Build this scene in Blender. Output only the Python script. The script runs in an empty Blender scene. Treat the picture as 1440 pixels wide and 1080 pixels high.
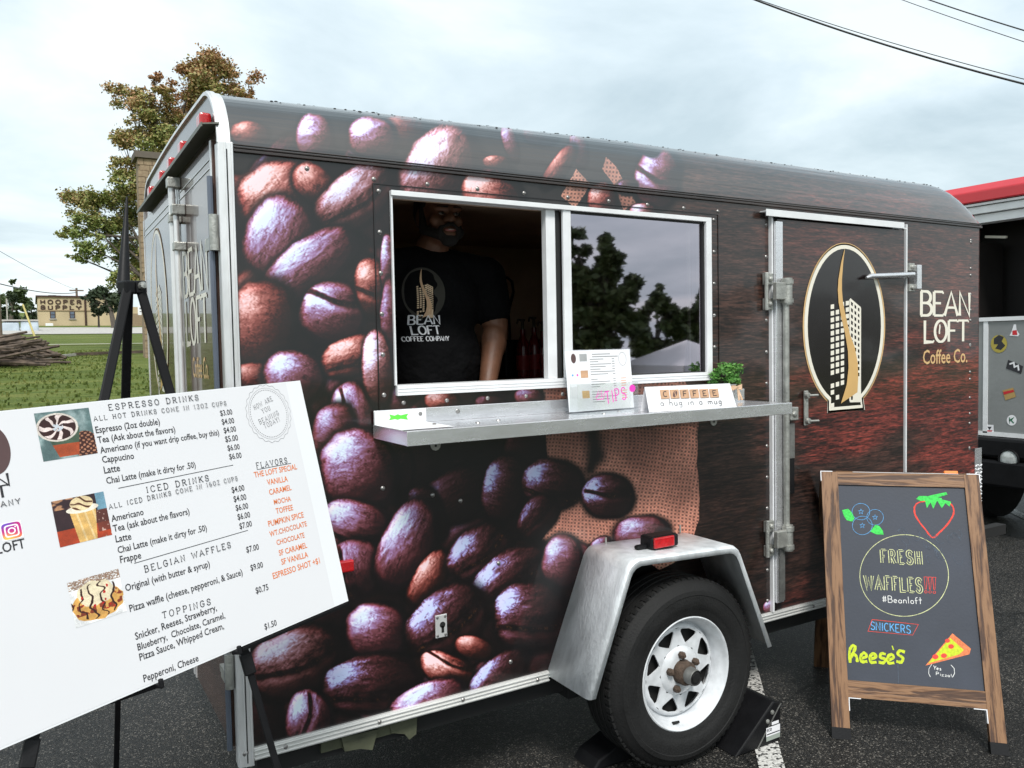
import bpy, bmesh, math, random
import numpy as np
from mathutils import Vector, Matrix
random.seed(7); RNG = np.random.default_rng(11)
PI = math.pi
SC = bpy.context.scene
COL = SC.collection

# ------------------------------------------------------------------ camera
F = 1138.96
CAM = Vector((-0.47586, -2.37508, 1.53551))
RT = Vector((0.86056214, -0.50899315, -0.01894154))
UP = Vector((0.03981101, 0.03014172, 0.9987525))
FW = Vector((0.50778725, 0.86024267, -0.04620236))
cd = bpy.data.cameras.new('camera'); co = bpy.data.objects.new('camera', cd); COL.objects.link(co)
m = Matrix((( RT.x, UP.x, -FW.x, CAM.x), (RT.y, UP.y, -FW.y, CAM.y), (RT.z, UP.z, -FW.z, CAM.z), (0, 0, 0, 1)))
co.matrix_world = m
cd.sensor_width = 36; cd.lens = 36 * F / 1440; cd.clip_end = 1500; cd.clip_start = .05
SC.camera = co

# ------------------------------------------------------------------ world, sun, exposure
SUN_EL, SUN_AZ = math.radians(52), math.radians(205)      # azimuth measured from +Y clockwise: behind the photographer
world = bpy.data.worlds.new('World'); SC.world = world; world.use_nodes = True
nt = world.node_tree; nt.nodes.clear()
def N_(t, **k):
    n = nt.nodes.new(t)
    for a, b in k.items(): setattr(n, a, b)
    return n
out = N_('ShaderNodeOutputWorld'); bg = N_('ShaderNodeBackground'); bg.inputs['Strength'].default_value = 0.1
sky = N_('ShaderNodeTexSky', sky_type='NISHITA', sun_disc=False)
sky.sun_elevation = SUN_EL; sky.sun_rotation = SUN_AZ; sky.air_density = 1.2; sky.dust_density = 2.0
tc = N_('ShaderNodeTexCoord'); sep = N_('ShaderNodeSeparateXYZ'); nt.links.new(tc.outputs['Generated'], sep.inputs[0])
mx = N_('ShaderNodeMath', operation='MAXIMUM'); mx.inputs[1].default_value = 0.0; nt.links.new(sep.outputs['Z'], mx.inputs[0])
ad = N_('ShaderNodeMath', operation='ADD'); ad.inputs[1].default_value = 0.14; nt.links.new(mx.outputs[0], ad.inputs[0])
dx = N_('ShaderNodeMath', operation='DIVIDE'); dy = N_('ShaderNodeMath', operation='DIVIDE')
nt.links.new(sep.outputs['X'], dx.inputs[0]); nt.links.new(ad.outputs[0], dx.inputs[1])
nt.links.new(sep.outputs['Y'], dy.inputs[0]); nt.links.new(ad.outputs[0], dy.inputs[1])
cb = N_('ShaderNodeCombineXYZ'); nt.links.new(dx.outputs[0], cb.inputs[0]); nt.links.new(dy.outputs[0], cb.inputs[1])
n1 = N_('ShaderNodeTexNoise'); n1.inputs['Scale'].default_value = 0.62; n1.inputs['Detail'].default_value = 7; n1.inputs['Roughness'].default_value = .56; n1.inputs['Distortion'].default_value = .35
nt.links.new(cb.outputs[0], n1.inputs['Vector'])
n2 = N_('ShaderNodeTexNoise'); n2.inputs['Scale'].default_value = 0.22; n2.inputs['Detail'].default_value = 3
nt.links.new(cb.outputs[0], n2.inputs['Vector'])
cr = N_('ShaderNodeValToRGB'); e = cr.color_ramp.elements
e[0].position = .38; e[0].color = (3.25, 3.85, 4.1, 1); e[1].position = .60; e[1].color = (5.7, 5.95, 5.9, 1)
el = cr.color_ramp.elements.new(.5); el.color = (4.4, 4.95, 5.15, 1)
nt.links.new(n1.outputs['Fac'], cr.inputs[0])
cr2 = N_('ShaderNodeValToRGB'); e = cr2.color_ramp.elements
e[0].position = .38; e[0].color = (.82, .86, .89, 1); e[1].position = .62; e[1].color = (1.06, 1.05, 1.04, 1)
nt.links.new(n2.outputs['Fac'], cr2.inputs[0])
mul = N_('ShaderNodeMix', data_type='RGBA', blend_type='MULTIPLY'); mul.inputs[0].default_value = 1
nt.links.new(cr.outputs[0], mul.inputs[6]); nt.links.new(cr2.outputs[0], mul.inputs[7])
mixs = N_('ShaderNodeMix', data_type='RGBA'); mixs.inputs[0].default_value = 0.93
nt.links.new(sky.outputs[0], mixs.inputs[6]); nt.links.new(mul.outputs[2], mixs.inputs[7])
nt.links.new(mixs.outputs[2], bg.inputs['Color']); nt.links.new(bg.outputs[0], out.inputs[0])

sl = bpy.data.lights.new('sun', 'SUN'); sl.energy = 1.5; sl.angle = math.radians(14); sl.color = (1, .97, .93)
so = bpy.data.objects.new('sun', sl); COL.objects.link(so)
sd = Vector((math.sin(SUN_AZ) * math.cos(SUN_EL), math.cos(SUN_AZ) * math.cos(SUN_EL), math.sin(SUN_EL)))
so.rotation_euler = (-sd).to_track_quat('-Z', 'Y').to_euler()
SC.view_settings.view_transform = 'Standard'; SC.view_settings.look = 'None'
SC.view_settings.exposure = 1.1; SC.view_settings.gamma = 1.0

# ------------------------------------------------------------------ measuring: picture point -> place in the world
def ray(px, py): return FW + RT * ((px - 720) / F) + UP * ((540 - py) / F)
def P(px, py, axis, val):
    d = ray(px, py); return CAM + d * ((val - CAM[axis]) / d[axis])
def PD(px, py, depth): return CAM + ray(px, py) * depth
class Frame:
    def __init__(s, O, U, V):
        s.O = Vector(O); s.U = Vector(U).normalized(); s.V = Vector(V).normalized(); s.N = s.U.cross(s.V).normalized()
    def T(s, a, b, off=0.0): return s.O + s.U * a + s.V * b + s.N * off
    def loc(s, px, py):
        d = ray(px, py); t = (s.O - CAM).dot(s.N) / d.dot(s.N); p = CAM + d * t - s.O
        return (p.dot(s.U), p.dot(s.V))
    def px(s, px, py, off=0.0):
        a, b = s.loc(px, py); return s.T(a, b, off)

# ------------------------------------------------------------------ materials
def mat(name, col, rough=.5, metal=0.0, var=.12, scale=8.0, bump=0.0, bscale=60.0, coat=0.0, spec=.5, col2=None, stretch=None, **kw):
    m = bpy.data.materials.new(name); m.use_nodes = True; t = m.node_tree; b = t.nodes['Principled BSDF']
    L = t.links; tcn = t.nodes.new('ShaderNodeTexCoord'); mp = t.nodes.new('ShaderNodeMapping')
    L.new(tcn.outputs['Object'], mp.inputs[0])
    if stretch: mp.inputs['Scale'].default_value = stretch
    nz = t.nodes.new('ShaderNodeTexNoise'); nz.inputs['Scale'].default_value = scale; nz.inputs['Detail'].default_value = 5
    L.new(mp.outputs[0], nz.inputs['Vector'])
    r = t.nodes.new('ShaderNodeValToRGB'); r.color_ramp.elements[0].position = .3; r.color_ramp.elements[1].position = .7
    c = Vector(col[:3]); c2 = Vector(col2) if col2 else c * (1 + var); c1 = c if col2 else c * (1 - var)
    r.color_ramp.elements[0].color = (*c1, 1); r.color_ramp.elements[1].color = (*c2, 1)
    L.new(nz.outputs['Fac'], r.inputs[0]); L.new(r.outputs[0], b.inputs['Base Color'])
    b.inputs['Roughness'].default_value = rough; b.inputs['Metallic'].default_value = metal
    b.inputs['Specular IOR Level'].default_value = spec
    if coat: b.inputs['Coat Weight'].default_value = coat; b.inputs['Coat Roughness'].default_value = kw.get('crough', .05)
    rr = t.nodes.new('ShaderNodeMapRange'); rr.inputs[3].default_value = rough * .8; rr.inputs[4].default_value = min(1, rough * 1.2)
    L.new(nz.outputs['Fac'], rr.inputs[0]); L.new(rr.outputs[0], b.inputs['Roughness'])
    if bump:
        nb = t.nodes.new('ShaderNodeTexNoise'); nb.inputs['Scale'].default_value = bscale; nb.inputs['Detail'].default_value = 4
        L.new(mp.outputs[0], nb.inputs['Vector']); bp = t.nodes.new('ShaderNodeBump')
        bp.inputs['Strength'].default_value = bump; bp.inputs['Distance'].default_value = kw.get('bdist', .01)
        L.new(nb.outputs['Fac'], bp.inputs['Height']); L.new(bp.outputs[0], b.inputs['Normal'])
    if 'emit' in kw: b.inputs['Emission Color'].default_value = (*kw['emit'], 1); b.inputs['Emission Strength'].default_value = 1
    if 'trans' in kw: b.inputs['Transmission Weight'].default_value = kw['trans']; b.inputs['IOR'].default_value = 1.45
    if 'alpha' in kw: b.inputs['Alpha'].default_value = kw['alpha']
    return m
M = {}
M['alu'] = mat('brushed_aluminium', (.74, .74, .76), .26, .8, .06, 14, .04, 90, stretch=(1, 1, 6))
M['alu_white'] = mat('white_aluminium', (.78, .79, .80), .4, .1, .06, 10, .08, 60)
M['alu_fender'] = mat('scuffed_aluminium', (.74, .77, .79), .5, .3, .16, 7, .25, 40, stretch=(3, 3, .8))
M['steel'] = mat('galvanised_steel', (.42, .42, .39), .42, .7, .25, 25, .2, 120)
M['steel_dark'] = mat('dull_steel', (.2, .2, .19), .5, .6, .25, 20, .2, 90)
M['trim'] = mat('anodised_trim', (.76, .76, .76), .33, .5, .14, 18, .15, 70, stretch=(1, 1, .25))
M['rivet'] = mat('rivet_metal', (.3, .29, .28), .35, .8)
M['rubber'] = mat('tyre_rubber', (.009, .009, .009), .72, 0, .3, 12, .25, 120, spec=.35)
M['black_plastic'] = mat('black_plastic', (.006, .006, .007), .5, 0, .2, 15, .06, 150, spec=.25)
M['black_paint'] = mat('black_enamel', (.006, .006, .007), .55, .0, var=.2, scale=20, spec=.18)
M['rust'] = mat('rusty_steel', (.085, .058, .042), .75, .3, .4, 60, .5, 200)
M['rim'] = mat('white_wheel_enamel', (.62, .64, .66), .32, 0, .16, 26, .04, 40, coat=.4)
M['red_lens'] = mat('red_lens', (.46, .008, .012), .18, 0, .2, 60, .2, 220, coat=.6)
M['orange'] = mat('orange_plastic', (.85, .22, .03), .45)
M['board'] = mat('white_board', (.80, .81, .83), .45, 0, .012, 3)
M['board_print'] = mat('poster_print_ground', (.75, .75, .77), .45, 0, .012, 3)
M['ink'] = mat('black_ink', (.025, .025, .03), .6)
M['ink_grey'] = mat('grey_ink', (.17, .17, .18), .6)
M['ink_orange'] = mat('orange_ink', (.78, .2, .045), .6)
M['ink_brown'] = mat('brown_ink', (.10, .055, .055), .6)
M['cream'] = mat('cream_vinyl', (.80, .76, .65), .35, 0, .04, 6)
M['tan'] = mat('tan_vinyl', (.66, .43, .2), .35, 0, .06, 6)
M['gold'] = mat('gold_vinyl', (.62, .39, .15), .3, 0, .08, 6)
M['black_vinyl'] = mat('black_vinyl', (.009, .006, .006), .22, 0, .1, 5, coat=.3)
M['chalkboard'] = mat('chalkboard_slate', (.022, .028, .042), .6, 0, .3, 4, .05, 100, col2=(.042, .050, .070))
M['chalk_w'] = mat('white_chalk', (.8, .8, .78), .9, 0, .2, 300)
M['chalk_y'] = mat('yellow_chalk', (.62, .66, .22), .9, 0, .35, 220)
M['chalk_ly'] = mat('pale_yellow_chalk', (.6, .62, .33), .9, 0, .35, 220)
M['chalk_r'] = mat('red_chalk', (.75, .07, .05), .9, 0, .3, 220)
M['chalk_g'] = mat('green_chalk', (.06, .6, .1), .9, 0, .3, 120)
M['chalk_b'] = mat('blue_chalk', (.12, .38, .72), .9, 0, .3, 220)
M['chalk_o'] = mat('orange_chalk', (.72, .2, .08), .9, 0, .3, 150)
M['chalk_lime'] = mat('lime_chalk', (.52, .62, .03), .9, 0, .2, 120)
M['chalk_dust'] = mat('smeared_chalk', (.075, .095, .125), .9, 0, .4, 60)
M['skin'] = mat('brown_skin', (.14, .062, .034), .55, 0, .22, 22, .1, 180)
M['hair'] = mat('black_hair', (.008, .006, .005), .8, 0, .3, 120, .6, 300)
M['shirt'] = mat('black_tshirt', (.004, .004, .0045), 1, 0, .25, 9, 1.0, 7, spec=.10, bdist=.05)
M['lips'] = mat('lips', (.25, .07, .06), .4)
M['eye'] = mat('eye_white', (.22, .2, .18), .35)
M['teeth'] = mat('teeth', (.4, .38, .34), .3)
M['shirt_print'] = mat('white_shirt_print', (.62, .63, .66), .8, 0, .1, 200)
M['inside'] = mat('dark_interior_panel', (.42, .29, .2), .6, 0, .15, 4)
M['counter'] = mat('wood_counter', (.25, .15, .07), .5, 0, .2, 20, stretch=(1, 8, 8))
M['syrup'] = mat('red_syrup', (.16, .008, .01), .2, 0, .2, 10, coat=.5)
M['paper'] = mat('paper', (.80, .80, .82), .5, 0, .02, 5)
M['tile'] = mat('wood_tile', (.55, .33, .2), .6, 0, .15, 40)
M['galv'] = mat('galvanised_pot', (.5, .5, .5), .4, .5, .15, 20)
M['burlap_bow'] = mat('burlap_bow', (.6, .4, .26), .9, 0, .2, 90, .4, 200)
M['pink'] = mat('pink_marker', (.75, .05, .45), .6)
M['pinkc'] = mat('cap_green', (.1, .65, .05), .6)
M['bark'] = mat('tree_bark', (.085, .07, .055), .9, 0, .35, 6, .6, 25)
M['conc'] = mat('pale_concrete', (.42, .40, .37), .85, 0, .15, 3, .2, 30)
M['stucco'] = mat('cream_stucco', (.50, .40, .25), .9, 0, .1, .5, .2, 4)
M['brown_letters'] = mat('brown_sign_paint', (.05, .022, .014), .7)
M['wood_grey'] = mat('weathered_rail_wood', (.04, .028, .02), .9, 0, .45, 4, .5, 30, col2=(.13, .095, .07))
M['utility'] = mat('utility_pole_wood', (.16, .12, .09), .9, 0, .3, 5)
M['chimbrick'] = mat('tan_rubble_brick', (.22, .15, .095), .9, 0, .35, 9, .5, 20, col2=(.33, .25, .16))
M['white_canvas'] = mat('white_canvas', (.8, .8, .8), .7, 0, .03, 1)
M['truck_grey'] = mat('bare_truck_aluminium', (.27, .28, .28), .42, .35, .12, 2.5, .1, 30)
M['truck_red'] = mat('red_truck_roof', (.55, .018, .03), .35, 0, .08, 2, coat=.3)
M['lamp_glass'] = mat('frosted_lamp', (.5, .53, .52), .15, .1, .25, 40)
M['dark_void'] = mat('dark_truck_inside', (.012, .01, .009), .6)
M['grime'] = mat('olive_undercarriage', (.07, .075, .045), .8, 0, .4, 12, .4, 30)
M['tarp'] = mat('pale_blue_tarp', (.45, .52, .58), .6, 0, .2, .8)
M['wire'] = mat('black_cable', (.01, .01, .012), .6)
M['yellow_pole'] = mat('yellow_guy_guard', (.6, .5, .2), .6)
M['rearwrap'] = mat('glossy_rear_wrap', (.05, .028, .022), .25, 0, .3, 3, .05, 5, coat=.6, spec=.3, col2=(.10, .055, .042), stretch=(1, 1, 5), crough=.03)
M['underbody'] = mat('underbody_black', (.01, .01, .01), .9)
M['winglass_dark'] = mat('window_gasket', (.015, .015, .015), .5)
M['flank'] = mat('fluted_rail', (.72, .72, .70), .4, .4, .1, 12, .12, 60, stretch=(.3, 1, 1))

def leaf_mat(name, cols, trans=.25, rise=None):
    m = bpy.data.materials.new(name); m.use_nodes = True; t = m.node_tree; b = t.nodes['Principled BSDF']
    g = t.nodes.new('ShaderNodeNewGeometry'); r = t.nodes.new('ShaderNodeValToRGB'); r.color_ramp.interpolation = 'LINEAR'
    els = r.color_ramp.elements
    for i, c in enumerate(cols):
        p = i / (len(cols) - 1)
        if i == 0: els[0].color = (*c, 1)
        elif i == len(cols) - 1: els[-1].position = 1; els[-1].color = (*c, 1)
        else: q = els.new(p); q.color = (*c, 1)
    nz = t.nodes.new('ShaderNodeTexNoise'); nz.inputs['Scale'].default_value = .35; nz.inputs['Detail'].default_value = 3
    t.links.new(g.outputs['Position'], nz.inputs['Vector'])
    ma = t.nodes.new('ShaderNodeMath'); ma.operation = 'MULTIPLY_ADD'; ma.inputs[1].default_value = .55
    mb_ = t.nodes.new('ShaderNodeMath'); mb_.operation = 'MULTIPLY_ADD'; mb_.inputs[1].default_value = 1.6; mb_.inputs[2].default_value = -.55
    t.links.new(nz.outputs['Fac'], mb_.inputs[0]); t.links.new(g.outputs['Random Per Island'], ma.inputs[0]); t.links.new(mb_.outputs[0], ma.inputs[2])
    if rise:
        sp = t.nodes.new('ShaderNodeSeparateXYZ'); t.links.new(g.outputs['Position'], sp.inputs[0]); mz = t.nodes.new('ShaderNodeMapRange'); mz.inputs[1].default_value = rise[0]; mz.inputs[2].default_value = rise[1]; mz.inputs[3].default_value = -.25; mz.inputs[4].default_value = .45
        t.links.new(sp.outputs['Z'], mz.inputs[0]); az = t.nodes.new('ShaderNodeMath'); t.links.new(ma.outputs[0], az.inputs[0]); t.links.new(mz.outputs[0], az.inputs[1]); t.links.new(az.outputs[0], r.inputs[0])
    else: t.links.new(ma.outputs[0], r.inputs[0])
    t.links.new(r.outputs[0], b.inputs['Base Color'])
    b.inputs['Roughness'].default_value = .6
    return m
M['leaf_maple'] = leaf_mat('turning_maple_leaves', [(.13, .19, .04), (.21, .25, .065), (.31, .26, .09), (.38, .20, .095)], rise=(6, 17))
M['leaf_green'] = leaf_mat('green_leaves', [(.03, .055, .015), (.06, .095, .025), (.10, .125, .04)])
M['leaf_dark'] = leaf_mat('dark_leaves', [(.012, .025, .008), (.025, .045, .014), (.04, .06, .02)])
M['leaf_pot'] = leaf_mat('boxwood_leaves', [(.03, .12, .015), (.09, .26, .04), (.22, .42, .10)])

def mat_nodes(name):
    m = bpy.data.materials.new(name); m.use_nodes = True; return m, m.node_tree, m.node_tree.nodes['Principled BSDF']
def add(t, typ, **k):
    n = t.nodes.new(typ)
    for a, b in k.items(): setattr(n, a, b)
    return n
# asphalt
m, t, b = mat_nodes('wet_asphalt')
g = add(t, 'ShaderNodeNewGeometry')
v = add(t, 'ShaderNodeTexVoronoi'); v.inputs['Scale'].default_value = 190; t.links.new(g.outputs['Position'], v.inputs['Vector'])
v2 = add(t, 'ShaderNodeTexVoronoi'); v2.inputs['Scale'].default_value = 210; t.links.new(g.outputs['Position'], v2.inputs['Vector'])
nz = add(t, 'ShaderNodeTexNoise'); nz.inputs['Scale'].default_value = 1.3; nz.inputs['Detail'].default_value = 4; t.links.new(g.outputs['Position'], nz.inputs['Vector'])
sepc = add(t, 'ShaderNodeSeparateColor'); t.links.new(v.outputs['Color'], sepc.inputs[0])
r = add(t, 'ShaderNodeValToRGB'); e = r.color_ramp.elements; e[0].position = 0; e[0].color = (.012, .012, .012, 1); e[1].position = 1; e[1].color = (.24, .225, .20, 1)
q = e.new(.6); q.color = (.012, .0115, .011, 1); q = e.new(.87); q.color = (.05, .046, .04, 1)
t.links.new(sepc.outputs[0], r.inputs[0])
mm = add(t, 'ShaderNodeMix', data_type='RGBA', blend_type='MULTIPLY'); mm.inputs[0].default_value = 1
r2 = add(t, 'ShaderNodeValToRGB'); r2.color_ramp.elements[0].position = .3; r2.color_ramp.elements[1].position = .7; r2.color_ramp.elements[0].color = (.6, .6, .6, 1); r2.color_ramp.elements[1].color = (1.15, 1.12, 1.1, 1)
t.links.new(nz.outputs['Fac'], r2.inputs[0]); t.links.new(r.outputs[0], mm.inputs[6]); t.links.new(r2.outputs[0], mm.inputs[7]); vc = add(t, 'ShaderNodeTexVoronoi', feature='DISTANCE_TO_EDGE'); vc.inputs['Scale'].default_value = .9; nd = add(t, 'ShaderNodeTexNoise'); nd.inputs['Scale'].default_value = 3; nd.inputs['Detail'].default_value = 6; t.links.new(g.outputs['Position'], nd.inputs['Vector'])
vm = add(t, 'ShaderNodeMix', data_type='RGBA', blend_type='ADD'); vm.inputs[0].default_value = .35; t.links.new(g.outputs['Position'], vm.inputs[6]); t.links.new(nd.outputs['Color'], vm.inputs[7]); t.links.new(vm.outputs[2], vc.inputs['Vector'])
rc = add(t, 'ShaderNodeValToRGB'); rc.color_ramp.elements[0].position = .003; rc.color_ramp.elements[0].color = (.25, .25, .25, 1); rc.color_ramp.elements[1].position = .010; rc.color_ramp.elements[1].color = (1, 1, 1, 1); t.links.new(vc.outputs['Distance'], rc.inputs[0])
ns = add(t, 'ShaderNodeTexNoise'); ns.inputs['Scale'].default_value = .8; ns.inputs['Detail'].default_value = 7; t.links.new(g.outputs['Position'], ns.inputs['Vector']); rs = add(t, 'ShaderNodeValToRGB'); rs.color_ramp.elements[0].position = .36; rs.color_ramp.elements[0].color = (.45, .45, .46, 1); rs.color_ramp.elements[1].position = .5; rs.color_ramp.elements[1].color = (1, 1, 1, 1); t.links.new(ns.outputs['Fac'], rs.inputs[0])
m3 = add(t, 'ShaderNodeMix', data_type='RGBA', blend_type='MULTIPLY'); m3.inputs[0].default_value = 1; t.links.new(rc.outputs[0], m3.inputs[6]); t.links.new(rs.outputs[0], m3.inputs[7])
m4 = add(t, 'ShaderNodeMix', data_type='RGBA', blend_type='MULTIPLY'); m4.inputs[0].default_value = 1; t.links.new(mm.outputs[2], m4.inputs[6]); t.links.new(m3.outputs[2], m4.inputs[7]); t.links.new(m4.outputs[2], b.inputs['Base Color'])
bp = add(t, 'ShaderNodeBump'); bp.inputs['Strength'].default_value = .9; bp.inputs['Distance'].default_value = .006
ma = add(t, 'ShaderNodeMath', operation='ADD'); t.links.new(v.outputs['Distance'], ma.inputs[0]); t.links.new(v2.outputs['Distance'], ma.inputs[1])
t.links.new(ma.outputs[0], bp.inputs['Height']); bp.invert = True; t.links.new(bp.outputs[0], b.inputs['Normal'])
b.inputs['Roughness'].default_value = .5; b.inputs['Specular IOR Level'].default_value = .32
M['asphalt'] = m
# worn parking paint: paint over the same aggregate
m, t, b = mat_nodes('worn_white_paint')
g = add(t, 'ShaderNodeNewGeometry'); v = add(t, 'ShaderNodeTexVoronoi'); v.inputs['Scale'].default_value = 95; t.links.new(g.outputs['Position'], v.inputs['Vector'])
sepc = add(t, 'ShaderNodeSeparateColor'); t.links.new(v.outputs['Color'], sepc.inputs[0])
r = add(t, 'ShaderNodeValToRGB'); e = r.color_ramp.elements; e[0].position = .22; e[0].color = (.03, .03, .03, 1); e[1].position = .42; e[1].color = (.56, .55, .52, 1)
t.links.new(sepc.outputs[0], r.inputs[0]); t.links.new(r.outputs[0], b.inputs['Base Color'])
bp = add(t, 'ShaderNodeBump', invert=True); bp.inputs['Strength'].default_value = .7; bp.inputs['Distance'].default_value = .005; t.links.new(v.outputs['Distance'], bp.inputs['Height']); t.links.new(bp.outputs[0], b.inputs['Normal'])
b.inputs['Roughness'].default_value = .6; M['paint'] = m
# grass
m, t, b = mat_nodes('mown_grass')
g = add(t, 'ShaderNodeNewGeometry'); mp = add(t, 'ShaderNodeMapping'); mp.inputs['Scale'].default_value = (.25, 1.6, 1); t.links.new(g.outputs['Position'], mp.inputs[0])
n1 = add(t, 'ShaderNodeTexNoise'); n1.inputs['Scale'].default_value = .8; n1.inputs['Detail'].default_value = 6; n1.inputs['Roughness'].default_value = .65; t.links.new(mp.outputs[0], n1.inputs['Vector'])
n2 = add(t, 'ShaderNodeTexNoise'); n2.inputs['Scale'].default_value = 14; n2.inputs['Detail'].default_value = 5; n2.inputs['Roughness'].default_value = .75; t.links.new(g.outputs['Position'], n2.inputs['Vector'])
r = add(t, 'ShaderNodeValToRGB'); e = r.color_ramp.elements; e[0].position = .32; e[0].color = (.062, .095, .022, 1); e[1].position = .68; e[1].color = (.20, .21, .07, 1); q = e.new(.5); q.color = (.115, .15, .04, 1)
t.links.new(n1.outputs['Fac'], r.inputs[0])
r2 = add(t, 'ShaderNodeValToRGB'); r2.color_ramp.elements[0].position = .36; r2.color_ramp.elements[1].position = .62; r2.color_ramp.elements[0].color = (.62, .62, .55, 1); r2.color_ramp.elements[1].color = (1.2, 1.18, 1.1, 1); t.links.new(n2.outputs['Fac'], r2.inputs[0])
mm = add(t, 'ShaderNodeMix', data_type='RGBA', blend_type='MULTIPLY'); mm.inputs[0].default_value = 1; t.links.new(r.outputs[0], mm.inputs[6]); t.links.new(r2.outputs[0], mm.inputs[7]); t.links.new(mm.outputs[2], b.inputs['Base Color'])
bp = add(t, 'ShaderNodeBump'); bp.inputs['Strength'].default_value = .8; bp.inputs['Distance'].default_value = .05; t.links.new(n2.outputs['Fac'], bp.inputs['Height']); t.links.new(bp.outputs[0], b.inputs['Normal'])
b.inputs['Roughness'].default_value = .9; b.inputs['Specular IOR Level'].default_value = .1; M['grass'] = m
# stained sign timber, grain along the member (object-space wave, dark copy has the rear leaf's shade in its colour)
def timber(name, vec, k=1.0):
    m, t, b = mat_nodes(name); tcn = add(t, 'ShaderNodeUVMap'); mp = add(t, 'ShaderNodeMapping'); t.links.new(tcn.outputs[0], mp.inputs[0])
    mp.inputs['Scale'].default_value = (2.2, 26, 1); 
    n = add(t, 'ShaderNodeTexNoise'); n.inputs['Scale'].default_value = 1.0; n.inputs['Detail'].default_value = 5; n.inputs['Distortion'].default_value = .5; n.inputs['Roughness'].default_value = .6; t.links.new(mp.outputs[0], n.inputs['Vector'])
    w = add(t, 'ShaderNodeMath', operation='MULTIPLY'); w.inputs[1].default_value = 26; t.links.new(n.outputs['Fac'], w.inputs[0])
    sn = add(t, 'ShaderNodeMath', operation='SINE'); t.links.new(w.outputs[0], sn.inputs[0])
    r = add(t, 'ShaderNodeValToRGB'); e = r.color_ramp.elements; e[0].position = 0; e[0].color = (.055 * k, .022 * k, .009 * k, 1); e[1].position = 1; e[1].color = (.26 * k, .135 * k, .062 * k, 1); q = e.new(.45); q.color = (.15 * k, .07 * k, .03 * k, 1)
    mr = add(t, 'ShaderNodeMapRange'); mr.inputs[1].default_value = -1; t.links.new(sn.outputs[0], mr.inputs[0]); 
    t.links.new(mr.outputs[0], r.inputs[0]); t.links.new(r.outputs[0], b.inputs['Base Color'])
    b.inputs['Roughness'].default_value = .55
    bp = add(t, 'ShaderNodeBump'); bp.inputs['Strength'].default_value = .3; bp.inputs['Distance'].default_value = .002; t.links.new(mr.outputs[0], bp.inputs['Height']); t.links.new(bp.outputs[0], b.inputs['Normal'])
    return m
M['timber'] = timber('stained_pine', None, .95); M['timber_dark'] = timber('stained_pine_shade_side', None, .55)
# tinted window glass
m = bpy.data.materials.new('tinted_window_glass'); m.use_nodes = True; t = m.node_tree; t.nodes.clear()
o = add(t, 'ShaderNodeOutputMaterial'); mix = add(t, 'ShaderNodeMixShader'); gl = add(t, 'ShaderNodeBsdfGlossy'); tr = add(t, 'ShaderNodeBsdfTransparent')
gl.inputs['Roughness'].default_value = .02; gl.inputs['Color'].default_value = (.90, .83, .93, 1); tr.inputs['Color'].default_value = (.4, .37, .36, 1)
lw = add(t, 'ShaderNodeLayerWeight'); lw.inputs[0].default_value = .45; mr = add(t, 'ShaderNodeMapRange'); mr.inputs[3].default_value = .40; mr.inputs[4].default_value = .95
t.links.new(lw.outputs['Fresnel'], mr.inputs[0]); t.links.new(mr.outputs[0], mix.inputs[0]); t.links.new(tr.outputs[0], mix.inputs[1]); t.links.new(gl.outputs[0], mix.inputs[2]); t.links.new(mix.outputs[0], o.inputs[0])
nz = add(t, 'ShaderNodeTexNoise'); nz.inputs['Scale'].default_value = 3; bp = add(t, 'ShaderNodeBump'); bp.inputs['Strength'].default_value = .02; t.links.new(nz.outputs['Fac'], bp.inputs['Height']); t.links.new(bp.outputs[0], gl.inputs['Normal'])
M['tint'] = m
m = bpy.data.materials.new('clear_acrylic'); m.use_nodes = True; t = m.node_tree; t.nodes.clear()
o = add(t, 'ShaderNodeOutputMaterial'); mix = add(t, 'ShaderNodeMixShader'); gl = add(t, 'ShaderNodeBsdfGlossy'); tr = add(t, 'ShaderNodeBsdfTransparent')
gl.inputs['Roughness'].default_value = .06; gl.inputs['Color'].default_value = (.9, .92, .95, 1); tr.inputs['Color'].default_value = (.97, .98, .98, 1); mix.inputs[0].default_value = .2
nz = add(t, 'ShaderNodeTexNoise'); nz.inputs['Scale'].default_value = 30; mr = add(t, 'ShaderNodeMapRange'); mr.inputs[3].default_value = .03; mr.inputs[4].default_value = .12; t.links.new(nz.outputs['Fac'], mr.inputs[0]); t.links.new(mr.outputs[0], mix.inputs[0])
t.links.new(tr.outputs[0], mix.inputs[1]); t.links.new(gl.outputs[0], mix.inputs[2]); t.links.new(mix.outputs[0], o.inputs[0])
M['acrylic'] = m

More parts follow.
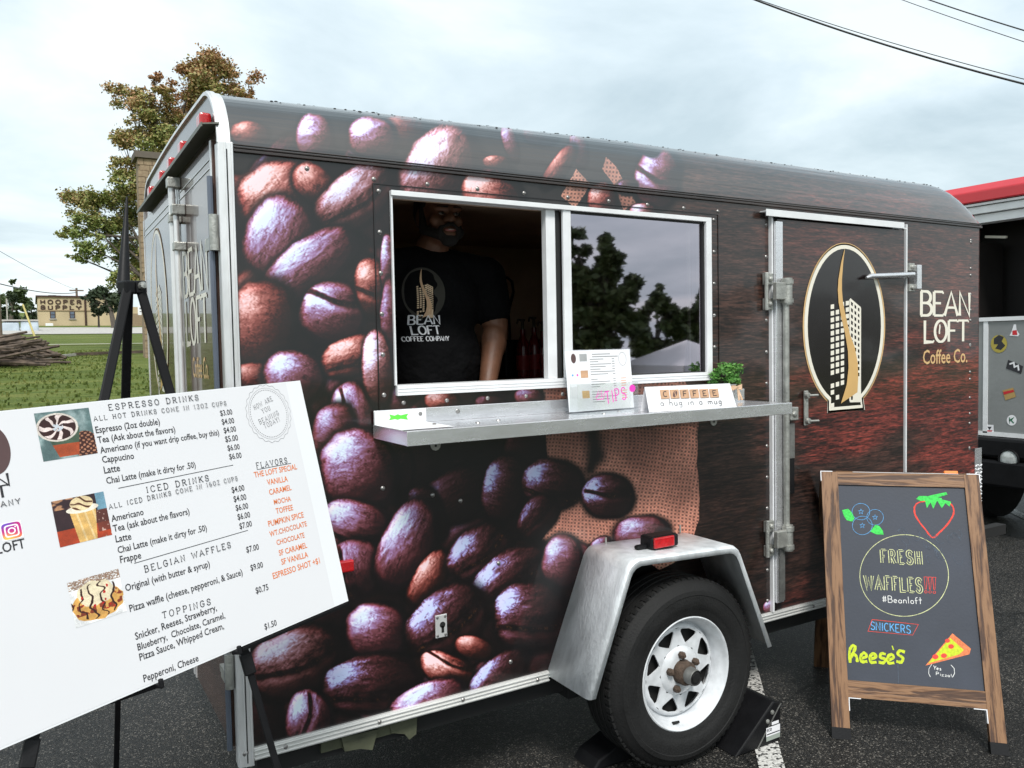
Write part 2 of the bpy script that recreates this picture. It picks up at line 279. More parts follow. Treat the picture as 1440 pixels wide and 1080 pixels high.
# ------------------------------------------------------------------ mesh building
class MB:
    def __init__(s, jit=0): s.v = []; s.f = []; s.uv = {}; s.jit = jit
    def verts(s, pts):
        i = len(s.v); s.v += [tuple(p) for p in pts]; return i
    def face(s, pts, uv=None):
        i = s.verts(pts); s.f.append(tuple(range(i, i + len(pts))))
        if uv: s.uv[len(s.f) - 1] = uv
    def box(s, a, b):
        x0, y0, z0 = a; x1, y1, z1 = b
        s.hexa([(x0, y0, z0), (x1, y0, z0), (x1, y1, z0), (x0, y1, z0), (x0, y0, z1), (x1, y0, z1), (x1, y1, z1), (x0, y1, z1)])
    def hexa(s, p):
        i = s.verts(p)
        for q in ((0, 3, 2, 1), (4, 5, 6, 7), (0, 1, 5, 4), (1, 2, 6, 5), (2, 3, 7, 6), (3, 0, 4, 7)): s.f.append(tuple(i + k for k in q))
    def obox(s, c, ax, ay, az):           # centre and three half-axis vectors
        c = Vector(c); ax = Vector(ax); ay = Vector(ay); az = Vector(az)
        s.hexa([c - ax - ay - az, c + ax - ay - az, c + ax + ay - az, c - ax + ay - az, c - ax - ay + az, c + ax - ay + az, c + ax + ay + az, c - ax + ay + az])
    def bar(s, p, q, w, h, up=(0, 0, 1)):
        p = Vector(p); q = Vector(q); d = (q - p); n = d.normalized(); sd_ = n.cross(Vector(up)).normalized(); u = sd_.cross(n)
        s.obox((p + q) / 2, d / 2, sd_ * w / 2, u * h / 2)
    def tube(s, pts, r, n=10, cap=True):
        pts = [Vector(p) for p in pts]; rs = r if isinstance(r, (list, tuple)) else [r] * len(pts)
        rings = []; ref = None
        for k, p in enumerate(pts):
            d = (pts[min(k + 1, len(pts) - 1)] - pts[max(k - 1, 0)]).normalized()
            if ref is None: ref = d.orthogonal().normalized()
            a = (ref - d * ref.dot(d)).normalized(); ref = a; b = d.cross(a)
            rings.append(s.verts([p + (a * math.cos(2 * PI * j / n) + b * math.sin(2 * PI * j / n)) * rs[k] for j in range(n)]))
        for k in range(len(pts) - 1):
            for j in range(n):
                s.f.append((rings[k] + j, rings[k] + (j + 1) % n, rings[k + 1] + (j + 1) % n, rings[k + 1] + j))
        if cap:
            s.f.append(tuple(rings[0] + j for j in reversed(range(n)))); s.f.append(tuple(rings[-1] + j for j in range(n)))
    def lathe(s, prof, O, axis, n=32, close=False):
        O = Vector(O); ax = Vector(axis).normalized(); a = ax.orthogonal().normalized(); b = ax.cross(a); R = []
        for r, h in prof:
            if r < 1e-6: R.append(('p', s.verts([O + ax * h])))
            else: R.append(('r', s.verts([O + ax * h + (a * math.cos(2 * PI * j / n) + b * math.sin(2 * PI * j / n)) * r for j in range(n)])))
        K = list(zip(R, R[1:])) + ([(R[-1], R[0])] if close else [])
        for (t0, i0), (t1, i1) in K:
            for j in range(n):
                k = (j + 1) % n
                if t0 == 'r' and t1 == 'r': s.f.append((i0 + j, i0 + k, i1 + k, i1 + j))
                elif t0 == 'r': s.f.append((i0 + j, i0 + k, i1))
                elif t1 == 'r': s.f.append((i0, i1 + k, i1 + j))
    def ball(s, c, rx, ry=None, rz=None, n=12, m_=8, rot=None):
        ry = ry or rx; rz = rz or rx; c = Vector(c); rings = []
        tip0 = Vector((0, 0, -rz)); tip1 = Vector((0, 0, rz)); tr = (lambda p: c + (rot @ p if rot else p))
        i0 = s.verts([tr(tip0)])
        for a in range(1, m_):
            th = -PI / 2 + PI * a / m_
            rings.append(s.verts([tr(Vector((rx * math.cos(th) * math.cos(2 * PI * j / n), ry * math.cos(th) * math.sin(2 * PI * j / n), rz * math.sin(th)))) for j in range(n)]))
        i1 = s.verts([tr(tip1)])
        for j in range(n): s.f.append((i0, rings[0] + (j + 1) % n, rings[0] + j)); s.f.append((i1, rings[-1] + j, rings[-1] + (j + 1) % n))
        for a in range(len(rings) - 1):
            for j in range(n): s.f.append((rings[a] + j, rings[a] + (j + 1) % n, rings[a + 1] + (j + 1) % n, rings[a + 1] + j))
    def cap(s, p, q, r1, r2, n=14):       # tapered capsule
        p = Vector(p); q = Vector(q); s.tube([p, q], [r1, r2], n); s.ball(p, r1, n=n); s.ball(q, r2, n=n)
    def prism(s, poly, off):              # poly: 3-D points in a plane, off: extrusion vector
        off = Vector(off); n = len(poly); a = s.verts(poly); b = s.verts([Vector(p) + off for p in poly])
        s.f.append(tuple(range(a, a + n))); s.f.append(tuple(b + n - 1 - k for k in range(n)))
        for k in range(n): s.f.append((a + k, b + k, b + (k + 1) % n, a + (k + 1) % n))
    def ribbon(s, pts, w, fn, off=0.0, closed=False, thin=None):   # pts 2-D; fn(a,b,off)->3-D
        P_ = [np.array(p, float) for p in pts]; n = len(P_); L = []; R_ = []
        def nd(d): l = math.hypot(*d); return d / l if l > 1e-12 else np.array([1.0, 0])
        for k in range(n):
            d0 = nd(P_[k] - P_[k - 1]) if (k or closed) else None
            d1 = nd(P_[(k + 1) % n] - P_[k]) if (k < n - 1 or closed) else None
            d = d0 if d1 is None else d1 if d0 is None else nd(d0 + d1)
            ww = w if thin is None else (thin + (w - thin) * abs(d[1]) ** .9)
            if s.jit: ww *= random.uniform(1 - s.jit, 1 + s.jit)
            mi = 1.0 if (d0 is None or d1 is None) else min(1.6, 1 / max(.4, float(d0 @ d) if True else 1))
            nn = np.array([-d[1], d[0]]) * ww / 2 * mi
            L.append(P_[k] + nn); R_.append(P_[k] - nn)
        i = s.verts([fn(a[0], a[1], off) for a in R_] + [fn(a[0], a[1], off) for a in L])
        for k in range(n if closed else n - 1):
            k2 = (k + 1) % n; s.f.append((i + k, i + k2, i + n + k2, i + n + k))
    def poly2(s, pts, fn, off): s.face([fn(a, b, off) for a, b in pts])

def tag(o, label=None, cat=None, group=None, kind=None):
    if label: o['label'] = label
    if cat: o['category'] = cat
    if group: o['group'] = group
    if kind: o['kind'] = kind
    return o
ORG = {}
def empty(name, loc, label, cat, group=None):
    o = bpy.data.objects.new(name, None); COL.objects.link(o); o.location = loc; ORG[o.name] = Vector(loc); o.empty_display_size = .1
    return tag(o, label, cat, group)
def obj(name, mb, material, parent=None, smooth=False, bevel=0, origin=None, mods=None, label=None, kind=None, solid=0, weld=False):
    if isinstance(mb, MB):
        org = ORG[parent.name] if parent is not None else Vector(origin or (0, 0, 0))
        me = bpy.data.meshes.new(name)
        me.from_pydata([(x - org.x, y - org.y, z - org.z) for x, y, z in mb.v], [], mb.f)
        if mb.uv:
            ul = me.uv_layers.new(name='UVMap')
            for p in me.polygons:
                if p.index in mb.uv:
                    for li, c in zip(p.loop_indices, mb.uv[p.index]): ul.data[li].uv = c
    else: me = mb; org = ORG[parent.name] if parent is not None else Vector(origin or (0, 0, 0))
    if weld or smooth or bevel:
        bm = bmesh.new(); bm.from_mesh(me); bmesh.ops.remove_doubles(bm, verts=bm.verts, dist=1e-5)
        if not mb.uv if isinstance(mb, MB) else True: bmesh.ops.recalc_face_normals(bm, faces=bm.faces)
        bm.to_mesh(me); bm.free()
    if smooth:
        me.shade_smooth() if hasattr(me, 'shade_smooth') else None
        for p in me.polygons: p.use_smooth = True
        if smooth != 'all':
            try: me.set_sharp_from_angle(angle=math.radians(38))
            except Exception: pass
    me.materials.append(material)
    o = bpy.data.objects.new(name, me); COL.objects.link(o); o.parent = parent
    if parent is None: o.location = org
    ORG[o.name] = org
    if bevel:
        b = o.modifiers.new('bevel', 'BEVEL'); b.width = bevel; b.segments = 2; b.limit_method = 'ANGLE'; b.angle_limit = math.radians(40)
    if solid:
        b = o.modifiers.new('solid', 'SOLIDIFY'); b.thickness = solid
    return tag(o, label=label, kind=kind)
def inst(src, parent, delta):            # a copy of a part that shares its mesh, moved by delta
    c = src.copy(); COL.objects.link(c); c.parent = parent; c.location = Vector(src.location) + Vector(delta); ORG[c.name] = ORG[src.name] + Vector(delta); return c
def copy_thing(o, loc, rotz=0, scale=1, label=None):
    c = o.copy(); COL.objects.link(c); c.location = loc; c.rotation_euler = (0, 0, rotz); c.scale = (scale,) * 3; ORG[c.name] = Vector(loc)
    if label: c['label'] = label
    for ch in list(o.children):
        d = ch.copy(); COL.objects.link(d); d.parent = c
    return c

# ------------------------------------------------------------------ lettering
def arc(cx, cy, rx, ry, a0, a1, n=9):
    return [(cx + rx * math.cos(math.radians(a0 + (a1 - a0) * k / n)), cy + ry * math.sin(math.radians(a0 + (a1 - a0) * k / n))) for k in range(n + 1)]
GL = {
 'A': (.74, [[(0, 0), (.37, 1), (.74, 0)], [(.13, .34), (.61, .34)]]),
 'B': (.62, [[(.06, 0), (.06, 1)], [(.06, 1)] + arc(.32, .76, .24, .24, 90, -90) + [(.06, .52)], [(.06, .52)] + arc(.34, .26, .28, .26, 90, -90) + [(.06, 0)]]),
 'C': (.66, [arc(.36, .5, .34, .5, 50, 310, 16)]),
 'D': (.66, [[(.06, 0), (.06, 1)], [(.06, 1)] + arc(.26, .5, .38, .5, 90, -90, 14) + [(.06, 0)]]),
 'E': (.58, [[(.06, 0), (.06, 1)], [(.06, 1), (.56, 1)], [(.06, .52), (.44, .52)], [(.06, 0), (.58, 0)]]),
 'F': (.56, [[(.06, 0), (.06, 1)], [(.06, 1), (.56, 1)], [(.06, .52), (.44, .52)]]),
 'G': (.70, [arc(.36, .5, .34, .5, 50, 340, 16) + [(.68, .45), (.42, .45)]]),
 'H': (.66, [[(.06, 0), (.06, 1)], [(.6, 0), (.6, 1)], [(.06, .52), (.6, .52)]]),
 'I': (.20, [[(.1, 0), (.1, 1)]]),
 'K': (.66, [[(.06, 0), (.06, 1)], [(.62, 1), (.08, .42)], [(.24, .58), (.64, 0)]]),
 'L': (.56, [[(.06, 1), (.06, 0), (.56, 0)]]),
 'M': (.84, [[(.06, 0), (.06, 1), (.42, .3), (.78, 1), (.78, 0)]]),
 'N': (.68, [[(.06, 0), (.06, 1), (.62, 0), (.62, 1)]]),
 'O': (.72, [arc(.36, .5, .34, .5, 90, 450, 20)]),
 'P': (.60, [[(.06, 0), (.06, 1)], [(.06, 1)] + arc(.32, .74, .26, .26, 90, -90) + [(.06, .48)]]),
 'R': (.66, [[(.06, 0), (.06, 1)], [(.06, 1)] + arc(.32, .75, .25, .25, 90, -90) + [(.06, .5)], [(.3, .5), (.62, 0)]]),
 'S': (.60, [arc(.31, .75, .25, .25, 20, 270, 12) + arc(.30, .25, .27, .25, 90, -160, 12)[1:]]),
 'T': (.62, [[(.31, 0), (.31, 1)], [(.0, 1), (.62, 1)]]),
 'U': (.66, [[(.06, 1), (.06, .3)] + arc(.33, .27, .27, .27, 180, 360)[1:-1] + [(.6, .3), (.6, 1)]]),
 'V': (.70, [[(0, 1), (.35, 0), (.7, 1)]]),
 'W': (.96, [[(0, 1), (.22, 0), (.48, .8), (.74, 0), (.96, 1)]]),
 'Y': (.66, [[(0, 1), (.33, .45), (.33, 0)], [(.33, .45), (.66, 1)]]),
 'Z': (.6, [[(.02, 1), (.58, 1), (.02, 0), (.6, 0)]]),
 '1': (.36, [[(.04, .8), (.2, 1), (.2, 0)]]), '2': (.56, [arc(.28, .72, .25, .28, 170, -30, 10) + [(.03, 0), (.56, 0)]]),
 '6': (.58, [arc(.31, .5, .27, .5, 60, 180, 8) + arc(.3, .28, .26, .28, 180, 540, 16)[1:]]), '0': (.6, [arc(.3, .5, .28, .5, 90, 450, 18)]),
 '!': (.16, [[(.08, 1), (.08, .3)], [(.08, .1), (.08, 0)]]), ' ': (.4, []), '.': (.12, [[(.06, .08), (.06, 0)]]),
 '#': (.7, [[(.1, .3), (.66, .34)], [(.06, .62), (.62, .66)], [(.2, .05), (.3, .95)], [(.42, .05), (.52, .95)]]),
 'a': (.5, [arc(.24, .26, .2, .25, 60, 400, 12), [(.44, .5), (.45, .02)]]), 'e': (.5, [[(.06, .27), (.44, .3)] + arc(.25, .27, .2, .25, 15, 320, 12)]),
 'n': (.5, [[(.06, 0), (.06, .5)], [(.06, .35)] + arc(.24, .32, .18, .18, 150, 0, 6) + [(.43, 0)]]), 'l': (.2, [[(.1, 0), (.1, 1)]]),
 'o': (.5, [arc(.25, .26, .2, .25, 90, 450, 12)]), 'f': (.4, [arc(.3, .8, .16, .18, 60, 180, 5) + [(.14, 0)], [(0, .5), (.34, .52)]]),
 't': (.4, [[(.2, 1), (.18, 0)], [(0, .6), (.4, .62)]]), 's': (.42, [arc(.22, .38, .15, .13, 30, 270, 8) + arc(.2, .13, .16, .13, 90, -150, 8)[1:]]),
 'h': (.5, [[(.06, 0), (.06, 1)], [(.06, .35)] + arc(.24, .32, .18, .18, 150, 0, 6) + [(.43, 0)]]), 'u': (.5, [[(.06, .5), (.06, .18)] + arc(.24, .18, .18, .17, 180, 360, 6) + [(.42, .5)], [(.43, .5), (.45, 0)]]),
 'g': (.5, [arc(.24, .28, .19, .22, 60, 400, 12), [(.43, .5), (.43, -.1)] + arc(.24, -.12, .19, .17, 0, -150, 6)]), 'i': (.2, [[(.1, 0), (.1, .5)], [(.1, .72), (.1, .8)]]),
 'm': (.76, [[(.06, 0), (.06, .5)], [(.06, .35)] + arc(.22, .34, .15, .16, 150, 0, 5) + [(.38, 0)], [(.38, .35)] + arc(.53, .34, .15, .16, 150, 0, 5) + [(.69, 0)]]),
 'r': (.36, [[(.06, 0), (.06, .5)], arc(.24, .3, .17, .2, 160, 50, 5)]), 'z': (.44, [[(.03, .5), (.4, .5), (.03, 0), (.42, 0)]]),
 "'": (.14, [[(.08, 1), (.04, .8)]]), '(': (.3, [arc(.32, .45, .26, .65, 130, 230, 8)]), ')': (.3, [arc(-.02, .45, .26, .65, 50, -50, 8)]),
 'p': (.5, [[(.06, -.3), (.06, .5)], arc(.26, .26, .19, .24, 150, -150, 12)]),
}
def stroke_text(mb, fr, text, s, e=None, cap=None, w=.12, thin=None, serif=0, gap=.16, off=.001, fn=None, wob=0, capscale=1.0):
    """s,e: 2-D baseline start/end in the frame; cap: capital height. Writes to mb."""
    tot = sum(GL[c][0] for c in text) + gap * (len(text) - 1)
    s = np.array(s, float)
    if e is not None:
        e = np.array(e, float); d = e - s; L = math.hypot(*d); d /= L; sx = L / tot
    else: d = np.array([1.0, 0]); sx = cap
    sy = cap if cap else sx * capscale
    nrm = np.array([-d[1], d[0]]); x = 0; k = 0; fn = fn or fr.T
    for c in text:
        wd, strokes = GL[c]; jx = random.uniform(-wob, wob); jy = random.uniform(-wob, wob)
        tr = lambda p: tuple(s + d * (x + p[0] + jx) * sx + nrm * (p[1] + jy) * sy)
        for st in strokes:
            closed = len(st) > 8 and math.hypot(st[0][0] - st[-1][0], st[0][1] - st[-1][1]) < .01
            pts = [tr(p) for p in (st[:-1] if closed else st)]
            k += 1
            ww = w * sy; tt = (thin if thin is not None else w) * sy
            if thin is not None:   # rotate into text-aligned frame for contrast
                mb.ribbon([((p[0] - s[0]) * d[0] + (p[1] - s[1]) * d[1], (p[0] - s[0]) * nrm[0] + (p[1] - s[1]) * nrm[1]) for p in pts], ww,
                          lambda a, b, o_: fn(*(s + d * a + nrm * b), o_), off + k * 2e-5, closed, tt)
            else: mb.ribbon(pts, ww, fn, off + k * 2e-5, closed)
            if serif and not closed:
                for i0, i1 in ((0, 1), (-1, -2)):
                    p, q = st[i0], st[i1]
                    if not (abs(p[1]) < .03 or abs(p[1] - 1) < .03 or abs(p[1] - .5) < .04 and c.islower()): 
                        if c not in 'CGS': continue
                    vert = abs(p[1] - q[1]) > abs(p[0] - q[0]) * .6
                    k += 1
                    if vert or c in 'AKVWXYMNR': a, b_ = (p[0] - serif, p[1]), (p[0] + serif, p[1])
                    else:
                        if c == 'T' or c in 'EFLZ2': a, b_ = (p[0], p[1] - (serif * 1.3 if p[1] > .5 else 0)), (p[0], p[1] + (0 if p[1] > .5 else serif * 1.3))
                        else: a, b_ = (p[0], p[1] - serif), (p[0], p[1] + serif)
                    inw = .5 * (thin or w) * (1 if p[1] < .5 else -1) if (vert or c in 'AKVWXYMNR') else 0
                    mb.ribbon([tr((a[0], a[1] + inw)), tr((b_[0], b_[1] + inw))], tt if (vert or True) else ww, fn, off + k * 2e-5)
        x += wd + gap
_TC = {}
def sans_mesh(text):
    if text in _TC: return _TC[text]
    c = bpy.data.curves.new('txt', 'FONT'); c.body = text; c.resolution_u = 2; c.size = 1; c.offset = .012
    o = bpy.data.objects.new('txt', c); COL.objects.link(o)
    me = bpy.data.meshes.new_from_object(o.evaluated_get(bpy.context.evaluated_depsgraph_get()))
    v = [tuple(x.co) for x in me.vertices]; f = [tuple(p.vertices) for p in me.polygons]
    bpy.data.objects.remove(o); bpy.data.curves.remove(c); bpy.data.meshes.remove(me)
    _TC[text] = (v, f, min(p[0] for p in v), max(p[0] for p in v)); return _TC[text]
def sans(mb, fr, text, s, e, off=.001, vs=1.22, fn=None, bold=0):
    v, f, x0, x1 = sans_mesh(text); s = np.array(s, float); e = np.array(e, float); d = e - s; L = math.hypot(*d); d /= L; n = np.array([-d[1], d[0]]); k = L / (x1 - x0); fn = fn or fr.T
    i = mb.verts([fn(*(s + d * (p[0] - x0) * k + n * p[1] * k * vs), off) for p in v]); mb.f += [tuple(i + a for a in q) for q in f]

# the shop's emblem: oval, tower of windows and rising curl, in a frame; (cx,cy) centre, (hw,hh) half sizes
def emblem(parent, fn, cx, cy, hw, hh, mats, ring=True, base=.0010, step=.0006, names=('emblem_disc', 'emblem_ring', 'emblem_tower', 'emblem_curl')):
    q = lambda x, y: (cx + (x - 427) / 193 * hw, cy + (600 - y) / 385 * hh)
    def oval(k, n=56):
        pts = []
        for i in range(n):
            a = 2 * PI * i / n; x, y = math.cos(a) * k, math.sin(a) * k
            y = max(y, -.985 * k)
            pts.append((cx + x * hw, cy + y * hh))
        return pts
    def outline(g):
        pts = []
        for i in range(49):
            a = math.radians(-65 + 310 * i / 48); pts.append((cx + math.cos(a) * hw * (1 + g), cy + math.sin(a) * hh * (1 + g * .5)))
        pts.append(q(345 - 60 * g, 1000 + 130 * g)); pts.append(q(515 + 60 * g, 1000 + 130 * g)); return pts
    disc, rg, tw, cl = MB(), MB(), MB(), MB()
    o_ = outline(0 if ring else 0); ctr = fn(cx, cy, base)
    i0 = disc.verts([ctr] + [fn(a, b, base) for a, b in o_]); n = len(o_)
    for k in range(n): disc.f.append((i0, i0 + 1 + k, i0 + 1 + (k + 1) % n))
    obj(names[0], disc, mats[0], parent)
    if ring:
        rg.ribbon(outline(-.035), hw * .085, fn, base + step, True); obj(names[1], rg, mats[1], parent)
        r3 = MB(); r3.ribbon(outline(.02), hw * .035, fn, base + step, True); obj(names[1], r3, mats[2], parent)
    hole = {(0, 10), (0, 13), (1, 0), (0, 14), (0, 15), (1, 13), (1, 15), (2, 13), (2, 15), (2, 14), (0, 11), (3, 14), (3, 15), (3, 13), (1, 11), (2, 1)}
    for c in range(4):
        for r in range(16):
            if (c, r) in hole and not (c == 0 and r in (15, 13, 10)): continue
            x = 355 + c * 24; y = 497 - c * 6 + r * 31
            if c == 3 and 5 < r: continue
            tw.poly2([q(x, y + 24), q(x + 16, y + 21), q(x + 16, y), q(x, y + 3)], fn, base + step * 2)
    # right face of the tower: lattice between windows
    def rt(u, v): return q(447 + 53 * u, (472 + 43 * u) + v * (488 - 40 * u + 0))
    for u in (0, .32, .64, .94): tw.ribbon([rt(u + .03, 0), rt(u + .03, 1)], hw * .042, fn, base + step * 2.3)
    for k in range(17): tw.ribbon([rt(0, k / 16), rt(1, k / 16)], hw * .040, fn, base + step * 2.6)
    tw.poly2([rt(.3, .75), rt(1, .75), rt(1, 1), rt(.3, 1)], fn, base + step * 2.9)
    obj(names[2], tw, mats[1] if len(mats) < 5 else mats[4], parent)
    Lf = [(420, 238), (404, 300), (391, 380), (388, 430), (392, 490), (405, 560), (424, 640), (437, 720), (440, 800), (431, 880), (403, 968)]
    Rt = [(422, 238), (414, 300), (408, 380), (408, 430), (413, 490), (428, 560), (447, 640), (470, 700), (486, 780), (488, 850), (484, 920), (490, 968)]
    i0 = cl.verts([fn(*q(*p), base + step * 3.4) for p in Lf] + [fn(*q(*p), base + step * 3.4) for p in Rt[:len(Lf)]])
    n = len(Lf)
    for k in range(n - 1): cl.f.append((i0 + k, i0 + k + 1, i0 + n + k + 1, i0 + n + k))
    obj(names[3], cl, mats[3], parent)

# ------------------------------------------------------------------ printed vinyl wrap (a printed photograph of beans, a sack and timber)
_tab = np.random.default_rng(3).random((256, 256))
def vn(x, y):
    xi = np.floor(x).astype(int); yi = np.floor(y).astype(int); fx = x - xi; fy = y - yi
    fx = fx * fx * (3 - 2 * fx); fy = fy * fy * (3 - 2 * fy); a = xi & 255; b = yi & 255; a1 = (a + 1) & 255; b1 = (b + 1) & 255
    return (_tab[a, b] * (1 - fx) + _tab[a1, b] * fx) * (1 - fy) + (_tab[a, b1] * (1 - fx) + _tab[a1, b1] * fx) * fy
def fbm(x, y, o=4, g=.5):
    s = 0; a = 1; t = 0
    for k in range(o): s = s + a * vn(x * 2 ** k + 17.3 * k, y * 2 ** k + 9.1 * k); t += a; a *= g
    return s / t
def sst(a, b, x): t = np.clip((x - a) / (b - a), 0, 1); return t * t * (3 - 2 * t)
def inpoly(poly, X, Y):
    r = np.zeros(X.shape, bool); n = len(poly)
    for i in range(n):
        x0, y0 = poly[i]; x1, y1 = poly[(i + 1) % n]
        c = (y0 > Y) != (y1 > Y); r ^= c & (X < (x1 - x0) * (Y - y0) / (y1 - y0 + 1e-9) + x0)
    return r
ZG = 2.10; RR = .20; LEN = 3.75; S0 = .36; S1 = 2.86; WIDE = 1.72
def roof_pt(s):                     # arc length above the gutter -> (y, z)
    if s < RR * PI / 2: a = s / RR; return RR * (1 - math.cos(a)), ZG + RR * math.sin(a)
    t = (s - RR * PI / 2); return RR + t, ZG + RR + .015 * math.sin(min(1, t / .7) * PI / 2)
def paint_wrap():
    W, H = 1900, 1250
    X, S = np.meshgrid((np.arange(W) + .5) / W * LEN, S0 + (np.arange(H) + .5) / H * (S1 - S0))
    y = np.zeros_like(X); z = S.copy(); up = S > ZG
    rp = np.array([roof_pt(max(0, s - ZG)) for s in S[:, 0]]); y = np.where(up, rp[:, 0][:, None], 0); z = np.where(up, rp[:, 1][:, None], S)
    d = [X - CAM.x, y - CAM.y, z - CAM.z]
    dep = d[0] * FW.x + d[1] * FW.y + d[2] * FW.z
    U = 720 + F * (d[0] * RT.x + d[1] * RT.y + d[2] * RT.z) / dep; V = 540 - F * (d[0] * UP.x + d[1] * UP.y + d[2] * UP.z) / dep
    # timber ground
    g1 = fbm(X * 16, S * 190, 4, .65); g2 = fbm(X * 1.1 + 3, S * 4.2 - X * .35, 4); g3 = fbm(X * 45, S * 430, 2); g4 = fbm(X * 3.2, S * 22, 3)
    red = sst(.46, .66, g2) * sst(1020, 1160, U) * (.35 + .65 * sst(430, 560, V + (U - 1100) * .1)) 
    bd = np.array([.20, .138, .118]); rd = np.array([.37, .165, .14])
    img = bd + (rd - bd) * red[..., None]
    gr = (g1 - .5) * 1.25 + (g3 - .5) * .8 + (g4 - .5) * .6
    img = img * np.clip(1 + gr * 1.5, .25, 2.0)[..., None]
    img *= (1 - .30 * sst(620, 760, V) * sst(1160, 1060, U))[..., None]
    # dark field behind the beans: paler reflected haze and under-lit bottom painted in
    bgm = sst(975, 905, U) 
    bgc = np.stack([.085 + .05 * sst(600, 250, V), .07 + .05 * sst(600, 250, V), .065 + .05 * sst(600, 250, V)], -1) * (.5 + .8 * fbm(U / 60, V / 60, 3))[..., None]
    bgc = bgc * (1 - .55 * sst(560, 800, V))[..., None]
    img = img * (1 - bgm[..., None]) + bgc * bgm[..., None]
    # burlap
    def burlap(poly, shade=1.0, folds=()):
        xs = [p[0] for p in poly]; ys = [p[1] for p in poly]
        idx = np.nonzero((U > min(xs) - 8) & (U < max(xs) + 8) & (V > min(ys) - 8) & (V < max(ys) + 8))
        u, v_ = U[idx], V[idx]; wu = u + 5 * (fbm(u / 30, v_ / 30, 2) - .5); wv = v_ + 5 * (fbm(u / 30 + 50, v_ / 30, 2) - .5)
        k = inpoly(poly, wu + 2, wv)
        a = 2 * PI / 5.0; px_, py_ = (wu + .12 * wv + 10 * fbm(u / 90, v_ / 90, 2)) * a, (wv - .10 * wu + 10 * fbm(u / 90 + 9, v_ / 90, 2)) * a
        t1 = .5 + .5 * np.sin(px_); t2 = .5 + .5 * np.sin(py_); th = 1 - .95 * ((1 - t1) * (1 - t2)) ** 1.1 - .18 * t1 * t2
        th = th * (.75 + .5 * fbm(u / 3, v_ / 3, 2))
        hue = fbm(u / 50, v_ / 50, 3); c = np.stack([.92 + .16 * (hue - .5), .64 + .16 * (hue - .5), .55 + .14 * (hue - .5)], -1)
        sh = .70 + .75 * (fbm(u / 60, v_ / 100, 3) - .32) + .18 * sst(620, 760, v_)
        for (x0, y0, x1, y1, wd) in folds:
            L2 = (x1 - x0) ** 2 + (y1 - y0) ** 2; tt = np.clip(((u - x0) * (x1 - x0) + (v_ - y0) * (y1 - y0)) / L2, 0, 1)
            dd = np.hypot(u - x0 - tt * (x1 - x0), v_ - y0 - tt * (y1 - y0)); sh = sh * (1 - .85 * np.exp(-(dd / wd) ** 2))
        col = c * (.34 + .66 * th)[:, None] * (sh * shade)[:, None]
        kk = k.astype(float)[:, None]; img[idx] = img[idx] * (1 - kk) + col * kk
    burlap([(768, 600), (772, 650), (800, 705), (757, 770), (762, 800), (800, 775), (880, 772), (930, 800), (970, 780), (986, 730), (987, 690), (981, 650), (984, 596), (900, 585), (780, 590)], 1, [(832, 596, 838, 640, 12), (838, 640, 830, 660, 8), (985, 600, 990, 740, 4)])
    burlap([(766, 548), (790, 540), (860, 530), (960, 528), (985, 560), (984, 600), (770, 606)], .75)
    burlap([(812, 238), (832, 258), (812, 292), (790, 276)], .95); burlap([(856, 226), (872, 240), (897, 286), (880, 298), (868, 262), (850, 240)], .95)
    ramps = {  # colour of the printed bean from shade to shine
        'l': [(.05, .02, .03), (.25, .11, .12), (.47, .27, .31), (.62, .47, .64), (.80, .77, .93), (.90, .95, 1)],
        'p': [(.05, .02, .02), (.24, .12, .11), (.48, .29, .29), (.68, .50, .54), (.84, .78, .90), (.94, .94, 1)],
        'r': [(.05, .02, .015), (.24, .09, .07), (.50, .25, .22), (.70, .43, .40), (.92, .70, .68), (1, .88, .9)],
        'd': [(.035, .012, .015), (.15, .065, .065), (.28, .14, .15), (.44, .27, .33), (.62, .56, .80), (.82, .86, 1)]}
    def bean(cx, cy, a, b, ang, kind='l', gain=1.0, crease=None, soft=.04, wr=1.0, L=(-.5, -.55, .67), cut=0):
        R = max(a, b) * 1.4; idx = np.nonzero((np.abs(U - cx) < R) & (np.abs(V - cy) < R))
        if not len(idx[0]): return
        u, v_ = U[idx] - cx, V[idx] - cy; th = math.radians(ang); c, s = math.cos(th), math.sin(th); a *= 1.08; b *= 1.12; u = u - 2.0; v_ = v_ - 2.0
        if kind == 'd': L = (-.72, -.42, .55)
        sd_ = cx * .37 + cy * .11
        wob = (fbm(u / 26 + sd_, v_ / 26 + sd_, 2) - .5)
        p = (u * c + v_ * s) / a; q = (-u * s + v_ * c) / b; q = q + .10 * (1 - p * p) * (1 if (int(cx) % 2) else -1) * .6
        r = (np.abs(p) ** 2.25 + np.abs(q) ** 2.25) ** (1 / 2.25) * (1 + .16 * wob)
        mask = sst(1 + soft, 1 - soft, r)
        # soft dark gap round the bean
        occ = 1 - .62 * np.exp(-((np.clip(r, 1, 2) - 1) / .11) ** 2) * (r > .97)
        nz = np.sqrt(np.clip(1 - np.clip(r, 0, 1) ** 2, 0, 1)); nx = p * c - q * s; ny = p * s + q * c
        fx = u / 10 + sd_; fy = v_ / 10 - sd_
        pa, qa = (u * c + v_ * s), (-u * s + v_ * c)
        wn = fbm(pa / 17 + sd_, qa / 8 + sd_, 4, .6); rid = 1 - np.abs(2 * fbm(pa / 13 - sd_, qa / 9 + 5, 4, .6) - 1); cr_ = np.clip((rid - .88) / .12, 0, 1)
        fine = fbm(u / 3.2, v_ / 3.2, 3, .65)
        nl = math.sqrt(sum(k * k for k in L)); lit = (nx * L[0] + ny * L[1] + nz * L[2]) / nl
        lit = np.clip(lit, 0, 1); t = .07 + (.50 if kind == 'd' else .66) * lit ** 1.7 + (.40 if kind == 'd' else .32) * lit ** 9
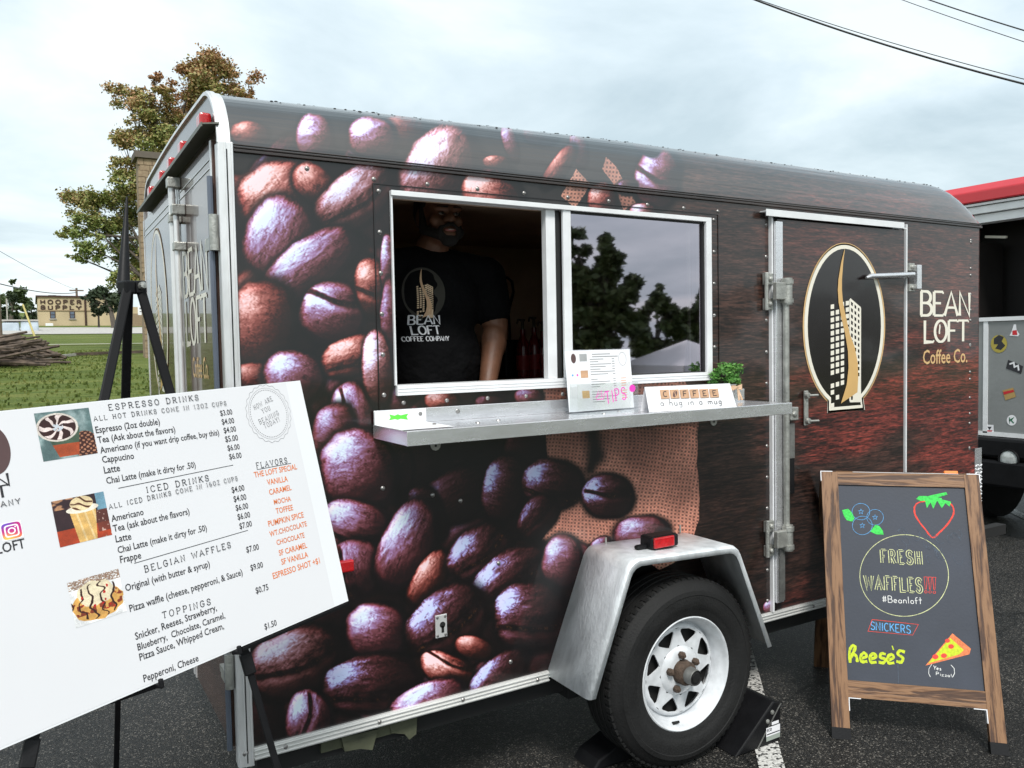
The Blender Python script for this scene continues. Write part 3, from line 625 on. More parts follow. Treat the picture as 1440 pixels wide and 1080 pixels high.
        t = t + wr * ((wn - .5) * .34 + (fine - .5) * .13) * (.2 + lit) - wr * cr_ * .20 * lit + wr * .12 * lit * np.roll(cr_, 3)
        hf = lambda x_, y_: .6 * (1 - np.abs(2 * fbm((x_ * c + y_ * s) / 20 + sd_, (-x_ * s + y_ * c) / 10 - sd_, 4, .55) - 1)) + .4 * fbm(x_ / 11 + sd_, y_ / 11, 3, .6)
        rel = hf(u + 1.6, v_ + 1.8) - hf(u, v_); t = t + rel * .62 * (.18 + lit) * wr
        t = t - .25 * sst(.80, 1.0, r) 
        t *= gain
        if crease is not None:
            q0 = crease + .13 * np.sin(p * 2.6 + 1.0) + .05 * (wn - .5); dd = q - q0; ins = sst(.97, .86, np.abs(p))
            wd = .085 + .05 * (fbm(pa / 9, qa / 30, 2) - .4)
            t = t * (1 - .95 * np.exp(-(dd / wd) ** 4) * ins) 
            t = t + .22 * gain * np.exp(-((dd - .22) / .09) ** 2) * ins * (.3 + lit) - .22 * np.exp(-((dd + .24) / .14) ** 2) * ins * 0.6
            rad = np.sin(pa / 4.2 + 3 * wn) * np.exp(-(dd / .3) ** 2); t = t - .05 * rad * gain
        t = np.clip(t, 0, 1); rp_ = np.array(ramps[kind]); tt = t * (len(rp_) - 1); i = np.minimum(tt.astype(int), len(rp_) - 2); fr_ = (tt - i)[:, None]
        col = rp_[i] * (1 - fr_) + rp_[i + 1] * fr_
        edge = np.exp(-((r - .86) / .10) ** 2) * lit * gain; col = col + edge[:, None] * np.array([.12, .02, .02]) * (.9 if kind != 'd' else .3)
        if crease is not None:
            gold = (np.exp(-(dd / .05) ** 2) * ins * (fine > .62) * gain)[:, None]; col = col + gold * np.array([.5, .32, .15]) * .35
        base = img[idx] * occ[:, None]
        img[idx] = base * (1 - mask[:, None]) + col * mask[:, None]
    rg = random.Random(5)
    for k in range(230):
        x, y_ = rg.uniform(325, 830), rg.uniform(230, 1075)
        if x > 700 and y_ < 640 or x > 728 and y_ < 790: continue
        bean(x, y_, rg.uniform(32, 56), rg.uniform(24, 38), rg.uniform(-80, 80), rg.choice('ddlr'), rg.uniform(.45, .80), rg.choice([None, None, .1, -.15]), .06)
    B = [ # roof edge
     (350, 186, 26, 17, 10, 'r', .75), (440, 190, 25, 31, 0, 'l', 1.05), (565, 188, 34, 20, 5, 'r', .5), (522, 192, 34, 25, 10, 'l', 1.1), (695, 228, 18, 8, 0, 'r', .8), (716, 205, 10, 22, -20, 'l', .7),
     (785, 236, 34, 12, -50, 'r', .7), (812, 212, 12, 22, -15, 'l', .6), (758, 195, 25, 12, 10, 'd', .6), (640, 180, 26, 10, 0, 'd', .7), (922, 252, 31, 36, 10, 'l', .9, -.1), (905, 210, 22, 12, 30, 'd', .7), (612, 236, 64, 42, -52, 'p', 1.15),
     # upper left
     (386, 272, 54, 44, -35, 'r', 1.15, None, .14), (442, 256, 34, 24, 42, 'r', 1.0), (470, 345, 70, 34, -60, 'd', .5, None, .15), (530, 300, 45, 30, 60, 'd', .7, None, .1),
     (498, 276, 60, 36, -38, 'p', 1.05, .18), (393, 336, 58, 46, -72, 'l', 1.1), (435, 372, 74, 33, -36, 'l', 1.0), (366, 452, 44, 60, 5, 'r', .85), (520, 440, 26, 45, -10, 'd', .6),
     (467, 440, 44, 40, 10, 'l', 1.0, -.45), (522, 401, 24, 38, -8, 'r', .9, .1), (543, 372, 10, 42, 0, 'l', 1.0), (690, 271, 42, 24, 14, 'r', 1.1), (845, 282, 20, 22, 0, 'r', .95), (902, 296, 18, 12, 0, 'p', 1.0), (880, 262, 14, 10, 0, 'd', .8),
     (356, 528, 30, 20, 0, 'r', .75), (412, 526, 42, 35, 12, 'l', 1.05), (495, 500, 44, 26, -20, 'r', 1.0, .35), (545, 455, 12, 55, 0, 'l', .7),
     # beside the window, under the shelf
     (500, 583, 46, 27, 66, 'l', .95, .3), (468, 608, 28, 42, 10, 'l', .75), (529, 519, 21, 51, -4, 'p', 1.25), (620, 562, 24, 14, 0, 'r', .9), (742, 556, 20, 12, 0, 'l', .7), (690, 566, 22, 12, 0, 'd', .6),
     (640, 618, 50, 22, -10, 'd', .3), (590, 660, 40, 50, 0, 'd', .35), (556, 648, 22, 38, -8, 'd', 1.25), (503, 664, 52, 53, 0, 'l', .95), (640, 694, 50, 34, -30, 'd', .7), (706, 682, 28, 46, 14, 'd', 1.25), (735, 640, 28, 40, 0, 'd', .4),
     (498, 737, 46, 36, 10, 'l', .95, .45), (495, 800, 40, 38, 70, 'l', .85, .35), (600, 720, 22, 40, -20, 'd', .7), (568, 765, 64, 34, -66, 'l', 1.0), (776, 677, 42, 31, 8, 'd', 1.25, .5), (755, 726, 32, 22, -50, 'd', 1.0, .1), (853, 697, 34, 29, 0, 'd', 1.35, -.12),
     (600, 812, 42, 20, -58, 'r', .95), (680, 752, 60, 30, -10, 'd', .6), (672, 776, 46, 34, -45, 'd', 1.2, .1), (735, 800, 50, 34, -30, 'd', .5), (715, 815, 64, 33, -38, 'd', 1.2, .25), (900, 748, 38, 24, -6, 'l', .85), (842, 764, 16, 10, -30, 'l', .8), (789, 790, 27, 36, 5, 'l', .9), 
     (745, 868, 50, 46, -8, 'd', 1.15, .25), (520, 850, 44, 30, -20, 'd', .5), (690, 880, 40, 40, 0, 'd', .4), (528, 884, 42, 38, 10, 'l', 1.0), (450, 880, 50, 30, -20, 'd', .6),
     (626, 870, 62, 40, -40, 'd', 1.25, .25), (780, 930, 40, 40, 0, 'd', .35), (666, 908, 26, 15, 12, 'r', .9), (628, 940, 38, 22, 20, 'r', 1.15, -.5), (698, 948, 50, 22, -42, 'd', 1.2),
     (412, 930, 66, 44, -24, 'p', .92, .05), (523, 962, 66, 38, -8, 'd', 1.15, .42), (430, 1010, 40, 30, -80, 'l', 1.1, -.1), (600, 985, 54, 26, -24, 'l', 1.05), (370, 1020, 30, 40, 0, 'd', .4), (480, 1030, 30, 30, 0, 'd', .4),
     (1083, 853, 12, 10, -30, 'l', .8)]
    for bb in sorted(B, key=lambda q: q[6] >= .62): bean(*bb)
    img[:] = np.clip(img, 0, 1) ** 1.05
    im = bpy.data.images.new('bean_wrap_print', W, H); a = np.ones((H, W, 4), np.float32); a[..., :3] = img; im.pixels.foreach_set(a.ravel()); im.update(); im.pack()
    return im
def image_mat(name, im, rough=.3, coat=0.0, crough=.05, bump=0.0, streak=None):
    m, t, b = mat_nodes(name); tx = add(t, 'ShaderNodeTexImage'); tx.image = im; tx.extension = 'EXTEND'; t.links.new(tx.outputs[0], b.inputs['Base Color'])
    b.inputs['Roughness'].default_value = rough; b.inputs['Coat Weight'].default_value = coat; b.inputs['Coat Roughness'].default_value = crough
    n = add(t, 'ShaderNodeTexNoise'); n.inputs['Scale'].default_value = 2.2; n.inputs['Detail'].default_value = 2; g = add(t, 'ShaderNodeNewGeometry')
    if streak: mp = add(t, 'ShaderNodeMapping'); mp.inputs['Scale'].default_value = streak; t.links.new(g.outputs['Position'], mp.inputs[0]); t.links.new(mp.outputs[0], n.inputs['Vector']); n.inputs['Detail'].default_value = 4
    else: t.links.new(g.outputs['Position'], n.inputs['Vector'])
    bp = add(t, 'ShaderNodeBump'); bp.inputs['Strength'].default_value = bump; bp.inputs['Distance'].default_value = .02; t.links.new(n.outputs['Fac'], bp.inputs['Height'])
    if bump: t.links.new(bp.outputs[0], b.inputs['Coat Normal']); t.links.new(bp.outputs[0], b.inputs['Normal'])
    return m
wrap_im = paint_wrap()
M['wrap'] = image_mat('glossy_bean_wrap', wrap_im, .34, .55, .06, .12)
M['wrap_roof'] = image_mat('glossy_bean_wrap_roof', wrap_im, .3, 1.0, .08, .35, (.25, 9, 9)); M['wrap_roof'].node_tree.nodes['Principled BSDF'].inputs['Coat IOR'].default_value = 1.9
uvx = lambda x, s: (x / LEN, (s - S0) / (S1 - S0))

# ------------------------------------------------------------------ ground
def hgt(y):
    if y > 9: return .0484 * (y - 9)
    if y < -6: return -.095 * min(-y - 6, 14) - .03 * max(0, -y - 20)
    return 0.0
def sheet(name, mat_, x0, x1, ys, off, kind='structure', nx=2):
    mb = MB(); xs = [x0 + (x1 - x0) * k / nx for k in range(nx + 1)]
    for a, b in zip(ys, ys[1:]):
        for c, d in zip(xs, xs[1:]): mb.face([(c, a, hgt(a) + off), (d, a, hgt(a) + off), (d, b, hgt(b) + off), (c, b, hgt(b) + off)])
    return obj(name, mb, mat_, kind=kind, weld=True)
g = sheet('grass_field', M['grass'], -400, 500, [-200, -60, -20, -6, 9, 20, 40, 70, 110, 160, 260, 420, 700], -.02)
g = sheet('asphalt_lot', M['asphalt'], -9, 60, [-20, -6, 0, 9], 0)
g = sheet('road', M['conc'], -200, 300, [78, 96, 108], .03)
g = sheet('curb', M['conc'], -60, 12, [52.5, 53.1], .06)
mb = MB()
def gline(a, b, w, z):
    a = Vector(a); b = Vector(b); d = (b - a).normalized(); s_ = Vector((-d.y, d.x, 0)) * w / 2; return [(*(a - s_)[:2], z), (*(b - s_)[:2], z), (*(b + s_)[:2], z), (*(a + s_)[:2], z)]
mb.face(gline((3.2, 1.25, 0), (1.30, -.90, 0), .092, .004)); obj('parking_line', mb, M['paint'], kind='structure')
mb = MB(); mb.face(gline(P(1360, 689, 2, 0), P(1460, 736, 2, 0), .10, .004)); obj('parking_line', mb, M['paint'], kind='structure')

# ------------------------------------------------------------------ the coffee trailer
TR = empty('coffee_trailer', (1.8, .9, 0), 'brown enclosed concession trailer wrapped with coffee bean and timber print, serving window open', 'food trailer')
WX0, WX1, WZ0, WZ1 = .497, 1.842, 1.392, 2.022
ZB, ZR = .350, .388            # bottom rail
def wrap_face(mb, x0, x1, z0, z1, y, d=0):
    pts = [(x0, y, z0), (x1, y, z0), (x1, y, z1), (x0, y, z1)]; mb.face(pts, [uvx(p[0], p[2]) for p in pts])
mb = MB()
for (a, b, c, d) in ((.028, WX0 + .01, ZR, ZG), (WX1 - .01, LEN - .03, ZR, ZG), (WX0 + .01, WX1 - .01, ZR, WZ0 + .01), (WX0 + .01, WX1 - .01, WZ1 - .01, ZG)): wrap_face(mb, a, b, c, d, 0)
# rounded nose edge
for k in range(5):
    a0, a1 = PI / 2 * k / 5, PI / 2 * (k + 1) / 5; q0 = (LEN - .03 + .03 * math.sin(a0), .03 - .03 * math.cos(a0)); q1 = (LEN - .03 + .03 * math.sin(a1), .03 - .03 * math.cos(a1))
    pts = [(q0[0], q0[1], ZR), (q1[0], q1[1], ZR), (q1[0], q1[1], ZG), (q0[0], q0[1], ZG)]; mb.face(pts, [uvx(p[0], p[2]) for p in pts])
obj('side_panel', mb, M['wrap'], TR)
mb = MB(); mb.box((.01, WIDE - .02, ZR), (LEN, WIDE, ZG)); obj('far_side_panel', mb, M['rearwrap'], TR)
mb = MB(); mb.box((LEN - .004, .03, ZR), (LEN, WIDE - .02, ZG + .03)); obj('nose_panel', mb, M['rearwrap'], TR)
# inside lining
mb = MB(); mb.box((.03, .06, ZR), (LEN - .01, WIDE - .03, ZR + .03)); mb.box((.03, WIDE - .06, ZR + .03), (LEN - .01, WIDE - .03, ZG)); mb.box((.03, .06, ZR + .03), (.06, WIDE - .06, ZG)); mb.box((LEN - .04, .06, ZR + .03), (LEN - .01, WIDE - .06, ZG)); mb.box((.03, .05, ZG), (LEN - .01, WIDE - .03, ZG + .02))
for (a, b, c, d) in ((.06, WX0 + .012, ZR + .03, ZG), (WX1 - .012, LEN - .04, ZR + .03, ZG), (WX0 + .012, WX1 - .012, ZR + .03, WZ0 + .012), (WX0 + .012, WX1 - .012, WZ1 - .012, ZG)): mb.box((a, .04, c), (b, .055, d))
obj('inner_lining', mb, M['inside'], TR)
# roof: rounded edge rolling into a crowned top, closed by a rounded nose
mb = MB(); prof = [k * RR * PI / 2 / 10 for k in range(11)] + [RR * PI / 2 + t for t in (.1, .2, .35, .5, WIDE / 2 - RR)]
xs = [.012] + [LEN * k / 24 for k in range(1, 23)] + [LEN - .24 * (1 - math.sin(PI / 2 * k / 8)) for k in range(0, 9)]; xs = sorted(set(xs))
def rp3(x, s):
    y_, z_ = roof_pt(s); q = max(0, (x - (LEN - .24)) / .24); k = math.sqrt(max(0.0, 1 - q * q)); return Vector((x, y_, ZG + (z_ - ZG) * max(k, .06) * (1 + .17 * min(1, x / 1.5))))
for x0, x1 in zip(xs, xs[1:]):
    for s0, s1 in zip(prof, prof[1:]):
        mb.face([rp3(x0, s0), rp3(x1, s0), rp3(x1, s1), rp3(x0, s1)], [uvx(x0, ZG + s0), uvx(x1, ZG + s0), uvx(x1, ZG + s1), uvx(x0, ZG + s1)])
o = obj('roof_edge', mb, M['wrap_roof'], TR, smooth='all')
mb = MB()
for x0, x1 in zip(xs, xs[1:]):
    ss = prof[-1]; a0, a1 = rp3(x0, ss), rp3(x1, ss)
    mb.face([a0, a1, (x1, WIDE - a1.y, a1.z), (x0, WIDE - a0.y, a0.z)])
    for s0, s1 in zip(prof, prof[1:]):
        q = [rp3(x0, s0), rp3(x1, s0), rp3(x1, s1), rp3(x0, s1)]; mb.face([(p.x, WIDE - p.y, p.z) for p in reversed(q)])
obj('roof_skin', mb, M['alu'], TR, smooth='all')
# drip gutter under the rounded edge
mb = MB()
for z0, z1, yy in ((2.096, 2.104, -.010), (2.108, 2.112, -.006), (2.116, 2.119, -.003)): mb.box((.03, yy, z0), (LEN - .015, .006, z1))
obj('drip_gutter', mb, M['wrap'] if False else mat('wrapped_gutter', (.012, .010, .010), .3, 0, .5, 3, coat=.3, stretch=(.6, 1, 1), col2=(.05, .035, .03)), TR, bevel=.001)
# water beads sitting on the roof edge
mb = MB()
for k in range(420):
    x = random.uniform(.05, LEN - .1); s_ = RR * PI / 2 + random.uniform(-.09, .12); p = rp3(x, s_); r_ = random.uniform(.0015, .0045)
    mb.ball(p, r_ * random.uniform(1, 2), r_, r_ * .6, 6, 4)
obj('water_beads', mb, mat('water_beads', (.05, .05, .05), .05, 0, .3, 20, coat=1), TR, kind='stuff')
# bottom rail with flutes, in two lengths either side of the wheel
def rail(x0, x1):
    mb = MB(); mb.box((x0, -.010, ZB), (x1, .012, ZR + .0)); 
    for z in (ZB + .004, ZB + .016, ZB + .028): mb.box((x0, -.0145, z), (x1, -.010, z + .005))
    obj('bottom_rail', mb, M['flank'], TR, bevel=.0015)
rail(.030, 1.05); rail(1.90, LEN - .03)
# rear corner post with rounded outer edge, and frame
mb = MB()
mb.box((-.012, -.012, ZB - .01), (.028, .0, ZG + .02)); mb.box((-.012, .0, ZB - .01), (.0, .035, ZG + .02)); mb.box((.022, -.016, ZB - .01), (.028, -.012, ZG + .02)); mb.box((.004, -.016, ZB - .01), (.009, -.012, ZG + .02))
CPo = obj('corner_post', mb, M['trim'], TR, bevel=.003)
mb = MB(); mb.box((.0095, -.0135, ZB), (.0125, -.012, ZG)); obj('post_groove', mb, M['underbody'], CPo)
mb = MB(); mb.box((.0285, -.004, ZB), (.031, .0, ZG)); obj('post_groove', mb, M['underbody'], CPo)
def archp(y): 
    if y < RR: a = math.acos(max(-1, 1 - y / RR)); return ZG + RR * math.sin(a)
    if y > WIDE - RR: return archp(WIDE - y)
    return ZG + RR + .015 * math.sin(min(1, (y - RR) / .7) * PI / 2) if y <= WIDE / 2 + 1e-4 else archp(WIDE - y)
ys = sorted([RR * (1 - math.cos(a * PI / 20)) for a in range(11)] + [.3, .4, .5, .65, .75, WIDE / 2]); ys = ys + [WIDE - y for y in reversed(ys[:-1])]
mb = MB(); bot = ZB
mb.prism([(-.004, y, archp(y)) for y in ys] + [(-.004, WIDE, bot), (-.004, 0, bot)], (.01, 0, 0))
obj('rear_wall', mb, M['rearwrap'], TR)
mb = MB()
YS = [RR * (1 - math.cos(a * PI / 40)) for a in range(21)] + [.3, .4, .5, .62, .74, WIDE / 2]; YS = YS + [WIDE - y for y in reversed(YS[:-1])]
nrm_ = []
for k, y in enumerate(YS):
    p0, p1 = YS[max(0, k - 1)], YS[min(len(YS) - 1, k + 1)]; n0 = Vector((0, archp(p0) - archp(p1), p1 - p0)).normalized(); nrm_.append(n0)
for o0, o_, x0, x1 in ((-.006, .004, -.012, .024), (.004, .008, -.006, .008)):
    R4 = []
    for y, n0 in zip(YS, nrm_):
        b = Vector((0, y, archp(y))); R4.append(mb.verts([Vector((x0, b.y + n0.y * o0, b.z + n0.z * o0)), Vector((x1, b.y + n0.y * o0, b.z + n0.z * o0)), Vector((x1, b.y + n0.y * o_, b.z + n0.z * o_)), Vector((x0, b.y + n0.y * o_, b.z + n0.z * o_))]))
    for a, b in zip(R4, R4[1:]):
        for k in range(4): mb.f.append((a + k, a + (k + 1) % 4, b + (k + 1) % 4, b + k))
obj('rear_roof_trim', mb, M['trim'], TR, smooth=True)
# rear header with its rain lip and five red lamps
mb = MB(); mb.hexa([(-.050, .0, 2.164), (-.004, .0, 2.170), (-.004, 1.60, 2.170), (-.050, 1.60, 2.164), (-.050, .0, 2.168), (-.004, .0, 2.175), (-.004, 1.60, 2.175), (-.050, 1.60, 2.168)])
mb.box((-.052, .0, 2.158), (-.049, 1.60, 2.170)); obj('rear_header', mb, mat('header_aluminium', (.16, .165, .14), .5, .4, .2), TR)
for px_, py_ in ((284, 166), (256.7, 209), (240.8, 236), (228, 257.5), (213, 281)):
    p = P(px_, py_, 0, -.028); mb = MB(); mb.box((-.040, p.y - .030, 2.176), (-.006, p.y + .030, 2.222)); obj('marker_light', mb, M['red_lens'], TR, bevel=.008)
# two cargo doors, their seams, locking bars and hinges
for y0, y1 in ((.05, .66), (.68, WIDE - .05)):
    mb = MB(); mb.box((-.018, y0, ZB + .03), (-.004, y1, 2.135)); d = obj('cargo_door', mb, M['rearwrap'], TR, bevel=.003)
    mb = MB()
    for zz in (2.06, 2.085): mb.box((-.0200, y0 + .03, zz), (-.018, y1 - .03, zz + .003))
    mb.box((-.0205, y0 + .0, ZB + .03), (-.018, y0 + .018, 2.135)); mb.box((-.0205, y1 - .018, ZB + .03), (-.018, y1, 2.135))
    obj('door_seam_trim', mb, M['trim'], d)
for px_, top, r_ in ((241, 262, .0115), (247.5, 300, .009)):
    p = P(px_, top, 0, -.045); b_ = MB(); b_.tube([(-.045, p.y, p.z), (-.045, p.y, .56)], r_, 12); bar = obj('lock_bar', b_, M['trim'], TR, smooth=True)
    mb = MB(); mb.box((-.060, p.y - .022, p.z - .006), (-.018, p.y + .024, p.z + .028)); obj('bar_cap', mb, M['steel'], bar, bevel=.003)
    for z in (p.z - .11, 1.0, .66): mb = MB(); mb.box((-.058, p.y - .020, z - .014), (-.018, p.y + .022, z + .014)); obj('bar_bracket', mb, M['steel'], bar, bevel=.003)
mb = MB(); p0, p1 = P(306, 325, 0, -.03), P(283, 345, 0, -.05)
p = P(308, 290, 0, -.03)
for z in (1.87, 1.1, .62):
    mb = MB(); yy = .0; mb.tube([(-.026, .012, z - .05), (-.026, .012, z + .05)], .013, 12); mb.box((-.034, .012, z - .045), (-.018, .10, z - .01)); mb.box((-.030, .03, z - .04), (-.018, .14, z - .02)); obj('rear_hinge', mb, M['steel'], TR, smooth=True)
mb = MB(); mb.tube([(-.028, .035, ZB + .03), (-.028, .035, 2.03)], .008, 8); obj('hinge_rod', mb, mat('blue_grey_tube', (.12, .14, .18), .25, .3), TR, smooth=True)
REAR = Frame((-.0185, 0, 0), (0, -1, 0), (0, 0, 1))
def rl(px_, py_): return REAR.loc(px_, py_)
mb = MB()
for txt, a, b, cp in (('BEAN', (259, 418), (293, 403), .145), ('LOFT', (263, 484), (293, 476), .145)):
    stroke_text(mb, REAR, txt, (rl(*a)[0], rl(*a)[1]), (rl(*b)[0], rl(*a)[1]), cp, .17, .09, .06, .10, .001)
obj('shop_name', mb, M['cream'], TR)
mb = MB(); a = rl(272, 530); b = rl(294, 530); sans(mb, REAR, 'Coffee Co.', (a[0], a[1]), (b[0], a[1]), .001, 1.5); obj('shop_name', mb, M['tan'], TR)
c0 = rl(224, 440); emblem(TR, REAR.T, c0[0], c0[1], .24, .34, [M['rearwrap'], M['cream'], M['tan'], M['gold']])

# ---- serving window
FM = M['alu_white']; wy0, wy1 = -.016, .040
mb = MB(); t_ = .020
WF = obj('window_frame', mb, FM, TR) if False else None
mb.box((WX0, wy0, WZ1 - .012), (WX1, wy1, WZ1 + .004)); mb.box((WX0 + .004, wy0, WZ0 - .004), (WX1, wy1 + .03, WZ0 + .028)); mb.box((WX1 - .028, wy0, WZ0 + .028), (WX1, wy1, WZ1 - .012)); mb.box((WX0, wy0 + .006, WZ0 + .028), (WX0 + .006, wy1, WZ1 - .012))
for z in (WZ0 + .007, WZ0 + .017): mb.box((WX0 + .006, wy0 - .002, z), (WX1 - .001, wy0, z + .003))
WF = obj('window_frame', mb, FM, TR, bevel=.002)
x_a = P(770, 400, 1, 0).x; x_b = P(783, 400, 1, 0).x; x_c = P(793, 400, 1, 0).x; x_d = P(801, 400, 1, 0).x
mb = MB(); mb.box((x_a, .004, WZ0 + .028), (x_b, .034, WZ1 - .012)); mb.box((x_c - .006, -.010, WZ0 + .028), (x_d + .003, .003, WZ1 - .012)); obj('window_mullion', mb, FM, WF, bevel=.002)
mb = MB(); mb.box((x_b, .010, WZ0 + .028), (x_c - .006, .024, WZ1 - .012)); obj('window_gasket', mb, M['winglass_dark'], WF)
x_e = P(970, 400, 1, 0.0).x; x_f = P(983, 400, 1, 0).x
mb = MB(); mb.box((x_e, .008, WZ0 + .034), (x_e + .012, .018, WZ1 - .018)); obj('window_stile', mb, FM, WF, bevel=.001)
mb = MB(); mb.box((x_d + .004, .002, WZ1 - .020), (WX1 - .028, .010, WZ1 - .012)); mb.box((WX1 - .036, -.004, WZ0 + .028), (WX1 - .028, .012, WZ1 - .02)); mb.box((x_d + .003, .002, WZ0 + .028), (WX1 - .036, .01, WZ0 + .032)); obj('window_gasket', mb, M['winglass_dark'], WF)
mb = MB(); mb.face([(x_d, .0055, WZ0 + .028), (WX1 - .030, .0055, WZ0 + .028), (WX1 - .030, .0055, WZ1 - .014), (x_d, .0055, WZ1 - .014)]); obj('window_pane', mb, M['tint'], WF)
# thin frame line of the hatch cut out of the wrap around the window
mb = MB(); xa = P(524, 262, 1, 0).x; xb = P(1009, 306, 1, 0).x; za = P(560, 262, 1, 0).z; zb = 1.335
for b_ in (((xa, -.003, zb), (xa + .004, 0, za)), ((xb, -.003, zb), (xb + .003, 0, za)), ((xa, -.003, za), (xb, 0, za + .003))): mb.box(*b_)
obj('hatch_seam', mb, M['black_vinyl'], TR)
mb = MB()
rv = []
for x in np.linspace(WX0 - .05, WX1 + .05, 9): rv += [(x, WZ1 + .035)]
for x in np.linspace(WX0 + .03, WX1 + .05, 10): rv += [(x, WZ0 - .028)]
for z in np.linspace(WZ0, WZ1, 6): rv += [(WX1 + .028, z), (WX0 - .035, z)]
for z in np.linspace(ZR + .05, ZG - .08, 13): rv += [(2.165, z), (3.65, z)]
for z in np.linspace(ZR + .2, ZG - .1, 9): rv += [(3.65, z + .03)]
rv += [(.24, ZG - .03), (.9, .45), (.62, 1.06), (.86, .80), (.72, 1.03), (.45, 1.1)]
for x, z in rv: mb.lathe([(0, .004), (.004, .0035), (.007, .0012), (.0078, 0)], (x, -.0002, z), (0, -1, 0), 10)
for x in np.linspace(.12, 1.0, 4): mb.lathe([(0, .004), (.004, .0035), (.007, 0)], (x, -.0145, ZB + .019), (0, -1, 0), 10)
for x in np.linspace(2.05, 3.6, 5): mb.lathe([(0, .004), (.004, .0035), (.007, 0)], (x, -.0145, ZB + .019), (0, -1, 0), 10)
mb.lathe([(0, .004), (.005, .0035), (.009, 0)], (.006, -.012, ZB + .03), (0, -1, 0), 12)
obj('rivets', mb, M['rivet'], TR, smooth=True, kind='stuff')

# ---- folding shelf
SH = MB(); sx0, sx1, sz = .421, 2.00, 1.300
SH.box((sx0, -.27, sz - .003), (sx1, -.012, sz)); o_sh = None
SH.box((sx0, -.272, sz - .040), (sx1, -.268, sz + .002)); SH.box((sx0, -.268, sz - .040), (sx0 + .004, -.004, sz + .002)); SH.box((sx1 - .004, -.268, sz - .036), (sx1, -.004, sz + .0))
SH.box((sx0, -.270, sz), (sx1, -.262, sz + .003))
SHELF = obj('serving_shelf', SH, M['alu'], TR, bevel=.0012)
mb = MB(); mb.box((sx0, -.014, sz), (sx1 + .02, -.009, sz + .046)); obj('shelf_backstop', mb, M['alu'], SHELF, bevel=.002)
mb = MB(); mb.box((sx0 + .002, -.0165, sz + .002), (sx0 + .175, -.014, sz + .044)); mb.face([(sx0 + .005, -.22, sz + .0015), (sx0 + .175, -.22, sz + .0015), (sx0 + .175, -.017, sz + .0015), (sx0 + .005, -.017, sz + .0015)]); lab = obj('maker_label', mb, M['paper'], SHELF)
mb = MB(); lf = Frame((sx0 + .048, -.0168, sz + .013), (1, 0, 0), (0, 0, 1)); mb.poly2([(0, 0), (.02, .003), (.03, 0), (.04, .003), (.065, -.002), (.06, .008), (.066, .018), (.04, .014), (.03, .018), (.02, .014), (.002, .019), (.006, .009)], lf.T, 0); obj('maker_label_logo', mb, M['pinkc'], SHELF)
mb = MB(); sans(mb, lf, 'TAKE A LOOK', (.002, .019), (.066, .019), .0004); 
mb = MB(); 
for x, z in ((.16, .030), (.16, -.0)): mb.lathe([(0, .004), (.006, .003), (.0065, 0)], (sx0 + .155, -.0165 if z else -.12, sz + (.028 if z else .002)), (0, -1, .0) if z else (0, 0, 1), 10)
for x in (sx0 + .29, 1.2, 1.75):
    mb.lathe([(0, .004), (.007, .003), (.008, 0)], (x, -.014, sz + .028), (0, -1, 0), 10); mb.lathe([(0, .003), (.007, .002), (.008, 0)], (x, -.15, sz), (0, 0, 1), 10); mb.lathe([(0, .003), (.007, .002), (.008, 0)], (x + .09, -.12, sz), (0, 0, 1), 10)
obj('shelf_screws', mb, M['rivet'], SHELF, kind='stuff')
for px_, py_ in ((612, 628), (1003, 600)):
    p = P(px_, py_, 1, 0); mb = MB(); x = p.x
    pts = [(x - .018, -.004, sz - .01), (x + .018, -.004, sz - .01), (x + .018, -.004, 1.222)] + [(x + .018 * math.cos(a), -.004, 1.222 - .018 * math.sin(a)) for a in np.linspace(0, PI, 7)[1:-1]] + [(x - .018, -.004, 1.222)]
    mb.prism(pts, (0, .004, 0)); b_ = obj('shelf_bracket', mb, M['steel'], TR)
    mb = MB(); 
    for dx_, dz in ((-.008, .022), (.009, .024), (0, -.002)): mb.lathe([(0, .001), (.0042, .001), (.0042, 0)], (x + dx_, -.0045, 1.222 + dz), (0, -1, 0), 8)
    obj('bracket_screws', mb, M['underbody'], b_, kind='stuff')
# swing-up prop beside the door
mb = MB(); p = P(1112, 582, 1, -.02); mb.box((p.x - .03, -.045, p.z - .025), (p.x + .02, 0, p.z + .03)); mb.lathe([(0, .008), (.012, .006), (.014, 0)], (p.x - .005, -.045, p.z), (0, -1, 0), 12); obj('prop_bracket', mb, M['steel'], TR, bevel=.003)
a = P(1112, 596, 1, -.03); b_ = P(1112, 695, 1, -.03); m_ = P(1112, 645, 1, -.03)
mb = MB(); mb.box((a.x - .022, -.03, m_.z), (a.x + .026, -.004, a.z)); obj('prop_arm', mb, M['steel_dark'], TR, bevel=.002)
mb = MB(); mb.box((a.x - .020, -.028, b_.z), (a.x + .026, -.006, m_.z)); obj('prop_arm', mb, M['black_plastic'], TR, bevel=.002)

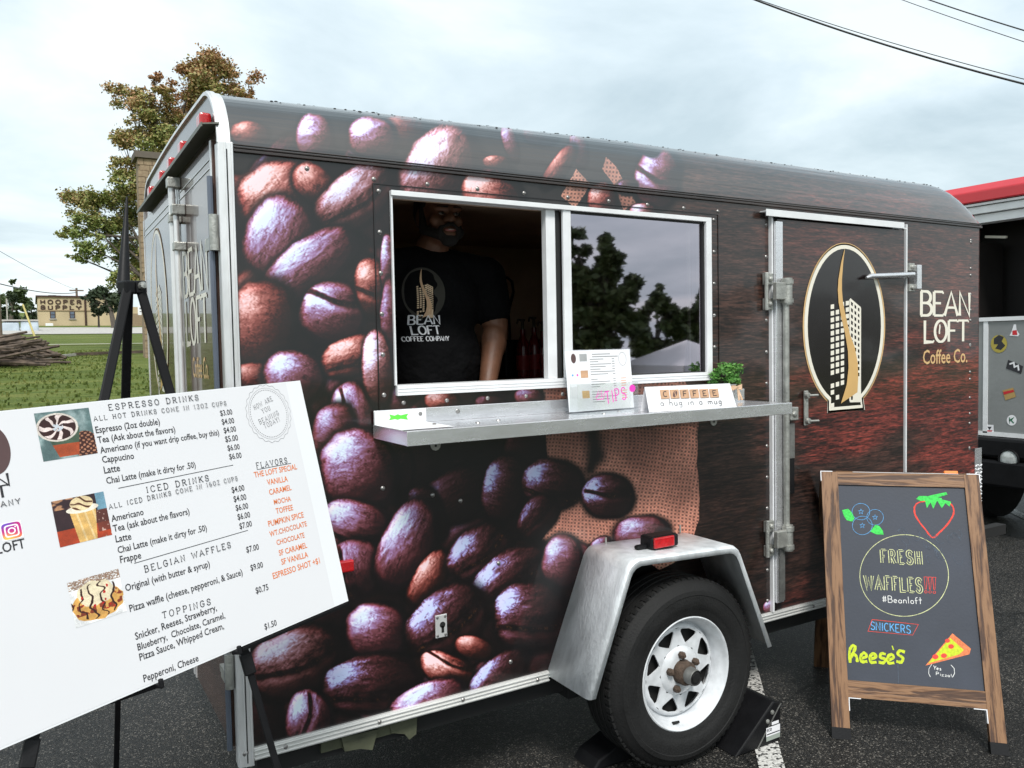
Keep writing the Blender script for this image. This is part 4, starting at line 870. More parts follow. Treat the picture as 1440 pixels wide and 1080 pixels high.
# ---- side door
DX0, DX1, DZ0, DZ1 = 2.215, 3.075, .42, 2.045
DR = MB()
pts = [(DX0, -.014, DZ0), (DX1, -.014, DZ0), (DX1, -.014, DZ1), (DX0, -.014, DZ1)]; DR.face(pts, [uvx(p[0], p[2]) for p in pts])
for a, b in (((DX0, DZ0), (DX1, DZ0)), ((DX1, DZ0), (DX1, DZ1)), ((DX1, DZ1), (DX0, DZ1)), ((DX0, DZ1), (DX0, DZ0))):
    pts = [(a[0], -.001, a[1]), (b[0], -.001, b[1]), (b[0], -.014, b[1]), (a[0], -.014, a[1])]; DR.face(pts, [uvx(p[0], p[2]) for p in pts])
DOOR = obj('side_door', DR, M['wrap'], TR)
mb = MB(); mb.box((2.185, -.006, DZ0 - .03), (DX0, -.001, 2.07)); mb.box((DX1, -.006, DZ0 - .03), (3.088, -.001, 2.07)); mb.box((DX0, -.006, DZ1), (DX1, -.001, 2.07)); obj('door_gap', mb, M['black_vinyl'], TR)
for x in (2.178, 3.088): mb = MB(); mb.box((x, -.018, DZ0 - .03), (x + .009, 0, 2.075)); obj('door_edge_trim', mb, M['alu_white'], TR, bevel=.001)
x0, x1 = P(1076, 297, 1, -.03).x, P(1270, 312, 1, -.03).x
mb = MB(); mb.box((x0, -.035, 2.068), (x1, 0, 2.072)); mb.box((x0, -.037, 2.050), (x1, -.033, 2.078)); obj('drip_cap', mb, M['alu_white'], TR, bevel=.001)
mb = MB(); mb.box((x1, -.03, 2.050), (x1 + .03, -.024, 2.056)); obj('drip_cap_tail', mb, M['alu_white'], TR)
# double locking tubes with two clamp brackets
xl, xr = P(1097, 500, 1, -.03).x, P(1105.5, 500, 1, -.045).x
mb = MB(); mb.box((xl - .022, -.03, DZ0 + .01), (xl + .020, -.014, DZ1 - .012)); obj('hinge_channel', mb, M['alu'], DOOR, bevel=.002)
mb = MB(); zt = P(1105, 400, 1, -.045).z; mb.tube([(xr, -.045, .66), (xr, -.045, zt)], .013, 14); obj('locking_tube', mb, M['steel'], DOOR, smooth=True)
mb = MB(); mb.box((xl - .014, -.040, .44), (xl + .016, -.03, .66)); obj('hinge_channel_foot', mb, M['steel_dark'], DOOR, bevel=.002)
for py_ in (410, 757):
    z = P(1085, py_, 1, -.02).z; 
    mb = MB(); mb.box((xl - .075, -.022, z - .075), (xl - .030, -.004, z - .028)); mb.box((xl - .075, -.022, z + .028), (xl - .030, -.004, z + .075)); mb.tube([(xl - .068, -.02, z - .078), (xl - .068, -.02, z + .078)], .009, 10)
    for dz in (-.052, .052): mb.lathe([(0, .012), (.009, .010), (.012, .004), (.012, 0)], (xl - .048, -.022, z + dz), (0, -1, 0), 8)
    h = obj('clamp_bracket', mb, M['steel'], TR, bevel=.002)
    mb = MB(); mb.box((xl - .055, -.062, z - .036), (xr - .008, -.040, z + .036)); obj('clamp_plate', mb, M['steel'], h, bevel=.004)
    mb = MB(); mb.tube([(xr + .002, -.05, z - .055), (xr + .002, -.05, z + .055)], .021, 14); mb.tube([(xr + .002, -.05, z + .03), (xr + .002, -.05, z + .048)], .026, 14); mb.tube([(xr + .002, -.05, z - .048), (xr + .002, -.05, z - .03)], .026, 14); obj('clamp_collar', mb, M['steel'], h, smooth=True)
# latch handle
a, b_ = P(1135, 556, 1, -.03), P(1136, 592, 1, -.03)
mb = MB(); mb.obox((a + b_) / 2 + Vector((0, .008, 0)), (.013, 0, 0), (0, .004, 0), (0, 0, (a.z - b_.z) / 2 + .02)); h = obj('latch_plate', mb, M['steel'], DOOR, bevel=.003)
mb = MB()
for p in (a, b_): mb.lathe([(0, .012), (.012, .01), (.014, 0)], p, (0, -1, 0), 12)
mb.tube([a + Vector((.0, -.01, 0)), a + Vector((.045, -.02, .0))], .005, 8); mb.tube([b_ + Vector((.0, -.01, 0)), b_ + Vector((.045, -.02, .0))], .005, 8)
obj('latch_bolts', mb, M['steel'], h, smooth=True, kind='stuff')
# hold-back arm and its catch
p0, p1 = P(1222, 389, 1, -.035), P(1284, 386, 1, -.035)
mb = MB(); mb.tube([p0 + Vector((-.02, 0, -.006)), p0 + Vector((.01, 0, .002)), (p0 + p1) / 2, p1], [.006, .012, .013, .013], 12); obj('hold_back_arm', mb, M['alu'], TR, smooth=True)
pz = P(1283, 391, 1, -.01); mb = MB(); mb.box((pz.x - .012, -.045, pz.z - .055), (pz.x + .022, -.02, pz.z + .06)); h = obj('hold_back_catch', mb, M['alu'], TR, bevel=.003)
mb = MB()
for dz in (-.048, .05): mb.box((pz.x - .052, -.03, pz.z + dz - .018), (pz.x - .012, -.004, pz.z + dz + .018)); mb.lathe([(0, .01), (.010, .008), (.012, 0)], (pz.x - .032, -.03, pz.z + dz), (0, -1, 0), 8)
obj('catch_bolts', mb, M['steel'], h, bevel=.002, kind='stuff')
# tread plate on the nose corner
x_t = P(1370, 650, 1, 0).x; mb = MB(); z1 = P(1375, 630, 1, 0).z; mb.box((x_t, -.004, ZR - .02), (LEN + .004, -.001, z1)); tp = obj('tread_plate', mb, M['alu'], TR)
mb = MB()
for i in range(3):
    for j in range(26):
        x = x_t + .012 + i * .022; z = ZR + .01 + j * .019
        if z > z1 - .01: break
        s_ = 1 if (i + j) % 2 else -1; mb.obox((x, -.005, z), (.006, 0, .004 * s_), (0, .0012, 0), (-.0015 * s_, 0, .002))
obj('tread_diamonds', mb, M['alu_white'], tp, kind='stuff')
# door emblem, name on the front flank
SIDE = Frame((0, 0, 0), (1, 0, 0), (0, 0, 1)); SD = Frame((0, -.0142, 0), (1, 0, 0), (0, 0, 1))
oc = SD.loc(1186.5, 459); hw = (SD.loc(1243.5, 465)[0] - SD.loc(1129.5, 465)[0]) / 2; hh = (SD.loc(1187, 344)[1] - SD.loc(1186, 572)[1]) / 2
emblem(DOOR, SD.T, (SD.loc(1243.5, 465)[0] + SD.loc(1129.5, 465)[0]) / 2, (SD.loc(1187, 344)[1] + SD.loc(1186, 572)[1]) / 2, hw * .98, hh, [M['black_vinyl'], M['cream'], M['tan'], M['gold']])
def two(fr, a, b): A, B_ = fr.loc(*a), fr.loc(*b); return A, B_
mb = MB(); A, B_ = two(SIDE, (1292, 444.5), (1364, 443)); cap = SIDE.loc(1292, 410.5)[1] - A[1]; z_ = (A[1] + B_[1]) / 2; stroke_text(mb, SIDE, 'BEAN', (A[0] + .01, z_), (B_[0], z_), cap, .20, .10, .065, .07, .0012)
A, B_ = two(SIDE, (1297, 481), (1361, 480)); z_ = (A[1] + B_[1]) / 2; cap2 = SIDE.loc(1297, 450.5)[1] - A[1]; stroke_text(mb, SIDE, 'LOFT', (A[0] + .01, z_), (B_[0], z_), cap2, .20, .10, .065, .05, .0012)
ob_ = SIDE.loc(1321, 463); e_ = MB(); mb.ribbon([(ob_[0] + .002 * math.sin(t * 3), ob_[1] + t * cap2 * .22) for t in np.linspace(-1, 1, 7)], .012, SIDE.T, .0012)
obj('shop_name', mb, M['cream'], TR)
mb = MB(); A, B_ = two(SIDE, (1297.5, 512), (1360, 512)); sans(mb, SIDE, 'Coffee Co.', (A[0], A[1]), (B_[0], A[1]), .0012, 1.15); obj('shop_name', mb, M['tan'], TR)
# keyhole plate low on the side
p = P(620, 880, 1, 0); mb = MB(); mb.box((p.x - .021, -.004, p.z - .038), (p.x + .021, 0, p.z + .038)); k_ = obj('key_plate', mb, M['trim'], TR, bevel=.006)
mb = MB(); mb.lathe([(0, .001), (.010, .001), (.010, 0)], (p.x + .004, -.0042, p.z + .004), (0, -1, 0), 14); mb.box((p.x - .0, -.0052, p.z - .022), (p.x + .009, -.0042, p.z)); obj('keyhole', mb, M['underbody'], k_)
mb = MB()
for dx_, dz in ((-.014, -.03), (.014, -.03), (-.014, .03), (.014, .03)): mb.lathe([(0, .003), (.004, .002), (.005, 0)], (p.x + dx_, -.004, p.z + dz), (0, -1, 0), 8)
obj('plate_screws', mb, M['rivet'], k_, kind='stuff')
# side marker lamp peeping out behind the board
p = P(489, 794, 1, 0); mb = MB(); mb.box((p.x - .05, -.022, p.z - .018), (p.x + .014, -.001, p.z + .018)); obj('side_marker_light', mb, M['red_lens'], TR, bevel=.005)
# mudguard over the wheel
FO = [(1.045, .372), (1.213, .775), (1.222, .790), (1.238, .803), (1.262, .810), (1.70, .792), (1.722, .786), (1.738, .774), (1.750, .755), (1.915, .375)]
FI = FO
mb = MB(); n = len(FO)
top = [Vector((x, .0, z)) for x, z in FO]; out_ = [Vector((x, -.235, z)) for x, z in FO]
def inset(pts, d):
    c = Vector((1.48, pts[0].y, .35)); return [p + (Vector((c.x - p.x, 0, c.z - p.z))).normalized() * d for p in pts]
lip0 = [Vector((p.x, -.252, p.z)) + (Vector((1.48 - p.x, 0, .35 - p.z)).normalized() * .010) for p in out_]; lip1 = inset(lip0, .020)
rows = [top, out_, [Vector((a.x * .6 + b.x * .4, -.247, a.z * .6 + b.z * .4)) for a, b in zip(out_, lip0)], lip0, lip1]
idx = [mb.verts(r_) for r_ in rows]
for a, b in zip(idx, idx[1:]):
    for k in range(n - 1): mb.f.append((a + k, a + k + 1, b + k + 1, b + k))
FEND = obj('mudguard', mb, M['alu_fender'], TR, smooth=True, solid=.003)
mb = MB(); wl = MB(); wl.box((1.08, .001, .34), (1.88, .014, .80)); obj('wheel_arch_liner', wl, M['underbody'], TR)
# clearance lamp on the mudguard
p = P(921, 763, 1, -.13); mb = MB(); mb.box((p.x - .060, -.185, .806), (p.x + .066, -.115, .852)); mb.box((p.x - .105, -.16, .806), (p.x - .055, -.135, .824)); L_ = obj('clearance_lamp', mb, M['black_plastic'], TR, bevel=.010)
mb = MB(); mb.box((p.x - .054, -.194, .812), (p.x + .038, -.183, .850)); obj('lamp_lens', mb, M['red_lens'], L_, bevel=.004)
for x in (1.30, 1.66): mb = MB(); mb.tube([(x, -.02, .80), (x, -.02, .832)], .0035, 8); obj('guard_stud', mb, M['steel'], TR)

# ---- wheel
WC = Vector((1.512, 0, .343)); AX = Vector((0, -1, 0))
rimm = MB(); yb = .0
barrel = [(.190, .085), (.196, .150), (.193, .190), (.200, .203), (.2075, .206), (.2085, .212), (.204, .215), (.198, .211), (.1935, .200), (.188, .190), (.181, .178), (.177, .165), (.174, .154), (.170, .152)]
rimm.lathe(barrel, WC, AX, 72)
disc = [(.090, .172), (.080, .182), (.062, .186), (.045, .186), (.045, .150)]
rimm.lathe([(.170, .152), (.168, .162), (.163, .168), (.158, .170)], WC, AX, 72); rimm.lathe(disc, WC, AX, 72)
# eight windows cut in the disc
cx_ = WC
def wp(r, a, h): return WC + Vector((r * math.cos(a), -h, r * math.sin(a)))
holes = []
for s_ in range(8):
    a0 = 2 * PI * (s_ + .5) / 8 + .06; half = PI / 8; ro, ri = .158, .090; rc = .124
    tri = [(.152, -.60), (.1535, 0), (.152, .60), (.148, .72), (.140, .70), (.107, .24), (.099, 0), (.107, -.24), (.140, -.70), (.148, -.72)]
    tri = [(r_, t_ * half) for r_, t_ in tri]; c2 = np.array([rc * math.cos(0), 0.0])
    H_ = [np.array([r_ * math.cos(t_), r_ * math.sin(t_)]) for r_, t_ in tri]
    nS = 40; outer = []; 
    for k in range(nS):
        f_ = -PI + 2 * PI * k / nS; d_ = np.array([math.cos(f_), math.sin(f_)]); lo, hi = 0, .2
        for _ in range(30):
            mdd = (lo + hi) / 2; q = c2 + d_ * mdd; rr_, aa_ = math.hypot(*q), math.atan2(q[1], q[0])
            if ri <= rr_ <= ro and abs(aa_) <= half: lo = mdd
            else: hi = mdd
        outer.append(c2 + d_ * lo)
    inner = []
    for k in range(nS):
        f_ = -PI + 2 * PI * k / nS; d_ = np.array([math.cos(f_), math.sin(f_)]); best = .01
        for i in range(len(H_)):
            A_, B2 = H_[i] - c2, H_[(i + 1) % len(H_)] - c2; e_ = B2 - A_; den = d_[0] * e_[1] - d_[1] * e_[0]
            if abs(den) < 1e-12: continue
            t1 = (A_[0] * e_[1] - A_[1] * e_[0]) / den; u1 = (A_[0] * d_[1] - A_[1] * d_[0]) / den
            if t1 > 0 and -1e-6 <= u1 <= 1 + 1e-6: best = t1
        inner.append(c2 + d_ * best)
    hh_ = lambda q: .170 + .002 * (.158 - math.hypot(*q)) / .06
    rot = lambda q, h: wp(math.hypot(*q), math.atan2(q[1], q[0]) + a0, h)
    io = rimm.verts([rot(q, hh_(q)) for q in outer]); ii = rimm.verts([rot(q, hh_(q)) for q in inner]); ib = rimm.verts([rot(q, .1655) for q in inner])
    for k in range(nS):
        k2 = (k + 1) % nS; rimm.f.append((io + k, io + k2, ii + k2, ii + k)); rimm.f.append((ii + k, ii + k2, ib + k2, ib + k))
WHEEL = obj('wheel', rimm, M['rim'], TR, smooth=True)
ty = MB(); prof_t = [(.198, .205), (.212, .216), (.225, .219), (.236, .2225), (.240, .2255), (.262, .2275), (.285, .2265), (.2875, .2285), (.303, .226), (.305, .2225), (.322, .213), (.330, .205), (.3375, .195)]
x_ = .19
gro = []
for c in (.172, .142, .112, .082): gro += [(.3415, c + .009), (.3415, c + .006), (.334, c + .005), (.334, c - .001), (.343, c - .002)]
prof_t += gro + [(.3415, .06), (.336, .045), (.320, .032), (.290, .025), (.24, .03), (.198, .045)]
ty.lathe(prof_t, WC, AX, 96, close=True); tyre = obj('tyre', ty, M['rubber'], WHEEL, smooth=True)
# tread blocks' lateral sipes on the shoulder
mb = MB()
for k in range(72):
    a = 2 * PI * k / 72; r_ = .3395
    for h0, h1 in ((.176, .196),): 
        p = wp(r_, a, (h0 + h1) / 2); mb.obox(p, Vector((math.cos(a), 0, math.sin(a))) * .004, Vector((0, 1, 0)) * .012, Vector((-math.sin(a), 0, math.cos(a))) * .009)
obj('tread_blocks', mb, M['rubber'], WHEEL, kind='stuff')
mb = MB(); mb.lathe([(.169, .06), (.169, .140), (.05, .142), (0, .142)], WC, AX, 40); obj('brake_drum', mb, M['underbody'], WHEEL, smooth=True)
hb = MB(); hb.lathe([(.044, .12), (.044, .180), (.043, .214), (.037, .222), (.030, .224)], WC, AX, 32); hub = obj('hub', hb, M['rust'], WHEEL, smooth=True)
mb = MB(); mb.lathe([(.030, .218), (.031, .230), (.029, .234), (.029, .256), (.027, .260)], WC, AX, 32); obj('grease_cap', mb, M['steel_dark'], WHEEL, smooth=True)
mb = MB(); mb.lathe([(.027, .260), (.023, .256), (.018, .257), (.017, .260), (0, .2605)], WC, AX, 32); obj('cap_plug', mb, M['rubber'], WHEEL, smooth=True)
mb = MB(); 
first = None
for k in range(5):
    a = 2 * PI * k / 5 + PI / 2 + .10; p = wp(.064, a, .186)
    if first is None:
        mb = MB(); mb.lathe([(.0135, 0), (.0135, .014), (.010, .019), (.007, .020), (.006, .024), (0, .025)], p, AX, 6); first = obj('lug_nut', mb, M['rust'], WHEEL); fp = p
    else: inst(first, WHEEL, p - fp)
mb = MB(); p = wp(.183, -PI / 2 - .22, .190); mb.tube([p + Vector((-.012, 0, 0)), p + Vector((.016, -.004, .001))], [.006, .0045], 10); obj('valve_stem', mb, M['rubber'], WHEEL)
# axle, chassis rails and drop-down step tube below the floor
mb = MB(); mb.box((.05, .05, .27), (LEN - .1, .11, ZB)); mb.box((.05, WIDE - .11, .27), (LEN - .1, WIDE - .05, ZB)); mb.box((.03, .02, ZB - .004), (LEN - .04, WIDE - .02, ZB + .03)); mb.tube([(1.512, .03, .343), (1.512, WIDE - .05, .343)], .035, 12); mb.box((1.15, .02, .25), (1.2, .1, .30)); mb.box((LEN - .1, .4, .3), (LEN + 1.0, .46, .36)); mb.box((LEN - .1, WIDE - .46, .3), (LEN + 1.0, WIDE - .40, .36))
obj('chassis', mb, M['underbody'], TR)
mb = MB(); mb.lathe(prof_t, Vector((1.512, WIDE + .0, .343)) , Vector((0, 1, 0)), 40, close=True); obj('wheel', mb, M['rubber'], TR, smooth=True, label='far side wheel under the trailer')
# folded corner jack hanging under the sill
p = P(500, 1035, 1, .06); mb = MB(); mb.bar((.24, .06, .318), (.56, .06, .318), .05, .045); mb.prism([(.46, .03, .34), (.56, .03, .34), (.555, .03, .275), (.53, .03, .262), (.515, .03, .285), (.47, .03, .30)], (0, .05, 0)); mb.prism([(.30, .02, .335), (.42, .02, .33), (.40, .02, .268), (.36, .02, .283), (.31, .02, .288)], (0, .03, 0))
obj('stabiliser_jack', mb, M['grime'], TR)

# ------------------------------------------------------------------ the man serving, standing behind the open half of the window
def remesh_obj(name, mb, material, parent, vox, smooth_it=2, label=None):
    me = bpy.data.meshes.new(name); org = ORG[parent.name] if parent is not None else Vector((0, 0, 0))
    me.from_pydata([(x - org.x, y - org.y, z - org.z) for x, y, z in mb.v], [], mb.f)
    o = bpy.data.objects.new(name, me); COL.objects.link(o); r = o.modifiers.new('r', 'REMESH'); r.mode = 'VOXEL'; r.voxel_size = vox
    if smooth_it: s_ = o.modifiers.new('s', 'SMOOTH'); s_.iterations = smooth_it; s_.factor = .6
    dg = bpy.context.evaluated_depsgraph_get(); dg.update(); m2 = bpy.data.meshes.new_from_object(o.evaluated_get(dg)); bpy.data.objects.remove(o); bpy.data.meshes.remove(me)
    m2.name = name; 
    for p in m2.polygons: p.use_smooth = True
    m2.materials.append(material); o = bpy.data.objects.new(name, m2); COL.objects.link(o); o.parent = parent
    if parent is None: o.location = org
    ORG[o.name] = org; return tag(o, label=label)
YM = .40
hc = P(618, 306, 1, YM); tcx = P(612, 430, 1, YM).x; fl = ZR + .03
PS = empty('person', (tcx, YM + .04, fl), 'man in a black printed t-shirt smiling behind the open serving window', 'person')
shx = P(698, 395, 1, YM).x; sh_z = P(690, 369, 1, YM).z; hw_ = shx - tcx
bd_ = MB(); hz = hc.z
def head(bd, g=0.0):
    bd.ball(hc + Vector((0, .025, .025)), .077 + g, .098 + g, .105 + g, 20, 14); bd.ball(hc + Vector((0, -.012, -.045)), .058 + g, .070 + g, .068 + g, 16, 10)
head(bd_)
bd_.ball(hc + Vector((0, -.072, -.075)), .034, .025, .024); bd_.ball(hc + Vector((0, -.074, .022)), .062, .022, .018)           # chin, brow
bd_.cap(hc + Vector((0, -.078, .012)), hc + Vector((0, -.096, -.016)), .010, .016); bd_.ball(hc + Vector((-.015, -.086, -.019)), .011); bd_.ball(hc + Vector((.015, -.086, -.019)), .011)
for s_ in (-1, 1):
    bd_.ball(hc + Vector((.042 * s_, -.052, -.020)), .026, .024, .022); bd_.ball(hc + Vector((.078 * s_, .015, -.005)), .011, .022, .032)
nk = hc + Vector((0, .035, -.12)); ch = Vector((tcx, YM + .05, sh_z - .02))
bd_.cap(nk + Vector((0, 0, .05)), ch + Vector((0, 0, .03)), .060, .068)
hip = Vector((tcx, YM + .06, 1.22))
bd_.ball(Vector((tcx, YM + .06, sh_z - .16)), .19, .125, .20); bd_.ball(Vector((tcx, YM + .05, sh_z - .40)), .175, .135, .20); bd_.ball(hip, .165, .12, .13)
for s_ in (-1, 1):
    k_ = Vector((tcx + .10 * s_, YM + .05, .86)); ft = Vector((tcx + .12 * s_, YM + .08, fl + .06)); bd_.cap(hip + Vector((.085 * s_, 0, -.05)), k_, .095, .062); bd_.cap(k_, ft, .058, .038); bd_.cap(ft + Vector((0, .02, -.02)), ft + Vector((.02 * s_, -.16, -.03)), .042, .03)
# arms: left arm hangs with the hand resting on the counter edge, right arm down by his side
sho = Vector((tcx + hw_ - .025, YM + .05, sh_z - .055)); el = P(697, 462, 1, YM - .0); wr = P(686, 540, 1, YM - .09)
sho2 = Vector((tcx - hw_ + .025, YM + .05, sh_z - .055)); el2 = sho2 + Vector((-.05, .03, -.28)); wr2 = el2 + Vector((.02, -.08, -.24))
def arm(bd, a, b, c, g=0.0):
    bd.cap(a, b, .066 + g, .052 + g); bd.cap(b, c, .051 + g, .034 + g); bd.ball(b + (c - b) * .25, .053 + g, .049 + g, .075); bd.ball(a + (b - a) * .55, .062 + g, .058 + g, .08)
arm(bd_, sho, el, wr); arm(bd_, sho2, el2, wr2)
def hand(bd, w, dirn, side):
    dirn = Vector(dirn).normalized(); sx = Vector((1, 0, 0)); nn = dirn.cross(sx).normalized()
    bd.obox(w + dirn * .055, sx * .036, dirn * .045, nn * .012)
    for i, (off, L_) in enumerate(((-.028, .066), (-.009, .076), (.010, .072), (.028, .056))):
        b0 = w + dirn * .095 + sx * off; b1 = b0 + dirn * L_ * .5 + nn * .006; b2 = b1 + dirn * L_ * .4 + nn * .018; bd.cap(b0, b1, .0092, .0085, 8); bd.cap(b1, b2, .0085, .007, 8)
    t0 = w + dirn * .03 + sx * .032 * side; t1 = t0 + dirn * .035 + sx * .022 * side; bd.cap(t0, t1, .011, .010, 8); bd.cap(t1, t1 + dirn * .028 + nn * .008, .010, .008, 8)
hand(bd_, wr, (.0, -.35, -.95), -1); hand(bd_, wr2, (.05, -.2, -1), 1)
BODY = remesh_obj('body', bd_, M['skin'], PS, .006, 2)
st = MB()
st.ball(Vector((tcx, YM + .06, sh_z - .15)), .212, .145, .215, 20, 14); st.ball(Vector((tcx, YM + .045, sh_z - .38)), .200, .160, .24, 20, 14); st.ball(Vector((tcx, YM + .06, sh_z - .60)), .190, .145, .13, 20, 10)
st.cap(Vector((tcx - .05, YM + .05, sh_z - .01)), sho2 + Vector((0, 0, 0)), .066, .082); st.cap(Vector((tcx + .05, YM + .05, sh_z - .01)), sho, .066, .082)
for a, b in ((sho, el), (sho2, el2)): st.cap(a, a + (b - a) * .62, .085, .078, 18)
SHIRT = remesh_obj('t_shirt', st, M['shirt'], PS, .009, 4)
lg = MB()
for s_ in (-1, 1):
    k_ = Vector((tcx + .10 * s_, YM + .05, .86)); ft = Vector((tcx + .12 * s_, YM + .08, fl + .09)); lg.cap(hip + Vector((.085 * s_, 0, -.06)), k_, .112, .08); lg.cap(k_, ft, .078, .06)
lg.ball(hip, .178, .135, .12); remesh_obj('trousers', lg, M['black_plastic'], PS, .012, 2)
hr = MB(); hr.ball(hc + Vector((0, .036, .034)), .0815, .100, .106, 20, 14); HB = remesh_obj('hair', hr, M['hair'], PS, .007, 1)
bb_ = MB()   # beard: jaw line, chin, moustache
pts = [hc + Vector((.072 * math.sin(a), -.006 - .070 * math.cos(a), -.052 - .030 * math.cos(a) ** 2)) for a in np.linspace(-1.45, 1.45, 13)]
for a, b in zip(pts, pts[1:]): bb_.cap(a, b, .019, .019, 8)
bb_.ball(hc + Vector((0, -.078, -.094)), .036, .024, .024); 
for s_ in (-1, 1): bb_.cap(hc + Vector((.006 * s_, -.097, -.037)), hc + Vector((.036 * s_, -.082, -.050)), .0075, .006, 8); bb_.cap(hc + Vector((.036 * s_, -.082, -.050)), hc + Vector((.040 * s_, -.076, -.078)), .009, .012, 8)
for s_ in (-1, 1): bb_.cap(hc + Vector((.073 * s_, .0, .03)), hc + Vector((.072 * s_, -.008, -.04)), .012, .016, 8)
remesh_obj('beard', bb_, M['hair'], PS, .005, 1)
mb = MB(); 
for s_ in (-1, 1): 
    m_ = MB(); m_.ball(hc + Vector((.029 * s_, -.0785, .003)), .0105, .009, .0048); e_ = obj('eye', m_, M['eye'], PS, smooth='all')
    m_ = MB(); m_.ball(hc + Vector((.029 * s_, -.0870, .003)), .0055, .003, .0052); obj('iris', m_, M['hair'], e_, smooth='all')
    m_ = MB(); m_.cap(hc + Vector((.014 * s_, -.096, .025)), hc + Vector((.046 * s_, -.084, .027)), .0036, .0028, 8); obj('eyebrow', m_, M['hair'], PS, smooth='all')
m_ = MB(); m_.ball(hc + Vector((0, -.090, -.058)), .024, .008, .0065); lp = obj('lips', m_, M['lips'], PS, smooth='all')
m_ = MB(); m_.ball(hc + Vector((0, -.0935, -.0565)), .015, .006, .0026); obj('teeth', m_, M['teeth'], lp, smooth='all')
# print on the shirt, laid onto the cloth
from mathutils.bvhtree import BVHTree
SC_x, SC_z = P(597, 430, 1, YM - .1).x, P(597, 430, 1, YM - .1).z
bv = BVHTree.FromPolygons([tuple(v.co + ORG[SHIRT.name]) for v in SHIRT.data.vertices], [tuple(p.vertices) for p in SHIRT.data.polygons])
h_ = bv.ray_cast(Vector((SC_x, -1, SC_z)), Vector((0, 1, 0)), 3)
SF = Frame((0, h_[0].y, 0), (1, 0, 0), (0, 0, 1))
def onshirt(a, b, off):
    h = bv.ray_cast(Vector((a, -1, b)), Vector((0, 1, 0)), 3)
    return Vector((a, (h[0].y if h[0] else YM - .1) - .0018 - off * 1.2, b))
c0 = SF.loc(596.5, 412); hwS = (SF.loc(623, 412)[0] - SF.loc(569, 412)[0]) / 2; hhS = (SF.loc(596, 372)[1] - SF.loc(596, 445)[1]) / 2
emblem(SHIRT, onshirt, c0[0], c0[1], hwS, hhS * 1.0, [mat('shirt_emblem_ground', (.028, .026, .02), .9), M['shirt_print'], M['shirt_print'], mat('shirt_tan', (.5, .33, .2), .9), mat('shirt_tan_light', (.6, .45, .3), .9)], ring=False, base=0, step=.0004)
mb = MB()
for txt, a, b, top in (('BEAN', (577.5, 456), (616.5, 456), 443.5), ('LOFT', (580, 470.5), (614.5, 470.5), 458.5), ('COFFEE COMPANY', (569.5, 480), (625, 480), 473.5)):
    A, B_ = SF.loc(*a), SF.loc(*b); cp = (SF.loc(a[0], top)[1] - A[1]); stroke_text(mb, SF, txt, A, (B_[0], A[1]), cp, .20 if cp > .02 else .2, .11, .06, .12, .0, fn=onshirt)
obj('shirt_lettering', mb, M['shirt_print'], SHIRT)

# ------------------------------------------------------------------ inside the trailer: counter and bottles seen past his arm
ct = empty('back_counter', (1.3, 1.45, fl), 'brown wooden counter against the back wall inside the trailer', 'counter')
zc = P(750, 532, 1, 1.15).z
mb = MB(); mb.box((.75, 1.13, zc - .03), (2.9, 1.72, zc)); obj('counter_top', mb, M['counter'], ct, bevel=.004)
mb = MB(); mb.box((.78, 1.18, fl), (2.86, 1.70, zc - .03)); obj('cabinet', mb, M['inside'], ct)
def bottle(px_, top_, lab_, r_=.034, cat='bottle'):
    p = P(px_, 528, 1, 1.24); zt = P(px_, top_, 1, 1.24).z; z0 = zc; h = (zt - z0)
    t = empty('syrup_bottle', (p.x, 1.24, z0), lab_, cat, 'syrup bottles on the counter inside the trailer')
    m_ = MB(); m_.lathe([(0, 0), (r_, .002), (r_, h * .52), (r_ * .9, h * .60), (r_ * .38, h * .74), (r_ * .38, h * .86), (0, h * .86)], (p.x, 1.24, z0), (0, 0, 1), 20); b_ = obj('glass_body', m_, M['syrup'], t, smooth=True)
    m_ = MB(); m_.lathe([(r_ + .001, h * .14), (r_ + .001, h * .40)], (p.x, 1.24, z0), (0, 0, 1), 20); obj('label_band', m_, mat('red_label', (.3, .02, .02), .5), t, smooth=True)
    m_ = MB(); m_.lathe([(.008, h * .86), (.008, h), (.014, h), (.014, h + .012), (0, h + .012)], (p.x, 1.24, z0), (0, 0, 1), 12); m_.tube([(p.x, 1.24, z0 + h + .006), (p.x - .05, 1.20, z0 + h + .008), (p.x - .062, 1.19, z0 + h - .012)], .005, 8); obj('pump', m_, M['rust'], t, smooth=True)
bottle(736, 452, 'dark red syrup bottle with pump nearest the serving man\'s arm', .036); bottle(752, 449, 'dark red syrup bottle with pump, middle of the row past the man\'s arm', .034); bottle(764, 455, 'dark red syrup bottle with pump close to the window mullion', .034)
p = P(772, 500, 1, 1.30); mb = MB(); mb.lathe([(0, 0), (.055, .004), (.055, .17), (.045, .20), (0, .205)], (p.x + .02, 1.36, zc), (0, 0, 1), 24)
tag(obj('canister', mb, M['truck_red'], None, smooth=True, origin=(p.x + .02, 1.36, zc)), 'bright red canister on the counter behind the window mullion', 'canister')
p = P(722, 500, 1, 1.3); mb = MB(); mb.box((p.x - .05, 1.30, zc), (p.x + .045, 1.5, zc + .2)); g_ = obj('grinder', mb, M['black_plastic'], None, origin=(p.x, 1.4, zc), bevel=.01); tag(g_, 'black countertop machine beside the red syrup bottles', 'machine')
mb = MB(); mb.tube([P(704, 396, 1, 1.5), P(713, 390, 1, 1.5), P(720, 396, 1, 1.5), P(722, 410, 1, 1.5), P(715, 440, 1, 1.5), P(717, 470, 1, 1.5), P(716, 500, 1, 1.5)], .007, 8)
tag(obj('looped_cable', mb, M['black_plastic'], None, smooth=True, origin=P(716, 450, 1, 1.5)), 'black looping power cord on the wall behind the serving man', 'cord')

